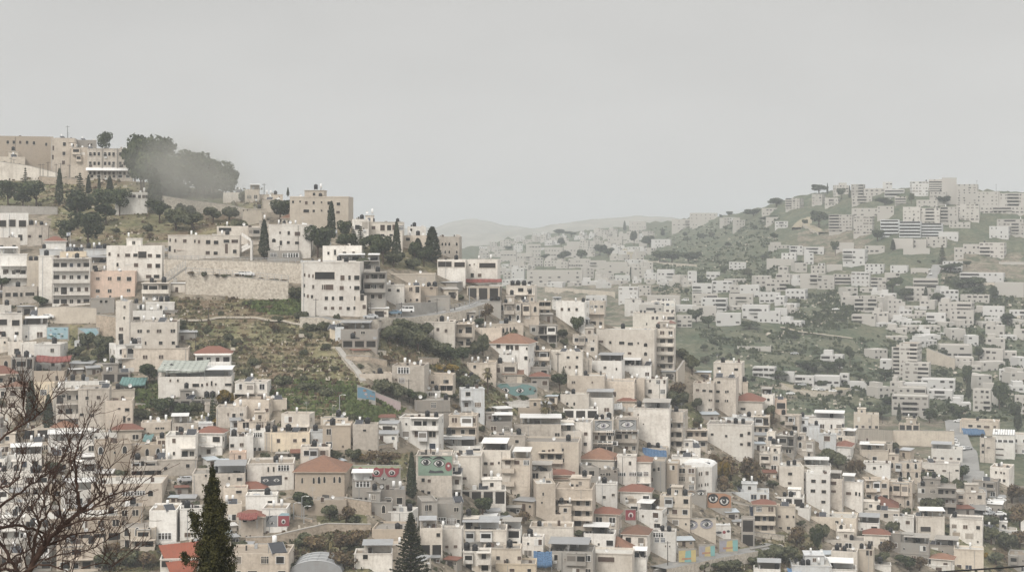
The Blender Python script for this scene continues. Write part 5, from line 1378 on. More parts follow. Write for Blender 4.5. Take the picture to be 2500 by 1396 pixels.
# ------------------------------------------------------------------ trees read off the photograph: kind px base height width
TREES='''
cypress 145 500 88 20|slim dark cypress in front of the stone complex's steps, upper left
spruce 62 470 62 22
spruce 195 480 60 30
cypress 216 475 48 14
cypress 242 468 38 9
cypress 268 478 48 20
pine 20 505 62 70
pine 88 508 66 90
broad 55 508 40 50
pine 190 560 95 105|big spreading dark pine above the balcony block, upper left
pine 215 610 90 90
pine 165 600 60 60
broad 250 520 60 60
pine 292 525 62 60
broad 258 545 50 60
broad 305 515 42 40
pine 350 455 120 95
pine 350 470 130 80
pine 395 462 118 100|tall misty pine at the crown of the hilltop forest
pine 440 468 100 110
pine 480 472 98 110
pine 515 472 82 90
pine 545 476 66 70
broad 375 480 90 60
broad 420 485 80 70
broad 500 485 60 60
cypress 378 520 110 40
pine 572 462 42 50
bush 600 490 26 34
spruce 402 410 78 24
broad 345 470 90 70
broad 370 478 110 80
broad 405 480 100 80
broad 445 482 90 80
broad 480 484 80 80
broad 520 486 66 70
broad 550 484 50 60
broad 330 440 80 60
broad 395 500 60 80
broad 440 500 50 70
broad 390 545 60 60
bush 450 530 34 60
olive 430 560 50 60
olive 470 560 40 60
olive 520 545 40 50
olive 560 540 34 50
bush 590 560 26 46
cypress 645 632 95 27|lone dark cypress beside the outside stair of the cream villa
broad 683 545 58 62|dark tree standing left of the brown skyline block
cypress 703 480 22 7
spruce 722 535 34 18
cypress 809 580 88 24|very tall cypress in front of the brown skyline block's right end
broad 775 635 85 78|dense dark tree directly behind the flat white rooftop flags
broad 838 590 52 40
spruce 880 610 60 36
spruce 862 600 50 30
broad 850 612 42 60
cypress 968 640 98 24|tall cypress rising above the ridge houses at centre
broad 935 645 70 64
broad 905 620 50 60
olive 960 650 34 60
cypress 1055 640 86 44|thick leaning cypress with ragged top on the ridge, near centre
cypress 1020 632 50 30
broad 1012 640 50 40
broad 1035 650 50 50
olive 1010 660 28 50
olive 880 665 36 50
broad 102 755 34 38|single round tree at the foot of the five-storey balcony block
broad 5 710 40 46
olive 720 740 38 42|grey-green tree at the right end of the lower stone wall
bush 820 782 18 20
olive 215 855 42 42
olive 250 870 50 56
olive 240 885 40 40
olive 185 880 36 40
broad 365 942 58 52|leafy tree beside the long house with terrace canopy
olive 285 905 38 30
cypress 76 1030 100 30|dark cypress behind the bare branches, lower left
cypress 118 1055 92 28|dark cypress just left of the curved-balcony house
dry 48 1085 70 40
spruce 519 1045 88 26|thin ragged conifer right of the arched terrace house piers
autumn 555 988 36 42
autumn 535 1045 26 36|bright yellow shrub at the foot of the thin conifer
broad 400 1020 50 60
broad 445 1022 40 60
bush 350 1020 26 50
bush 490 1000 22 40
autumn 412 965 26 22
bush 760 950 20 60
bush 795 968 22 50
bush 690 935 20 50
bush 735 780 22 40
dry 670 812 26 28
bush 760 808 22 40
bush 790 806 24 40
bush 830 815 24 30
olive 950 845 52 60
olive 985 850 56 60
olive 1020 862 56 60
olive 1055 872 50 56
olive 1075 880 44 54
olive 1000 825 44 56
olive 1035 835 46 56
olive 975 815 36 50
broad 1100 895 52 56
broad 1130 890 44 40
olive 1160 880 46 40
olive 1180 872 54 36
autumn 1105 915 24 40
autumn 1075 908 18 30
palm 1190 962 52 40|shaggy palm tree left of the teal eye wall
palm 1332 1055 62 46|palm tree with raised fronds rising from shacks at centre right
palm 805 1390 70 34|palm with a skirt of dead fronds at bottom, left of centre
olive 935 975 48 56
olive 970 985 52 60
broad 1000 985 40 50
bush 1025 980 26 40
olive 1150 958 42 50
bush 1075 980 22 40
broad 1280 985 22 26
broad 1366 955 46 44|rounded olive-dark tree beside the long beige wall, centre right
spruce 1376 925 32 20
cypress 1357 840 48 14
broad 1412 820 48 34
olive 1250 775 24 30
dry 1185 785 44 40
bush 1375 845 20 24
cypress 1005 1222 118 26|tall dark cypress alone beside the green eye mural, centre
dry 945 1140 36 70
dry 905 1135 36 50
olive 860 1130 34 40
olive 815 1130 34 50
autumn 880 1128 20 30
broad 745 1262 66 60|dark leafy tree wrapping the corner of a white house, lower left centre
olive 805 1272 42 50
dry 845 1278 40 50
bush 870 1280 26 40
dry 700 1372 46 60
olive 740 1345 44 50
dry 770 1350 44 60
dry 830 1350 50 60
dry 870 1345 50 60
dry 840 1390 46 70
bush 720 1395 26 60
olive 690 1345 26 40
olive 260 1390 40 60
olive 310 1392 48 60
dry 350 1390 44 60
dry 285 1360 34 50
broad 128 1160 34 50
broad 1178 1260 46 56|dark tree in the gap between tin roofs, centre bottom
olive 1150 1285 44 46
dry 1235 1240 34 30
dry 1270 1290 44 50
dry 1330 1330 34 40
olive 1690 915 50 40
dry 1660 985 50 50
olive 1650 1000 44 60
olive 1700 1005 34 30
dry 1785 1175 60 70
dry 1820 1180 66 70
dry 1845 1195 56 60
dry 1770 1205 40 50
autumn 1765 1172 44 34
dry 1742 1140 34 34
olive 1880 1035 48 30
dry 1885 1045 40 30
olive 2018 1135 40 46
olive 2045 1150 50 60
dry 2075 1165 44 40
dry 2100 1160 40 30
broad 2165 1200 24 24
dry 2215 1235 40 36
olive 2010 1330 50 40
broad 1990 1360 74 34|dark upright tree beside the street below the curved red roof
dry 1945 1340 52 60
olive 1905 1375 44 76
olive 1870 1378 38 50
bush 1700 1392 22 60
bush 1740 1388 24 60
bush 1780 1384 24 60
broad 1740 1392 20 40
dry 2160 1360 44 50
olive 2150 1385 40 40
broad 2215 1396 44 60
dry 2245 1396 36 40
broad 2260 1190 40 50
broad 2300 1195 40 46
broad 2350 1180 46 40
bush 2275 1250 40 60
olive 2420 1330 44 46
olive 2455 1345 44 60
dry 2490 1340 44 60
dry 2470 1230 50 60
dry 2490 1290 60 60
'''
FTREES='''
cypress 2180 612 28 12|small dark cypress beside a pale far house, upper right
spruce 2300 645 48 28
broad 2142 590 30 36
broad 2040 622 34 22
broad 2000 475 26 50
broad 1895 505 22 46
cypress 2020 475 28 5
cypress 2074 485 32 6
cypress 2049 478 22 5
broad 2000 555 42 56
broad 2055 485 26 24
broad 2225 500 30 18
broad 2300 500 22 40
broad 2160 505 24 50
cypress 2230 560 26 8
broad 2265 455 14 14
broad 1585 605 30 40
cypress 1525 565 26 8
broad 1548 600 36 22
cypress 1618 575 16 12
broad 1365 575 16 36
broad 1395 578 14 36
broad 1370 605 26 22
broad 1375 640 28 40
broad 1420 635 26 34
broad 1465 625 28 40
broad 1485 630 26 30
broad 1610 640 28 50
broad 1640 642 30 60
broad 1680 642 26 60
broad 1700 640 26 30
broad 1770 670 22 24
cypress 1540 678 26 7
broad 1775 712 22 34
broad 1700 790 36 40
broad 1730 800 30 40
broad 1860 770 26 34
broad 1830 805 22 60
broad 2180 715 40 50
broad 2210 735 34 44
cypress 2260 738 38 12
cypress 2163 712 24 8
broad 2290 740 26 40
broad 2320 665 24 60
broad 2425 735 38 28
broad 2350 705 26 60
broad 2380 705 30 60
broad 2075 890 48 28
broad 2050 908 34 40
broad 2020 912 30 40
broad 1985 905 28 60
broad 1960 900 22 50
broad 2010 950 22 30
broad 1900 925 20 60
broad 2360 960 70 30
cypress 2365 975 60 14
broad 2390 880 34 30
broad 2420 870 30 30
broad 2300 880 28 26
cypress 2195 1030 46 12
cypress 2222 1018 34 12
cypress 2247 1020 28 12
broad 2270 1030 34 40
broad 2330 1015 34 40
broad 2350 1020 30 40
broad 2440 1000 70 46|big round dark tree right of the far stacked houses, right edge
broad 2480 1030 50 40
cypress 2485 1050 60 20
broad 2150 1020 24 60
broad 2100 1010 20 50
broad 2170 990 22 50
broad 2130 950 24 50
broad 2160 930 30 40
broad 2440 960 30 40
broad 2390 720 22 40
broad 2460 790 26 40
broad 2380 790 24 34
broad 1240 612 12 22
broad 1330 635 16 24
broad 1290 612 12 20
broad 1950 655 20 30
broad 1930 715 22 26
broad 1780 528 12 20
broad 1760 535 12 10
cypress 1853 505 10 4
broad 1840 530 20 50
broad 1880 545 20 60
'''
for blk in (TREES,FTREES):
    for l in blk.strip().split('\n'):
        b,_,lab=l.partition('|'); k,px,yb,h,w=b.split(); tree(k,float(px),float(yb),float(h),float(w),full=lab or None)
tree('pine',258,385,60,38,full='lone round pine on the skyline behind the banded school',Y=HOUSES['school']['base'].y+22)
rf=random.Random(42); nfill=0; nnear=SEEN[0]
cands=[]
y=1394
while y>600:
    x=-20+rf.uniform(0,30)
    while x<2520:
        cands.append((x+rf.uniform(-10,10),y+rf.uniform(-8,8))); x+=34
    y-=15
for x,y in cands:
    c=crest(x)
    if y<c+14 or y<640: continue
    if green_at(x,y) or green_at(x-20,y) or green_at(x+20,y): continue
    if x<950 and y<1000 and y>760 and 160<x: 
        if rf.random()<.7: continue
    Y=hit(x,y)
    if Y is None or Y>760: continue
    s=F/Y; w=rf.uniform(6.5,12.5)*s; h=rf.choice([1,2,2,2,3])*3.0*s
    if y-h<c-10: h=3*s
    if covered(x-w/2,x+w/2,y-h,y,.36 if nfill<NFILL*.7 else .25): continue
    if nfill>=NFILL: break
    sp='%d %d %d %d %d %s %s %s'%(x-w/2,x+w/2,y-h,y,rf.choice([0,3,6,10,-6,14]),rf.choice('cccccswgtkb'),rf.choice(['','','','T','U20-70','Bf2','Bl12','O1','r','']),rf.choice(['','','K1','V1','S1','K2']))
    house(sp); nfill+=1
# houses beyond the count: one mass of small pale blocks far across the valley
def mass():
    mb=MASS; r=random.Random(5); n=0; blocks=[]
    zones=[(1130,1760,575,700,200),(1690,2090,640,800,26),(2100,2500,590,800,85),(2150,2500,800,1000,30),(1880,2500,462,590,160),(1750,2050,540,640,10)]
    for x0,x1,y0,y1,k in zones:
        for _ in range(k*12):
            if k<=0: break
            px,py=r.uniform(x0,x1),r.uniform(y0,y1)
            if py<fcrest(px)+8 or py<crest(px)-400: continue
            if 1600<px<1900 and 560<py<690 : continue
            if 1940<px<2070 and 700<py<830: continue
            Y=hit(px,py)
            if Y is None or Y<740 : continue
            s=F/Y; w=r.uniform(6,14); h=r.choice([3,3,6,6,9]); 
            if covered(px-w*s/2,px+w*s/2,py-h*s,py,.5): continue
            k-=1; b=at(px,py,Y); a=r.uniform(-.5,.5); ca,sa=math.cos(a),math.sin(a); d=r.uniform(7,11)
            def T(x,y,z): return (b.x+x*ca-y*sa,b.y+x*sa+y*ca,b.z+z)
            def bx(xa,xb,ya,yb,za,zb,m): mb.hexa([T(xa,ya,za),T(xb,ya,za),T(xb,yb,za),T(xa,yb,za)],[T(xa,ya,zb),T(xb,ya,zb),T(xb,yb,zb),T(xa,yb,zb)],m)
            mi=r.choice([0,0,1]); bx(-w/2,w/2,0,d,-7,h,mi)
            if r.random()<.4: bx(-w/2+1,0,1,d-1,h+.01,h+2.3,mi)
            for f in range(h//3):
                for i in range(int(w/3)):
                    if r.random()<.3: continue
                    x=-w/2+w*(i+.5)/int(w/3); bx(x-.6,x+r.choice([.3,.6,1.1]),-.05,.05,f*3+1,f*3+r.uniform(1.8,2.3),2)
            RECTS.append((px-w*s/2,px+w*s/2,py-h*s,py)); n+=1
    o=mb.build('distant_houses',[FCREAM,FWHITE,HOLE,TILE]); stuff(o,'mass of small pale hazy houses scattered over the far hillsides','houses'); print('mass',n)
mass()
print(KC2,'houses',SEEN[0],'near listed',nnear_l,'fill',nfill,'windows',NW)

# ------------------------------------------------------------------ rooftop fittings: things that stand on the roofs
def tank_proto():
    r=empty('water_tank',(0,0,0)); b=MB(); b.cyl((0,0,.35),.62,1.25,12,0,dome=.22)
    for z in (.65,1.0,1.35): b.cyl((0,0,z),.65,.06,12,0)
    b.build('tank_body',BLACK,r,True); l=MB(); l.cyl((0,0,1.83),.2,.08,8); l.build('lid',BLACK,r); s=MB()
    for x in (-.4,.4):
        for y in (-.4,.4): s.box(x-.04,x+.04,y-.04,y+.04,0,.34)
    s.box(-.5,.5,-.5,.5,.28,.345); s.build('stand',METAL,r); remember(r); return r
def boiler_proto():
    r=empty('water_boiler',(0,0,0)); b=MB(); b.cyl((0,0,.6),.30,1.25,12,0,dome=.06); b.build('boiler_body',WHITEM,r,True); s=MB()
    for a in (0,2.1,4.2): s.box(.22*math.cos(a)-.03,.22*math.cos(a)+.03,.22*math.sin(a)-.03,.22*math.sin(a)+.03,0,.6)
    s.build('stand',METAL,r); remember(r); return r
def solar_proto():
    r=empty('solar_heater',(0,0,0)); b=MB(); b.cyl((0,.75,.9),.29,1.2,12,0,dome=.06); b.build('boiler_body',WHITEM,r,True)
    p=MB(); p.hexa([(-.95,-1,.25),(.95,-1,.25),(.95,.5,1.3),(-.95,.5,1.3)],[(-.95,-1.04,.32),(.95,-1.04,.32),(.95,.46,1.37),(-.95,.46,1.37)]); p.build('collector_panel',PANEL,r)
    s=MB()
    for x in (-.9,.9): s.box(x-.03,x+.03,-.95,-.9,0,.27); s.box(x-.03,x+.03,.42,.48,0,1.25)
    s.box(-.95,.95,.43,.47,.6,.66); s.tube([Vector((-.99,-1.03,.28)),Vector((-.99,.5,1.36))],[.04,.04],4); s.tube([Vector((.99,-1.03,.28)),Vector((.99,.5,1.36))],[.04,.04],4)
    s.build('frame',METAL,r); remember(r); return r
def dish_proto():
    r=empty('satellite_dish',(0,0,0)); b=MB(); n=10; c=(0,0,1.0); 
    for i in range(n):
        a,a2=2*math.pi*i/n,2*math.pi*(i+1)/n
        b.poly([(0,.18,1.0),(.45*math.cos(a),-.02,1+.45*math.sin(a)),(.45*math.cos(a2),-.02,1+.45*math.sin(a2))]); b.poly([(0,.21,1.0),(.45*math.cos(a2),.01,1+.45*math.sin(a2)),(.45*math.cos(a),.01,1+.45*math.sin(a))])
    b.build('reflector',WHITEM,r); s=MB(); s.tube([Vector((0,.2,0)),Vector((0,.2,1))],[.03,.03],5); s.tube([Vector((0,.1,.75)),Vector((0,-.35,.95))],[.015,.015],4); s.build('mast',METAL,r); remember(r); return r
def mast_proto():
    r=empty('rooftop_aerial',(0,0,0)); s=MB(); s.tube([Vector((0,0,0)),Vector((0,0,3))],[.03,.02],5); s.build('mast',METAL,r); e=MB()
    for z,w in ((2.9,.5),(2.6,.7),(2.3,.6)): e.tube([Vector((-w,0,z)),Vector((w,0,z))],[.018,.018],4)
    e.build('elements',METAL,r); remember(r); return r
PR={}; CNT={}
RP=dict(K=(tank_proto,'black plastic water tank','water tank','black water tanks on the roofs'),V=(boiler_proto,'white upright boiler','water boiler','white boilers on the roofs'),
  S=(solar_proto,'rooftop solar heater','solar heater','solar heaters on the roofs'),d=(dish_proto,'white satellite dish','satellite dish','satellite dishes on the roofs'),m=(mast_proto,'thin rooftop aerial','aerial','aerials on the roofs'))
def put(kind, loc, px, py, rz=0, sc=1, full=None):
    f,desc,cat,grp=RP[kind]
    if kind not in PR: PR[kind]=f(); o=PR[kind]
    else: o=copy_tree(PR[kind])
    o.location=loc; o.rotation_euler[2]=rz; o.scale=(sc,sc,sc); name_it(o,desc,px,py,cat,grp,full); CNT[kind]=CNT.get(kind,0)+1; return o
rr=random.Random(99)
for e in ROOFS:
    root,info,xr,yr,z=e[:5]
    if xr[1]<=xr[0]: continue
    if e[5]==1: K,S,V,far,roof=(rr.random()<.4)*1,0,(rr.random()<.4)*1,False,'F'; px,py=info['pxc'],info['yb']-z/info['s']
    else:
        K,S,V,far,roof,px,py=e[6:13]
        if roof!='F': continue
        if not (K or S or V):
            if far: K,V=(rr.random()<.10)*1,(rr.random()<.30)*1
            else: K,V,S=(rr.random()<.40)*rr.choice([1,1,2]),(rr.random()<.42)*rr.choice([1,1,2]),(rr.random()<.22)*1
    M=Matrix.Translation(info['base'])@Matrix.Rotation(info['rz'],4,'Z'); used=[]
    items=['K']*K+['S']*S+['V']*V+(['d']*(rr.random()<.38)+['m']*(rr.random()<.22) if not far else [])
    for k in items:
        for _ in range(12):
            x=rr.uniform(*xr); y=rr.uniform(yr[0],yr[0]+(yr[1]-yr[0])*.55) if yr[1]>yr[0] else yr[0]
            if all(abs(x-u)>1.35 for u in used): break
        else: continue
        used.append(x); p=M@Vector((x,y,z)); ppx=CX+p.x*F/p.y; ppy=HY-p.z*F/p.y
        sc=rr.uniform(.9,1.2)
        put(k,p,ppx,ppy-8,info['rz']+rr.uniform(-.4,.4) if k!='S' else info['rz']+rr.uniform(-.6,.6),sc)
print('fittings',CNT)
# ------------------------------------------------------------------ sheds, yard walls and rubble between the houses
def shed(px,yb,w,h,r):
    Y=hit(px,yb)
    if Y is None or Y>760: return False
    s=Y/F; b=at(px,yb,Y); root=empty('shed',b); root.rotation_euler[2]=-math.atan((px-CX)/F)+r.uniform(-.5,.5); W,H=w*s,h*s; D=min(6,W*.8)
    m=MB(); m.box(-W/2,W/2,0,D,-5,H); wm=r.choice(['c','g','k','k','s','t','w','g']); m.build('walls',[WALL[wm]],root)
    rm,rn=r.choice([(TIN,'white tin'),(CONC,'concrete'),(GREYTIN,'grey tin'),(GREYTIN,'grey tin'),(DARKTILE,'rust red'),(BLUETIN,'blue-grey')]); f=MB(); t=r.uniform(.1,.6); f.hexa([(-W/2-.3,-.5,H+.01),(W/2+.3,-.5,H+.01),(W/2+.3,D+.2,H+t),(-W/2-.3,D+.2,H+t)],[(-W/2-.3,-.5,H+.09),(W/2+.3,-.5,H+.09),(W/2+.3,D+.2,H+t+.08),(-W/2-.3,D+.2,H+t+.08)]); f.build('roof',[rm],root)
    if r.random()<.6: link('door',DOORM,root,(r.uniform(-.25,.25)*W,0,.02),0,(.9,1,min(2,H*.8)))
    else: link('opening',OPENM,root,(r.uniform(-.15,.15)*W,0,.3),0,(W*.5,1,H*.65))
    if r.random()<.5: window(root,W*.33,H*.4,.7,.7,r)
    RECTS.append((px-w/2,px+w/2,yb-h,yb)); root['group']='sheds between the houses'; name_it(root,'%s shed with %s roof'%(COLN[wm],rn),px,yb-h/2,'shed'); return True
rs=random.Random(77); ns=0; tries=0
while ns<135 and tries<9000:
    tries+=1; x=rs.uniform(0,2500); y=rs.uniform(700,1396)
    if y<crest(x)+12 or green_at(x,y) or green_at(x,y-12): continue
    w,h=rs.uniform(26,54),rs.uniform(16,26)
    if covered(x-w/2,x+w/2,y-h,y,.30 if ns<66 else .8) or any(x+w/2>m[0] and x-w/2<m[1] and y>m[2] and y-h<m[3] for m in MUR): continue
    ns+=shed(x,y,w,h,rs) is True
nw=0; tries=0
while nw<80 and tries<9000:
    tries+=1; x=rs.uniform(-10,2490); y=rs.uniform(690,1396); L=rs.uniform(40,110)
    if y<crest(x)+14: continue
    if covered(x-L/2,x+L/2,y-12,y+4,.35): continue
    if green_at(x,y): continue
    h=rs.uniform(6,15); t=rs.uniform(-8,8); mk=rs.choice([(STONE,'rough stone'),(CONC,'grey concrete'),(PALESTONE,'pale stone'),(WALL['c'],'cream plastered')])
    q=[(x-L/2,y-h-t,y-t),(x,y-h,y),(x+L/2,y-h+t,y+t)]
    if any(hit(a,c) is None or hit(a,c)>760 for a,b,c in q): continue
    o=wall(q,mk[0],'x','garden_wall',.35); name_it(o,'%s garden wall'%mk[1],x,y-h/2,'garden wall'); o['group']='garden walls between the houses'; RECTS.append((x-L/2,x+L/2,y-h,y)); nw+=1
nt=0; tries=0
while nt<170 and tries<9000:
    tries+=1; x=rs.uniform(-10,2500); y=rs.uniform(720,1396)
    if y<crest(x)+8 or (green_at(x,y) and x<1000): continue
    s=rs.uniform(14,30)
    if covered(x-s*.6,x+s*.6,y-s,y,.3 if nt<60 else 1.15) or any(x+s>m[0] and x-s<m[1] and y>m[2] and y-s<m[3] for m in MUR): continue
    tree(rs.choice(['bush','olive','olive','dry','broad','olive']+['autumn']*(rs.random()<.3)),x,y,s,s*rs.uniform(1.1,1.7)); nt+=1
print('sheds',ns,'walls',nw,'gap plants',nt)
URB=[[(1100,900),(1230,860),(1700,900),(2500,1200),(2500,1396),(0,1396),(0,700),(420,760),(560,1030),(1000,1010)]]
def rub(mb,p,r,Y):
    s=r.uniform(.15,.7); a=r.uniform(0,3); c,sn=math.cos(a),math.sin(a); w,d,h=s,s*r.uniform(.3,.9),s*r.uniform(.2,.9)
    pts=lambda k,z:[p+Vector((x*c-y*sn,x*sn+y*c,z)) for x,y in ((-w*k,-d*k),(w*k,-d*k*.8),(w*k*.8,d*k),(-w*k,d*k*.9))]
    k=r.choice([0,0,1,2]); n=len(mb.f); mb.hexa(pts(1,-.3),pts(.8,h),k)
rb=random.Random(12)
for k,px in enumerate((470,498,530,552,580,612,640,668,690)): py=interp([453,520,600,704],[668,672,678,688],px); tree(('dry','bush')[k%2],px,py+3,rb.uniform(7,13),rb.uniform(14,30),Y=hit(px,728)+1.5)
BUSHZ=[(430,740,880,1000,55),(920,800,1125,900,22),(330,940,560,1018,14),(1690,830,1830,960,12),(650,1330,900,1396,14),(200,470,640,600,30),(1690,830,2140,1010,60),(2140,800,2500,1030,60),(1560,560,1900,720,40),(1930,620,2500,800,50),(1900,450,2500,620,40)]
for x0,y0,x1,y1,n in BUSHZ:
    for _ in range(n):
        x,y=rb.uniform(x0,x1),rb.uniform(y0,y1)
        if y<crest(x)+5 and x<1600: continue
        if x<1000 and not green_at(x,y): continue
        if covered(x-6,x+6,y-10,y,.1): continue
        far=y<crest(x); s=rb.uniform(8,20)*(.8 if far else 1)
        tree(rb.choice(['bush','bush','bush','dry']) if not far else rb.choice(['bush','broad','broad']),x,y,s*(1.25 if far else 1),s*rb.uniform(1.3,2))
# ------------------------------------------------------------------ scrub and stones: nobody could count them
def scatter(name,label,cat,material,n,polys,make,seed,far=False):
    r=random.Random(seed); mb=MB(); k=0
    while k<n:
        P=r.choice(polys); xs=[p[0] for p in P]; ys=[p[1] for p in P]; x,y=r.uniform(min(xs),max(xs)),r.uniform(min(ys),max(ys))
        if not inpoly(x,y,P): continue
        k+=1
        d=noise.noise(Vector((x*.02,y*.03,seed)))
        if d<r.uniform(-.6,.2): continue
        Y=hit(x,y,700 if far else 300)
        if Y is None or (not far and Y>760): continue
        make(mb,at(x,y,Y),r,Y)
    stuff(mb.build(name,material),label,cat)
def tuft(mb,p,r,Y):
    s=r.uniform(.35,1.0)*(1 if Y<700 else 2.0)
    for _ in range(4):
        a=r.uniform(0,3.14); u=Vector((math.cos(a),math.sin(a),r.uniform(-.2,.2)))*s; q=p+Vector((r.uniform(-s,s),r.uniform(-s,s),-.15)); t=Vector((r.uniform(-.3,.3),r.uniform(-.3,.3),1))*s*r.uniform(.5,1)
        mb.poly([q-u*.6,q+u*.6,q+u*.5+t,q-u*.3+t*1.1])
def stone(mb,p,r,Y):
    s=r.uniform(.12,.42)*(1 if Y<700 else 2.2)
    if r.random()<.05: s*=2
    a=r.uniform(0,3); c,sn=math.cos(a),math.sin(a); w,d,h=s,s*r.uniform(.5,.9),s*r.uniform(.4,.8)
    pts=lambda k,z:[p+Vector((x*c-y*sn,x*sn+y*c,z)) for x,y in ((-w*k,-d*k),(w*k,-d*k*.8),(w*k*.8,d*k),(-w*k,d*k*.9))]
    mb.hexa(pts(1,-.3),pts(.7,h))
GR=GREEN[:8]+GREEN[9:11]
bpy.data.materials.get('rubble')
scatter('scrub_grass','low olive and brown scrub covering the open slopes','scrub',LSCRUB,7000,[GREEN[0]]*4+GR,tuft,21)
scatter('dry_grass','dry brown grass tufts on the open slopes','grass',LBROWN,4500,[GREEN[0]]*5+GR,tuft,22)
scatter('green_grass','fresh green grass on the lower end of the open slope','grass',leafmat('grass_blade',(.075,.105,.035),(.16,.19,.075)),9000,[[(560,925),(640,935),(760,925),(870,935),(960,1000),(930,1035),(760,1015),(650,985)],[(840,940),(985,1000),(930,1035),(860,1015)],[(600,740),(745,732),(760,770),(640,765)],[(330,940),(400,930),(500,990),(340,1000)]],tuft,26)
scatter('loose_stones','pale loose stones and rubble strewn over the open slopes','stones',mat('rubble',(.50,.45,.38),.95,.0,.3),2600,[GREEN[0]]*4+GR[:5]+[[(600,890),(700,890),(860,1000),(800,1020),(640,980)]]*3,stone,23)
scatter('yard_rubble','stones, junk and rubble lying in yards between the houses','rubble',[bpy.data.materials['rubble'],SHUT,DARKM],9000,URB,rub,29)
scatter('yard_weeds','weeds and low scrub growing in yards between the houses','weeds',LOLIVE,6000,URB,tuft,28)
FG=[[(1690,800),(2180,830),(2180,1000),(1850,1000)],[(1560,560),(1900,530),(1900,720),(1600,720)],[(1950,720),(2100,700),(2100,800),(1900,830)],[(2150,780),(2500,790),(2500,1030),(2200,1020)],[(2300,660),(2500,690),(2500,800),(2320,760)]]
scatter('valley_scrub','green scrub and field hedges on the opposite hillsides','scrub',LPINE,7000,FG,tuft,24,True)
scatter('valley_stones','pale outcrops and rubble on the opposite hillsides','stones',bpy.data.materials['rubble'],1500,FG,stone,25,True)

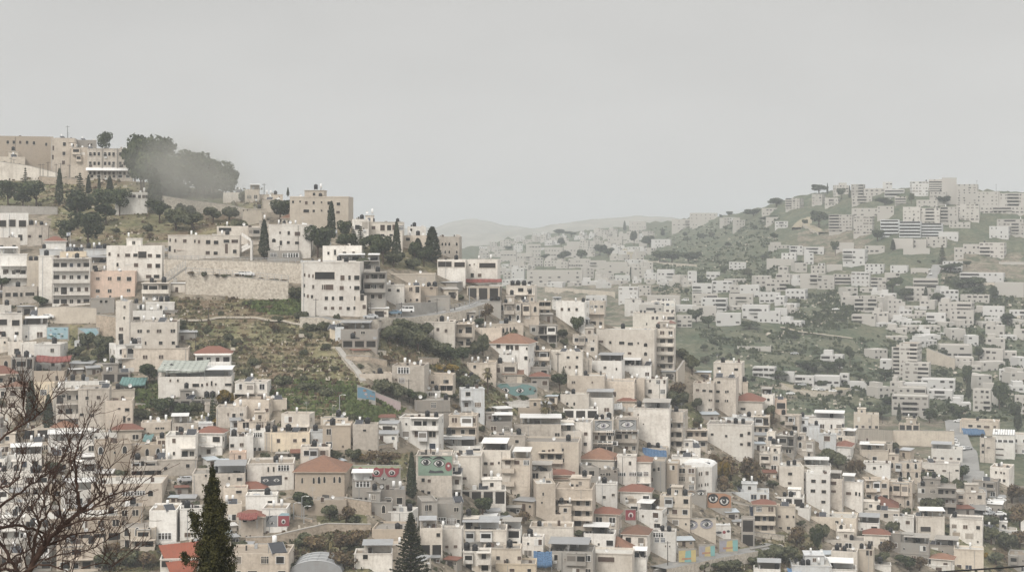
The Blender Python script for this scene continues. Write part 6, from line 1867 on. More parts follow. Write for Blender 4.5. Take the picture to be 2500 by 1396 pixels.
# ------------------------------------------------------------------ the bare tree near the camera
def bare_tree():
    r=random.Random(31); root=empty('bare_tree',at(60,1560,20)+Vector((0,0,-9))); org=root.location.copy(); tb=MB(); bb=MB()
    Yo=20.; s=Yo/F; cnt=[0]
    def twig(p,d,L,rad,lvl):
        n=max(4,int(L/.09)); pts=[p.copy()]; rs=[rad]; q=p.copy(); d=d.normalized(); bend=Vector((r.gauss(0,.02),r.gauss(0,.03),r.uniform(.01,.06)))
        for i in range(n):
            d=(d+bend+Vector((r.gauss(0,.13),r.gauss(0,.13),r.gauss(0,.11)))).normalized(); q=q+d*L/n; pts.append(q.copy()); rs.append(max(.0030,rad*(1-.65*(i+1)/n)))
        bb.tube([x-org for x in pts],rs,5 if lvl<2 else 3); cnt[0]+=1
        if lvl>=4 or rad<.0026: return
        k=[5,5,3,2][min(lvl,3)]
        for i in range(k):
            j=int(len(pts)*r.uniform(.2,.98)); j=min(j,len(pts)-2); dd=(pts[j+1]-pts[j]).normalized()
            sd=Vector((r.gauss(0,1),r.gauss(0,.7),r.gauss(.15,.8))).normalized(); twig(pts[j],dd*.75+sd*.75+Vector((0,0,.25)),L*r.uniform(.38,.68),rs[j]*r.uniform(.5,.7),lvl+1)
    LIMB=[([(60,1420),(68,1395),(90,1358),(109,1331),(127,1311),(158,1279),(195,1249)],.045,.028,0),
     ([(195,1249),(188,1218),(181,1192),(178,1160),(170,1140),(176,1100),(182,1075)],.028,.010,.3),
     ([(195,1249),(222,1240),(250,1222),(275,1205),(300,1188),(322,1150)],.020,.006,-.3),
     ([(176,1150),(165,1125),(156,1105),(150,1080),(168,1062)],.014,.005,.6),
     ([(60,1420),(74,1380),(74,1330),(80,1290),(92,1268)],.032,.014,.4),
     ([(0,1285),(30,1285),(62,1300),(95,1320),(140,1325),(200,1322),(212,1290)],.022,.008,.8),
     ([(0,1388),(30,1385),(60,1392),(110,1365),(160,1370),(200,1385),(250,1396)],.018,.007,-.5),
     ([(60,1420),(30,1380),(10,1345),(-20,1310),(-40,1270)],.03,.015,.2),
     ([(-40,1270),(-10,1238),(25,1215),(60,1190),(95,1168),(130,1130)],.022,.008,.5),
     ([(-60,1200),(-20,1185),(20,1182),(45,1175),(75,1150),(88,1120)],.02,.008,-.6),
     ([(-60,1110),(-20,1090),(10,1062),(40,1042),(70,1028),(92,1008),(112,985),(130,960)],.020,.005,.2),
     ([(20,1050),(15,1030),(5,1008),(0,985)],.010,.004,0),
     ([(55,1036),(50,1010),(52,985),(46,955)],.010,.003,.2),
     ([(-40,1270),(-45,1200),(-50,1150),(-60,1110)],.024,.02,0),
     ([(92,1268),(100,1235),(104,1200),(105,1160)],.014,.005,.3),
     ([(109,1331),(105,1295),(112,1260),(108,1225),(118,1190)],.016,.005,-.7),
     ([(158,1279),(150,1250),(152,1225),(140,1200),(146,1165),(160,1140)],.016,.005,-.4),
     ([(250,1222),(262,1190),(255,1150),(258,1110)],.011,.004,-.4),
     ([(195,1249),(230,1262),(262,1255),(285,1230)],.010,.004,.5),
     ([(127,1311),(165,1300),(205,1300),(225,1275),(235,1240)],.012,.004,-.8),
     ([(-20,1396),(20,1370),(60,1350),(95,1352)],.016,.006,.9),
     ([(110,1365),(150,1352),(200,1350),(245,1330),(262,1315)],.012,.004,.3),
     ([(200,1385),(250,1370),(280,1375),(305,1360)],.009,.004,-.2)]
    for pts,r0,r1,dy in LIMB:
        n=len(pts); P=[]
        for i,(px,py) in enumerate(pts):
            P.append(at(px,py,Yo)+Vector((0,dy*i/n*1.2,0)))
        # smooth by subdividing with a little wander
        Q=[];RR=[]
        for i in range(n-1):
            for k in range(4):
                t=k/4; Q.append(P[i].lerp(P[i+1],t)+Vector((r.gauss(0,.007),r.gauss(0,.02),r.gauss(0,.007)))); RR.append((r0+(r1-r0)*(i+t)/(n-1))*.9)
        Q.append(P[-1]); RR.append(r1*.9)
        bb.tube([q-org for q in Q],RR,7)
        for i in range(2,len(Q)-1):
            if r.random()<.42:
                dd=(Q[i+1]-Q[i]).normalized(); sd=Vector((r.gauss(.15,.9),r.gauss(0,.8),r.gauss(.25,.7))).normalized()
                twig(Q[i],dd*.6+sd*.8+Vector((0,0,.35)),r.uniform(.22,.62),max(.0075,RR[i]*r.uniform(.42,.62)),1)
        twig(Q[-1],(Q[-1]-Q[-3]).normalized()+Vector((0,0,.3)),.4,r1*.85,1)
    a=at(60,1420,Yo)-org; tb.tube([Vector((0,0,-1.5)),Vector((.05,0,2)),Vector((-.1,.1,5)),Vector((.05,0,a.z*.8)),a],[.22,.19,.14,.08,.045],9)
    # the outer limbs on the left spring from the same trunk
    b=at(-40,1270,Yo)-org; tb.tube([Vector((-.1,.1,5)),(Vector((-.1,.1,5))+b)/2+Vector((-.3,0,0)),b],[.09,.05,.03],7); c=at(-20,1396,Yo)-org; tb.tube([Vector((-.1,.1,5)),c],[.06,.018],6)
    c=at(0,1285,Yo)-org; tb.tube([b+Vector((0,0,-.6)),c],[.03,.02],6); c=at(-60,1200,Yo)-org; tb.tube([b,c],[.03,.02],6); c=at(0,1388,Yo)-org; tb.tube([Vector((0,0,a.z*.7)),c],[.05,.018],6)
    tb.build('trunk',NEARBARK,root,True); bb.build('branches',NEARBARK,root,True); print('twigs',cnt)
    root['category']='tree'; root['label']='leafless dark branching tree close to the camera in the lower left corner'
bare_tree()
# ------------------------------------------------------------------ dark cypress near the camera
def near_cypress():
    r=random.Random(8); Y=62; s=Y/F; org=at(508,1130,Y); zt=org.z; base=gz(508,Y); root=empty('cypress_tree',(org.x,Y,base)); H=zt-base
    tb=MB(); tb.tube([Vector((0,0,-1)),Vector((.1,0,H*.5)),Vector((0,0,H*.9)),Vector((.15,0,H-.2))],[.3,.2,.06,.02],8); tb.build('trunk',BARK,root,True)
    env=[(1130,1,3),(1150,2,5),(1165,4,10),(1180,7,16),(1200,18,20),(1215,10,15),(1235,18,23),(1262,24,30),(1290,26,42),(1320,38,48),(1350,46,54),(1396,52,60),(1500,70,76),(1700,70,80)]  # y, half width px left,right
    cb=MB(); ys=[e[0] for e in env]
    for k in range(520):
        t=r.random()**.75; py=1132+t*340; hwL=interp(ys,[e[1] for e in env],py); hwR=interp(ys,[e[2] for e in env],py)
        a=r.uniform(0,6.28); hw=(hwR if math.cos(a)>0 else hwL); hw=max(hw,3)
        q=r.uniform(.25,1.08); cx=508+12+math.cos(a)*hw*q; cz=-(py-HY)*s-base; c=Vector(((cx-CX)*s-org.x, math.sin(a)*(hwL+hwR)/2*s*q*1.1, cz))
        up=Vector((math.cos(a)*.35,math.sin(a)*.35,1)).normalized(); L=r.uniform(.25,.6)*(.4+.6*min(1,hw/25))
        for j in range(int(64*min(1,.35+hw/30))):
            u=r.random(); w=.17*(1-u*.75)*min(1,hw/30+.12); p=c+up*(u-.4)*L*1.6+Vector((r.gauss(0,w),r.gauss(0,w),r.gauss(0,w*.6)))
            leaves(cb,lambda rr,p=p:(p,Vector((math.cos(a),math.sin(a),.4))),1,.050,r,squash=.5)
    # side sprays hanging out to the left and right
    for (x0,y0,x1,y1) in ((478,1300,458,1240),(470,1290,474,1250),(485,1262,462,1248),(540,1250,556,1224),(545,1290,566,1268),(450,1370,438,1345),(560,1350,574,1330)):
        A=at(x0,y0,Y)-Vector((org.x,Y,base)); B=at(x1,y1,Y)-Vector((org.x,Y,base))
        for j in range(420):
            t=r.random(); p=A.lerp(B,t)+Vector((r.gauss(0,.12*(1.1-t*.7)),r.gauss(0,.12),r.gauss(0,.12*(1.1-t*.7)))); leaves(cb,lambda rr,p=p:(p,Vector((0,-.4,.6))),1,.050,r,squash=.5)
    cb.build('crown',LNEAR,root); root.scale=(.86,.86,.995); root['category']='tree'; root['label']='dark ragged cypress rising from the bottom edge, left of centre, cut off by the frame'
near_cypress()
def ring_conifer():
    r=random.Random(4); Y=285; s=Y/F; top=at(1003,1254,Y); base=gz(1003,Y); root=empty('conifer_tree',(top.x,Y,base)); H=top.z-base
    tb=MB(); tb.tube([Vector((0,0,-1)),Vector((0,0,H*.6)),Vector((0,0,H))],[.3,.18,.03],8); tb.build('trunk',BARK,root,True); cb=MB(); bb=MB()
    z=H
    k=0
    while z>2:
        t=(H-z)/H; L=min(3.9,.2+ (H-z)*.33); n=9 if k%2 else 8
        for i in range(n):
            a=6.283*i/n+k*.5+r.uniform(-.15,.15); l=L*r.uniform(.8,1.08); tip=Vector((math.cos(a)*l,math.sin(a)*l,z+l*.16)); p0=Vector((0,0,z-.1)); bb.tube([p0,tip],[.05,.015],3)
            for j in range(int(22+l*34)):
                u=r.uniform(.12,1.0); p=p0.lerp(tip,u)+Vector((r.gauss(0,.13),r.gauss(0,.13),r.gauss(.05,.07))); leaves(cb,lambda rr,p=p:(p,Vector((0,0,1))),1,.16,r,squash=.6)
        z-=.34+.40*min(1,(H-z)/8); k+=1
    bb.build('branches',BARK,root); cb.build('crown',LCON,root); root['category']='tree'; root['label']='conical conifer with clear rings of branches at the bottom edge, near centre'
ring_conifer()
# ------------------------------------------------------------------ cars
CARC={n:mat('car_'+n,c,.35,0,spec=.5) for n,c in dict(white=(.75,.75,.74),silver=(.42,.43,.44),blue=(.12,.18,.24),dark=(.05,.05,.055),red=(.25,.04,.04)).items()}
TYRE=mat('tyre',(.02,.02,.02),.9,0)
def car(kind,c):
    r=empty('parked_van' if kind=='van' else 'parked_car',(0,0,0)); L,Wd=(4.7,1.9) if kind=='van' else (4.3,1.75)
    prof=[(-.5,.35),(-.5,.75),(-.47,.9),(-.28,.98),(-.14,1.38),(.22,1.42),(.40,1.0),(.49,.92),(.5,.7),(.5,.35)] if kind=='car' else [(-.5,.35),(-.5,.9),(-.36,1.1),(-.24,1.85),(.46,1.92),(.5,1.2),(.5,.35)]
    mb=MB(); n=len(prof); 
    for sgn in (-1,1): mb.poly([(x*L,sgn*Wd/2*(1-.12*(z>1.2)),z) for x,z in (prof if sgn<0 else prof[::-1])])
    for i in range(n):
        a,b=prof[i],prof[(i+1)%n]; wa,wb=Wd/2*(1-.12*(a[1]>1.2)),Wd/2*(1-.12*(b[1]>1.2)); mb.poly([(a[0]*L,wa,a[1]),(b[0]*L,wb,b[1]),(b[0]*L,-wb,b[1]),(a[0]*L,-wa,a[1])])
    mb.build('body',CARC[c],r)
    g=MB()
    zz=(1.0,1.32) if kind=='car' else (1.2,1.75); xs=((-.2,-.02),(.0,.2)) if kind=='car' else ((-.26,-.1),(-.07,.14),(.17,.42))
    for sgn in (-1,1):
        for a,b in xs: g.box(a*L,b*L,sgn*Wd/2*.95-.01,sgn*Wd/2*.95+.03*sgn+.01,*zz)
    g.poly([(-.275*L,-.7,1.0),(-.275*L,.7,1.0),(-.15*L,.66,1.36),(-.15*L,-.66,1.36)]) if kind=='car' else g.poly([(-.365*L,-.8,1.12),(-.365*L,.8,1.12),(-.25*L,.74,1.8),(-.25*L,-.74,1.8)])
    g.build('windows',GLASS,r)
    for x in (-.32,.32):
        for sgn in (-1,1):
            w=MB(); 
            for q in range(10):
                a,a2=6.283*q/10,6.283*(q+1)/10; w.poly([(.32*math.cos(a),sgn*.02,.32*math.sin(a)),(.32*math.cos(a2),sgn*.02,.32*math.sin(a2)),(.32*math.cos(a2),-sgn*.2,.32*math.sin(a2)),(.32*math.cos(a),-sgn*.2,.32*math.sin(a))])
            w.poly([(.32*math.cos(6.283*q/10),sgn*.02,.32*math.sin(6.283*q/10)) for q in range(10)])
            w.build('wheel',TYRE,r,loc=(x*L,sgn*Wd/2,.33))
    for sgn in (-1,1):
        h=MB(); h.box(-.505*L,-.49*L,sgn*.6-.16,sgn*.6+.16,.68,.82); h.build('headlight',WHITEM,r)
    remember(r); return r
CP={}
def place_car(px,py,ang,kind='car',c='white',full=None,lift=.45):
    Y=hit(px,py,300 if py>crest(px) else 700)
    if Y is None: return
    if (kind,c) not in CP: CP[kind,c]=car(kind,c); o=CP[kind,c]
    else: o=copy_tree(CP[kind,c])
    p=at(px,py,Y); p.z=max(gzw(p.x+dx,p.y+dy) for dx in (-2,0,2) for dy in (-2,0,2))+lift+.02; o.location=p; o.rotation_euler[2]=R(ang)
    name_it(o,'small %s parked %s'%(c,kind),px,py-4,kind,'parked cars',full)
place_car(992,788,4,'van','white','white van with dark side windows parked on the bend road near centre')
place_car(963,791,2,'car','blue','blue-grey car parked behind the white van on the bend road')
place_car(905,792,2,'car','silver')
for px,py,a,c in ((424,628,0,'white'),(405,626,0,'silver'),(590,689,2,'white'),(605,690,2,'white'),(115,792,0,'white'),(2340,1035,-20,'white'),(2324,1060,80,'white'),(2330,1078,70,'silver'),(2333,1084,70,'white'),(2338,1092,70,'white'),(2342,1100,72,'silver'),(2346,1108,74,'white'),(2350,1116,75,'white'),(2353,1126,76,'silver'),
  (2362,1142,15,'silver'),(2040,766,0,'white'),(1930,968,5,'white'),(1958,950,0,'silver'),(1992,960,0,'white'),(2004,960,0,'silver'),(2034,968,8,'white'),(1940,872,0,'silver'),(2268,665,70,'white'),(2272,678,70,'white'),(1673,738,0,'white'),(2365,1235,10,'white'),(2380,1232,12,'silver'),(2395,1240,0,'dark'),(2410,1246,-8,'white'),(2440,1240,0,'white'),(2405,1265,30,'white'),(2415,1272,35,'silver'),(2440,1272,0,'white'),(1190,742,-4,'white'),(1688,1108,0,'white'),(2295,1190,0,'white'),(455,1190,12,'silver'),(2350,1160,70,'dark')):
    place_car(px,py,a,'van' if (px,py)==(1673,738) else 'car',c)
# ------------------------------------------------------------------ poles, lamps, flags, awnings
def pole(px,yt,yb,kind='pole',full=None,Y=None):
    Y=Y or hit(px,yb); s=Y/F; h=(yb-yt)*s; nm='street_lamp' if kind=='lamp' else 'utility_pole'; r=empty(nm,at(px,yb,Y)); m=MB(); m.tube([Vector((0,0,-1)),Vector((0,0,h))],[.13,.09],6)
    m.build('post',METAL if kind=='lamp' else DARKM,r)
    if kind=='lamp': a=MB(); a.tube([Vector((0,0,h-.05)),Vector((.7,-.2,h+.25)),Vector((1.3,-.4,h+.25))],[.05,.04,.04],4); a.box(1.1,1.7,-.6,-.3,h+.15,h+.27); a.build('lamp_head',WHITEM,r)
    else: a=MB(); a.box(-.8,.8,-.06,.06,h-.5,h-.38); a.build('crossarm',DARKM,r)
    name_it(r,'slim metal street lamp' if kind=='lamp' else 'dark utility pole',px,(yt+yb)/2,'street lamp' if kind=='lamp' else 'utility pole','poles and street lamps',full)
for a in ((12,392,432),(27,385,430),(34,388,430),(47,398,430),(98,400,442),(105,400,442),(117,395,442),(137,400,446),(169,402,450),(148,398,446)): pole(*a)
pole(645,448,480,full='skyline utility pole between the misty forest and the brown block')
pole(770,486,545); pole(980,738,800); pole(905,738,790); pole(682,600,640); pole(509,750,790); pole(478,810,862); pole(771,728,790)
pole(1067,728,790); pole(1146,700,770,'lamp'); pole(1170,758,795,'lamp'); pole(829,965,1020,'lamp',full='slender lamp post on the grass at the foot of the hill path'); pole(717,1228,1275,'lamp'); pole(737,1212,1275,'lamp'); pole(742,1236,1278,'lamp')
pole(998,925,975); pole(882,590,612,full=None) if 0 else None
pole(1362,860,915); pole(1688,1100,1150); pole(2155,990,1030); pole(1500,1115,1190); pole(1510,1330,1396); pole(1630,1320,1390); pole(2073,1110,1150); pole(2255,1150,1230); pole(2318,1150,1225); pole(1650,1180,1260); pole(2385,440,470,Y=1420); pole(2432,450,470,Y=1440)
pole(165,307,336,full='small lattice aerial mast on the roof of the old stone complex',Y=HOUSES['old']['base'].y+6)
def flag(px,yt,yb,side,full):
    Y=hit(px,yb,300)-8; s=Y/F; h=(yb-yt)*s; r=empty('flagpole',at(px,yb,Y)); m=MB(); m.tube([Vector((0,0,-6)),Vector((0,0,h))],[.06,.04],6); m.build('pole',METAL,r)
    f=MB(); n=8; w=1.3*side
    def strip(z0,z1,mi,dy):
        for i in range(n):
            def q(j,z): return (w*j/n, math.sin(j*.9)*.12-dy, h-.1-z-.12*j/n*1.5)
            f.poly([q(i,z0),q(i+1,z0),q(i+1,z1),q(i,z1)],mi)
    strip(0,1.1,0,0); 
    for dy in (.012,-.012): strip(.12,.27,1,dy); strip(.83,.98,1,dy)
    for dy in (.02,-.02):
        for sg in (1,-1):
            c=[(w*.5+.24*math.cos(R(90*sg+120*i)),.55-.24*math.sin(R(90*sg+120*i))) for i in range(3)]; c2=[(w*.5+.17*math.cos(R(90*sg+120*i)),.55-.17*math.sin(R(90*sg+120*i))) for i in range(3)]
            for i in range(3):
                j=(i+1)%3; f.poly([(a[0],math.sin(abs(a[0]/w)*n*.9)*.12-dy,h-.2-a[1]) for a in (c[i],c[j],c2[j],c2[i])],1)
    f.build('flag',[PT['white'],paint('flag_blue',(.06,.14,.36))],r); r['category']='flag'; r['label']=full
flag(823,560,598,-1,'white flag with two blue stripes and star, on the roof below the dark tree')
flag(172,566,612,-1,'white flag with blue stripes and star on a pole above the five-storey balcony block')
def sheet(px0,px1,yt,yb,m,label,name='awning',Y=None,depth=3,sag=.4):
    Y=Y or hit((px0+px1)/2,yb); s=Y/F; r=empty(name,at((px0+px1)/2,yb,Y-2.5)); w=(px1-px0)*s/2; h=(yb-yt)*s; f=MB(); n=8; k=5; rr2=random.Random(px0)
    P=[[(-w+2*w*i/n, depth*j/k, .35*h+.65*h*j/k-sag*math.sin(math.pi*i/n)*.6+rr2.uniform(-.12,.12)) for i in range(n+1)] for j in range(k+1)]
    for j in range(k):
        for i in range(n): f.poly([P[j][i],P[j][i+1],P[j+1][i+1],P[j+1][i]])
    for i in range(n): f.poly([P[0][i],P[0][i+1],(P[0][i+1][0],-.02,P[0][i+1][2]-.3*h),(P[0][i][0],-.02,P[0][i][2]-.3*h)])
    o=f.build('cloth',[m],r,True); so=o.modifiers.new('t','SOLIDIFY'); so.thickness=.04
    p=MB()
    for x in (-w+.1,w-.1): p.box(x-.04,x+.04,.0,.08,-2,.35*h-.1); p.box(x-.04,x+.04,depth-.1,depth-.02,-2,h-.1)
    p.build('posts',METAL,r); r['category']='awning' if name=='awning' else 'tarpaulin'; r['label']=label
BL=paint('tarp_blue',(.05,.17,.36)); BL2=paint('tarp_bright_blue',(.10,.30,.62)); NV=paint('tarp_navy',(.03,.045,.09)); TE=paint('net_teal',(.12,.30,.28)); SG=paint('net_sage',(.42,.46,.40)); RD=paint('awning_red',(.33,.07,.05)); WHT=paint('cloth_white',(.72,.72,.70))
sheet(1345,1385,1040,1056,BL2,'bright blue tarpaulin over a shack beside the palm, centre right','tarpaulin')
sheet(1570,1628,1095,1120,BL,'dark blue tarpaulin draped over roofs behind the red roofs, centre right','tarpaulin')
sheet(1303,1348,1350,1385,BL,'royal blue tarpaulin shelter with white sheets near the bottom edge','tarpaulin')
sheet(1925,1958,1390,1402,BL2,'sliver of blue tarpaulin at the very bottom edge, right side','tarpaulin')
sheet(2352,2405,1046,1062,BL,'long dark blue tarpaulin over a yard beside the steep road','tarpaulin')
sheet(1833,1848,1238,1272,NV,'navy cloth hung beside the narrow red-awning house, lower right')
sheet(292,355,922,942,TE,'green-teal netting stretched over rubble beside the leafy tree, left','tarpaulin')
sheet(385,500,884,910,SG,'pale sage shade net over the roof terrace of the long cream house','tarpaulin',depth=8,Y=HOUSES['terr']['base'].y+2)
sheet(348,370,1062,1078,PT['teal'],'small green cloth hung on a roof terrace, left centre')
sheet(86,172,868,884,RD,'red tiled-looking awning across the middle floor of the left red-roofed house',Y=HOUSES['redawn']['base'].y-1,depth=1.5)
sheet(583,628,1252,1268,RD,'red-orange awning over the balcony left of the grey face mural',Y=HOUSES['redaw2']['base'].y,depth=1.5)
sheet(1105,1225,681,690,RD,'long thin dark red awning under the black-glazed ridge house',Y=HOUSES['glassc']['base'].y-.3,depth=1.2,sag=.1)
sheet(1540,1562,1172,1180,BL,'small blue cloth on a balcony railing right of the grey block')
sheet(1745,1785,1280,1288,WHT,'white tin-like awning above the splash-painted wall, lower right')
sheet(1480,1520,985,1000,WHT,'white pointed shade cloth over a terrace, centre right','tarpaulin')
sheet(1740,1790,1365,1380,WHT,'white rooftop sheet beside black tanks at lower right','tarpaulin') if 0 else None
# barrel roof of the white house
i=HOUSES['barrel']; f=MB(); W,D,H=i['W'],i['D'],i['H']; n=10
for k in range(n):
    a,b=math.pi*k/n,math.pi*(k+1)/n; p=lambda t:(-W/2*.95*math.cos(t), H+1.2*math.sin(t))
    (xa,za),(xb,zb)=p(a),p(b); f.poly([(xa,.2,za),(xb,.2,zb),(xb,D-.2,zb),(xa,D-.2,za)]); f.poly([(xa,.2,za),(xa,.2,H-.3),(xb,.2,H-.3),(xb,.2,zb)])
f.build('barrel_roof',[TIN],i['root'])
# oversize details of single houses
i=HOUSES['bluew']; 
for k in range(2): window(i['root'],-1.2+k*1.6,i['H']*.62,1.1,1.2,random.Random(2),kind='grid',pane='blue',fr='white').location[1]=-.02
i=HOUSES['factory']; f=MB(); W,D,H=i['W'],i['D'],i['H']
for k in range(9): x=-W/2+W*(k+.5)/9; f.hexa([(x-.35*W/9,-.3,H+.2),(x+.35*W/9,-.3,H+.2),(x+.35*W/9,D*.7,H+1.9),(x-.35*W/9,D*.7,H+1.9)],[(x-.35*W/9,-.3,H+.35),(x+.35*W/9,-.3,H+.35),(x+.35*W/9,D*.7,H+2.05),(x-.35*W/9,D*.7,H+2.05)])
f.hexa([(-W/2,-.25,H+.12),(W/2,-.25,H+.12),(W/2,D*.7,H+1.82),(-W/2,D*.7,H+1.82)],[(-W/2,-.25,H+.19),(W/2,-.25,H+.19),(W/2,D*.7,H+1.89),(-W/2,D*.7,H+1.89)],1); f.build('ribbed_roof',[TIN,GREYTIN],i['root'])
i=HOUSES['slope']; W,H=i['W'],i['H']; f=MB(); f.hexa([(-W/2+2.2,-2.6,H-2.6),(W/2-.5,-2.6,H-2.6),(W/2+1.,4.2,H+2.6),(-W/2-.6,4.2,H+1.9)],[(-W/2+2.2,-2.6,H-2.4),(W/2-.5,-2.6,H-2.4),(W/2+1.,4.2,H+2.8),(-W/2-.6,4.2,H+2.1)],0)
for k in range(14): a=k/14; f.tube([Vector((-W/2+2.2+a*(W-2.7),-2.62,H-2.36)),Vector((-W/2-.6+a*(W+1.6),4.2,H+2.14+.7*a))],[.05,.05],4)
f.build('sloping_roof',[mat('bright_tile',(.27,.085,.05),.8,0,.5,(.16,.07,.045),1.2)],i['root'])
# school window bands
i=HOUSES['school']; root=i['root']
for row,(y,mt) in enumerate(((377,'dark'),(400,'dark'),(424,'brown'))):
    for g in (0,1,2):
        for k in range(3):
            px=(222,257,293)[g]+k*10; x,z=onwall(i,px,y); window(root,x,z-.6,.95,1.4,random.Random(px),kind='plain',pane=mt)
x0,z0=onwall(i,212,411); x1,z1=onwall(i,321,411); f=MB(); f.hexa([(x0,-1.8,z0-1.0),(x1-.5,-1.8,z0-1.0),(x1-.5,-.01,z0+.1),(x0,-.01,z0+.1)],[(x0,-1.8,z0-.9),(x1-.5,-1.8,z0-.9),(x1-.5,-.01,z0+.2),(x0,-.01,z0+.2)]); f.build('awning',[TIN],root)
f=MB()
for px in (250,286): x,_=onwall(i,px,400); f.box(x-.2,x+.2,-.35,-.005,0,i['H']+.1)
f.build('pilaster',[WALL['k']],root)
# outside stair of the cream villa
i=HOUSES['cvilla']; b=at(598,634,i['base'].y-1); r=empty('outside_stair',b); s=b.y/F; f=MB()
for (xa,ya,xb,yb) in ((-8,58,14,44),(14,30,-8,18),(-8,26,8,34)): 
    A,B=Vector((xa*s,0,ya*s)),Vector((xb*s,0,yb*s)); f.hexa([A,B,B+Vector((0,1.3,0)),A+Vector((0,1.3,0))],[v+Vector((0,0,.9)) for v in (A,B,B+Vector((0,1.3,0)),A+Vector((0,1.3,0)))])
f.build('flight',[WALL['w']],r); f=MB(); f.box(13*s,18*s,-.2,1.5,-2,46*s); f.build('stair_tower',[WALL['w']],r); r['category']='staircase'; r['label']='white zigzag outside stair with a slim tower at the villa end, upper left'
# metal stair ramp at the left retaining wall
A=at(400,688,HOUSES['office']['base'].y-6); B=at(453,652,A.y); r=empty('stair_ramp',A); d=B-A; f=MB(); f.hexa([Vector((0,0,-.6)),d+Vector((0,0,-.6)),d+Vector((0,1.8,-.6)),Vector((0,1.8,-.6))],[Vector((0,0,0)),d,d+Vector((0,1.8,0)),Vector((0,1.8,0))]); f.build('flight',[CONC],r); f=MB()
for k in range(9): p=d*k/8; f.box(p.x-.04,p.x+.04,-.02,.06,p.z,p.z+2.0)
for q in (.7,1.3,2.0): f.tube([Vector((0,0,q)),d+Vector((0,0,q))],[.05,.05],4)
f.build('railing',[METAL],r); f=MB(); f.box(d.x*.42,d.x*.42+1,.3,1.3,-9,d.z*.42-.6); f.build('pier',[CONC],r); r['category']='staircase'; r['label']='railed concrete stair ramp climbing to the road at the left end of the stone wall'
# big solar panel on the bottom roof, vault greenhouse
i=HOUSES['bigsolar']; M=Matrix.Translation(i['base'])@Matrix.Rotation(i['rz'],4,'Z'); x,z=onwall(i,672,1350); put('S',M@Vector((x,2,i['H']-.5)),672,1340,i['rz']+.5,1.7,'large tilted black solar collector with white boiler on the bottom left-centre roof')
def vault(px0,px1,yt,yb):
    Y=hit((px0+px1)/2,min(yb,1418)); s=Y/F; r=empty('vaulted_roof_hall',at((px0+px1)/2,yb,Y)); w=(px1-px0)*s/2; h=(yb-yt)*s; f=MB(); fr=MB(); n=8
    for k in range(n):
        a,b=math.pi*k/n,math.pi*(k+1)/n; p=lambda t:(-w*math.cos(t),h*.35+h*.65*math.sin(t))
        (xa,za),(xb,zb)=p(a),p(b); f.poly([(xa,0,za),(xb,0,zb),(xb,9,zb),(xa,9,za)]); f.poly([(xa,0,za),(xa,0,-4),(xb,0,-4),(xb,0,zb)])
        fr.tube([Vector((xa,-.05,za+.05)),Vector((xa,9,za+.05))],[.1,.1],4)
    for y in (0,3,6,9): fr.tube([Vector((-w*math.cos(math.pi*k/16),y,h*.35+h*.65*math.sin(math.pi*k/16)+.06)) for k in range(17)],[.1]*17,4)
    f.build('glazing',[GREYTIN],r); fr.build('ribs',[METAL],r); r['category']='hall roof'; r['label']='curved translucent grey roof with white ribs at the bottom edge, left of centre'
vault(708,835,1368,1415)
# ------------------------------------------------------------------ people on the bend road, cable close to the camera
def person(px,py,label,pose,shirt):
    Y=hit(px,py); p=at(px,py,Y); p.z=gzw(p.x,p.y)+.5; me=bpy.data.meshes.new('person'); h=1.72
    V=[(0,0,.93),(0,0,1.15),(0,0,1.42),(0,0,1.50),(0,-.02,1.62),(.17,0,1.40),(.22,-.03,1.14),(.21,-.12,.90),(.21,-.16,.80),(-.17,0,1.40),(-.22,.03,1.14),(-.22,-.02,.90),(-.22,-.05,.80),(.09,0,.86),(.10,-pose,.48),(.10,-pose*.6,.07),(.10,-pose*.6-.16,.04),(-.09,0,.86),(-.10,pose*.6,.48),(-.10,pose,.09),(-.10,pose-.15,.04),(0,-.03,1.70)]
    E=[(0,1),(1,2),(2,3),(3,4),(2,5),(5,6),(6,7),(7,8),(2,9),(9,10),(10,11),(11,12),(0,13),(13,14),(14,15),(15,16),(0,17),(17,18),(18,19),(19,20),(4,21)]
    rad=[.14,.13,.15,.06,.10,.07,.05,.038,.03,.07,.05,.038,.03,.09,.06,.045,.04,.09,.06,.045,.04,.085]
    me.from_pydata(V,E,[]); o=bpy.data.objects.new('person',me); col.objects.link(o); o.location=p; o.rotation_euler[2]=R(60); me.materials.append(shirt)
    m=o.modifiers.new('s','SKIN'); o.data.skin_vertices[0].data[0].use_root=True
    for i,q in enumerate(rad): o.data.skin_vertices[0].data[i].radius=(q,q*.85)
    o.modifiers.new('ss','SUBSURF').levels=1
    hb=MB(); hb.cyl((0,-.01,1.66),.105,.08,10,0,dome=.05); hb.build('hair',BLACK,o); o['category']='person'; o['label']=label
person(1110,768,'person in dark clothes walking up the bend road, left of the pair',.18,paint('cloth_maroon',(.09,.05,.05)))
person(1122,766,'person in black clothes walking up the bend road, right of the pair',.14,paint('cloth_black',(.03,.03,.035)))
f=MB(); A,B=at(2150,1404,12),at(2620,1372,12); pts=[A.lerp(B,k/12)+Vector((0,0,-.004*math.sin(math.pi*k/12))) for k in range(13)]; f.tube([p-A for p in pts],[.0065]*13,8); o=f.build('cable',[BLACK],None,True,loc=A); o['category']='cable'; o['label']='thick black cable crossing the bottom right corner close to the camera'
finish_labels()
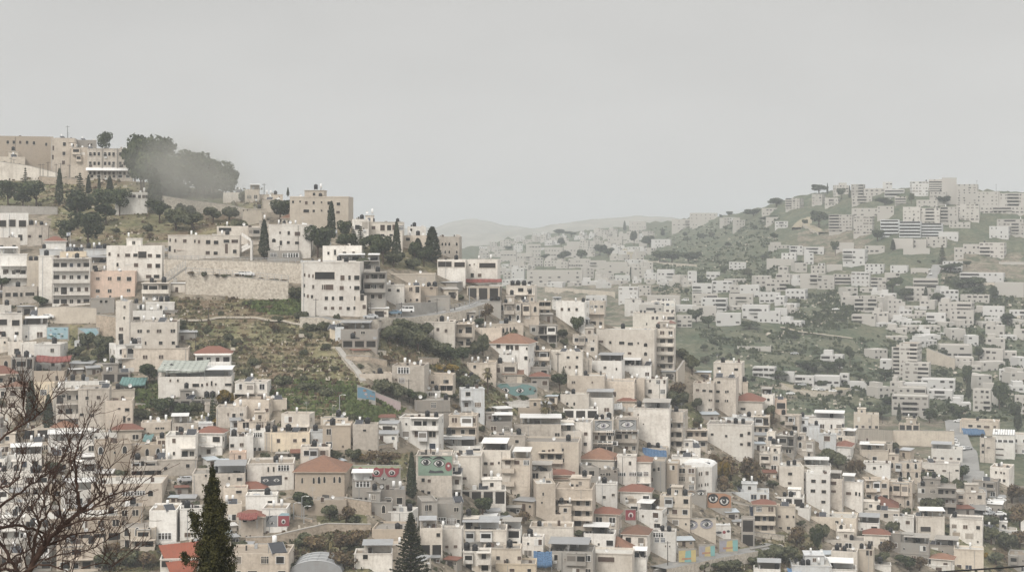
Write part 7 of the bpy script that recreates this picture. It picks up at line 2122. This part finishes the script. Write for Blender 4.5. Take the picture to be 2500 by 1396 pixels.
# ------------------------------------------------------------------ air: haze over the whole scene, a drift of smoke before the forest
def volume(name,mb,dens,colr,label,cat,aniso=0.):
    m=bpy.data.materials.new(name); m.use_nodes=True; nt=m.node_tree; nt.nodes.remove(nt.nodes['Principled BSDF']); v=nt.nodes.new('ShaderNodeVolumePrincipled'); v.inputs['Color'].default_value=(*colr,1); v.inputs['Density'].default_value=dens; v.inputs['Anisotropy'].default_value=aniso
    nt.links.new(v.outputs[0],nt.nodes['Material Output'].inputs['Volume']); o=mb.build(name,[m]); stuff(o,label,cat); return o
hb=MB(); hb.box(-5200,5200,-60,7300,-135,115); volume('haze',hb,HAZE,(.905,.955,.985),'pale even haze filling the valley air','haze')
def smoke(cx,cy,Y,rx,ry,rz_,dens):
    s=Y/F; c=at(cx,cy,Y); mb=MB(); n=20; mm=12
    for i in range(mm+1):
        t=math.pi*i/mm
        for j in range(n): a=2*math.pi*j/n; mb.v.append((math.sin(t)*math.cos(a),math.sin(t)*math.sin(a),math.cos(t)))
    for i in range(mm):
        for j in range(n): mb.f.append((i*n+j,(i+1)*n+j,(i+1)*n+(j+1)%n,i*n+(j+1)%n)); mb.m.append(0)
    m=bpy.data.materials.new('smoke'); m.use_nodes=True; nt=m.node_tree; N=nt.nodes; L=nt.links; N.remove(N['Principled BSDF']); v=N.new('ShaderNodeVolumePrincipled'); v.inputs['Color'].default_value=(.78,.76,.69,1)
    tc=N.new('ShaderNodeTexCoord'); ln=N.new('ShaderNodeVectorMath'); ln.operation='LENGTH'; L.new(tc.outputs['Object'],ln.inputs[0])
    nz=N.new('ShaderNodeTexNoise'); nz.inputs['Scale'].default_value=1.6; nz.inputs['Detail'].default_value=2; L.new(tc.outputs['Object'],nz.inputs['Vector'])
    ad=N.new('ShaderNodeMath'); ad.operation='MULTIPLY_ADD'; ad.inputs[1].default_value=.7; L.new(nz.outputs[0],ad.inputs[0]); L.new(ln.outputs['Value'],ad.inputs[2])
    mr=N.new('ShaderNodeMapRange'); mr.interpolation_type='SMOOTHSTEP'; mr.inputs[1].default_value=.30; mr.inputs[2].default_value=1.2; mr.inputs[3].default_value=dens; mr.inputs[4].default_value=0; L.new(ad.outputs[0],mr.inputs[0])
    L.new(mr.outputs[0],v.inputs['Density']); L.new(v.outputs[0],N['Material Output'].inputs['Volume'])
    o=mb.build('smoke',[m],None,loc=c); o.scale=(rx*s,ry,rz_*s); stuff(o,'drift of thin brownish smoke hanging before the misty forest','smoke')
smoke(460,430,575,225,24,165,.055); smoke(590,470,560,170,18,110,.016)
# ------------------------------------------------------------------ light, sky, camera
sc=bpy.context.scene
SUNEL,SUNAZ=R(42),R(205)            # sun behind the camera, a little to its left, veiled by cloud
sun=bpy.data.lights.new('sun','SUN'); sun.energy=SUNE; sun.angle=R(22); sun.color=(1,.95,.88); so=bpy.data.objects.new('sun',sun); col.objects.link(so)
d=Vector((math.sin(SUNAZ)*math.cos(SUNEL),math.cos(SUNAZ)*math.cos(SUNEL),math.sin(SUNEL))); so.rotation_euler=d.to_track_quat('Z','Y').to_euler(); so.location=d*50
w=bpy.data.worlds.new('World'); sc.world=w; w.use_nodes=True; nt=w.node_tree; N=nt.nodes; L=nt.links; bg=N['Background']
sky=N.new('ShaderNodeTexSky'); sky.sky_type='NISHITA'; sky.sun_disc=False; sky.sun_elevation=SUNEL; sky.sun_rotation=SUNAZ; sky.dust_density=4
hs=N.new('ShaderNodeHueSaturation'); hs.inputs['Saturation'].default_value=.06; hs.inputs['Value'].default_value=.35; L.new(sky.outputs[0],hs.inputs['Color'])
tc=N.new('ShaderNodeTexCoord'); sx=N.new('ShaderNodeSeparateXYZ'); L.new(tc.outputs['Generated'],sx.inputs[0])
cr=N.new('ShaderNodeValToRGB'); L.new(sx.outputs['Z'],cr.inputs[0]); e=cr.color_ramp.elements     # overcast: zenith about three times the horizon
H0=SKY0; e[0].position=0; e[0].color=(H0*1.0,H0*.99,H0*.965,1); e[1].position=1; e[1].color=(H0*2.35,H0*2.3,H0*2.22,1)
for p,kk in ((.06,.99),(.14,.93),(.2,1.0),(.35,1.3),(.6,1.9)): q=e.new(p); q.color=(H0*kk,H0*kk*.99,H0*kk*.967,1)
mp=N.new('ShaderNodeMapping'); mp.inputs['Scale'].default_value=(3.5,3.5,9); L.new(tc.outputs['Generated'],mp.inputs[0]); nz=N.new('ShaderNodeTexNoise'); nz.inputs['Scale'].default_value=1.3; nz.inputs['Detail'].default_value=3; L.new(mp.outputs[0],nz.inputs[0])
mr=N.new('ShaderNodeMapRange'); mr.inputs[1].default_value=.3; mr.inputs[2].default_value=.7; mr.inputs[3].default_value=.95; mr.inputs[4].default_value=1.05; L.new(nz.outputs[0],mr.inputs[0])
sc_=N.new('ShaderNodeVectorMath'); sc_.operation='SCALE'; L.new(cr.outputs[0],sc_.inputs[0]); L.new(mr.outputs[0],sc_.inputs['Scale'])
div=N.new('ShaderNodeVectorMath'); div.operation='SCALE'; div.inputs['Scale'].default_value=10.; L.new(sc_.outputs[0],div.inputs[0])
mx=N.new('ShaderNodeMix'); mx.data_type='RGBA'; mx.inputs[0].default_value=.96; L.new(hs.outputs[0],mx.inputs[6]); L.new(div.outputs[0],mx.inputs[7]); L.new(mx.outputs[2],bg.inputs[0]); bg.inputs[1].default_value=.1
cam=bpy.data.cameras.new('camera'); co=bpy.data.objects.new('camera',cam); col.objects.link(co); co.rotation_euler=(R(90),0,0); cam.sensor_width=36; cam.lens=36*F/2500; cam.shift_y=-(698-HY)/2500; cam.clip_end=20000; cam.clip_start=.5; sc.camera=co
sc.view_settings.view_transform='Standard'; sc.view_settings.look='None'; sc.view_settings.gamma=1; sc.view_settings.exposure=0
sc.cycles.use_denoising=True; sc.cycles.max_bounces=5; sc.cycles.diffuse_bounces=2; sc.cycles.volume_bounces=0; sc.cycles.transparent_max_bounces=12; sc.cycles.caustics_reflective=False; sc.cycles.caustics_refractive=False
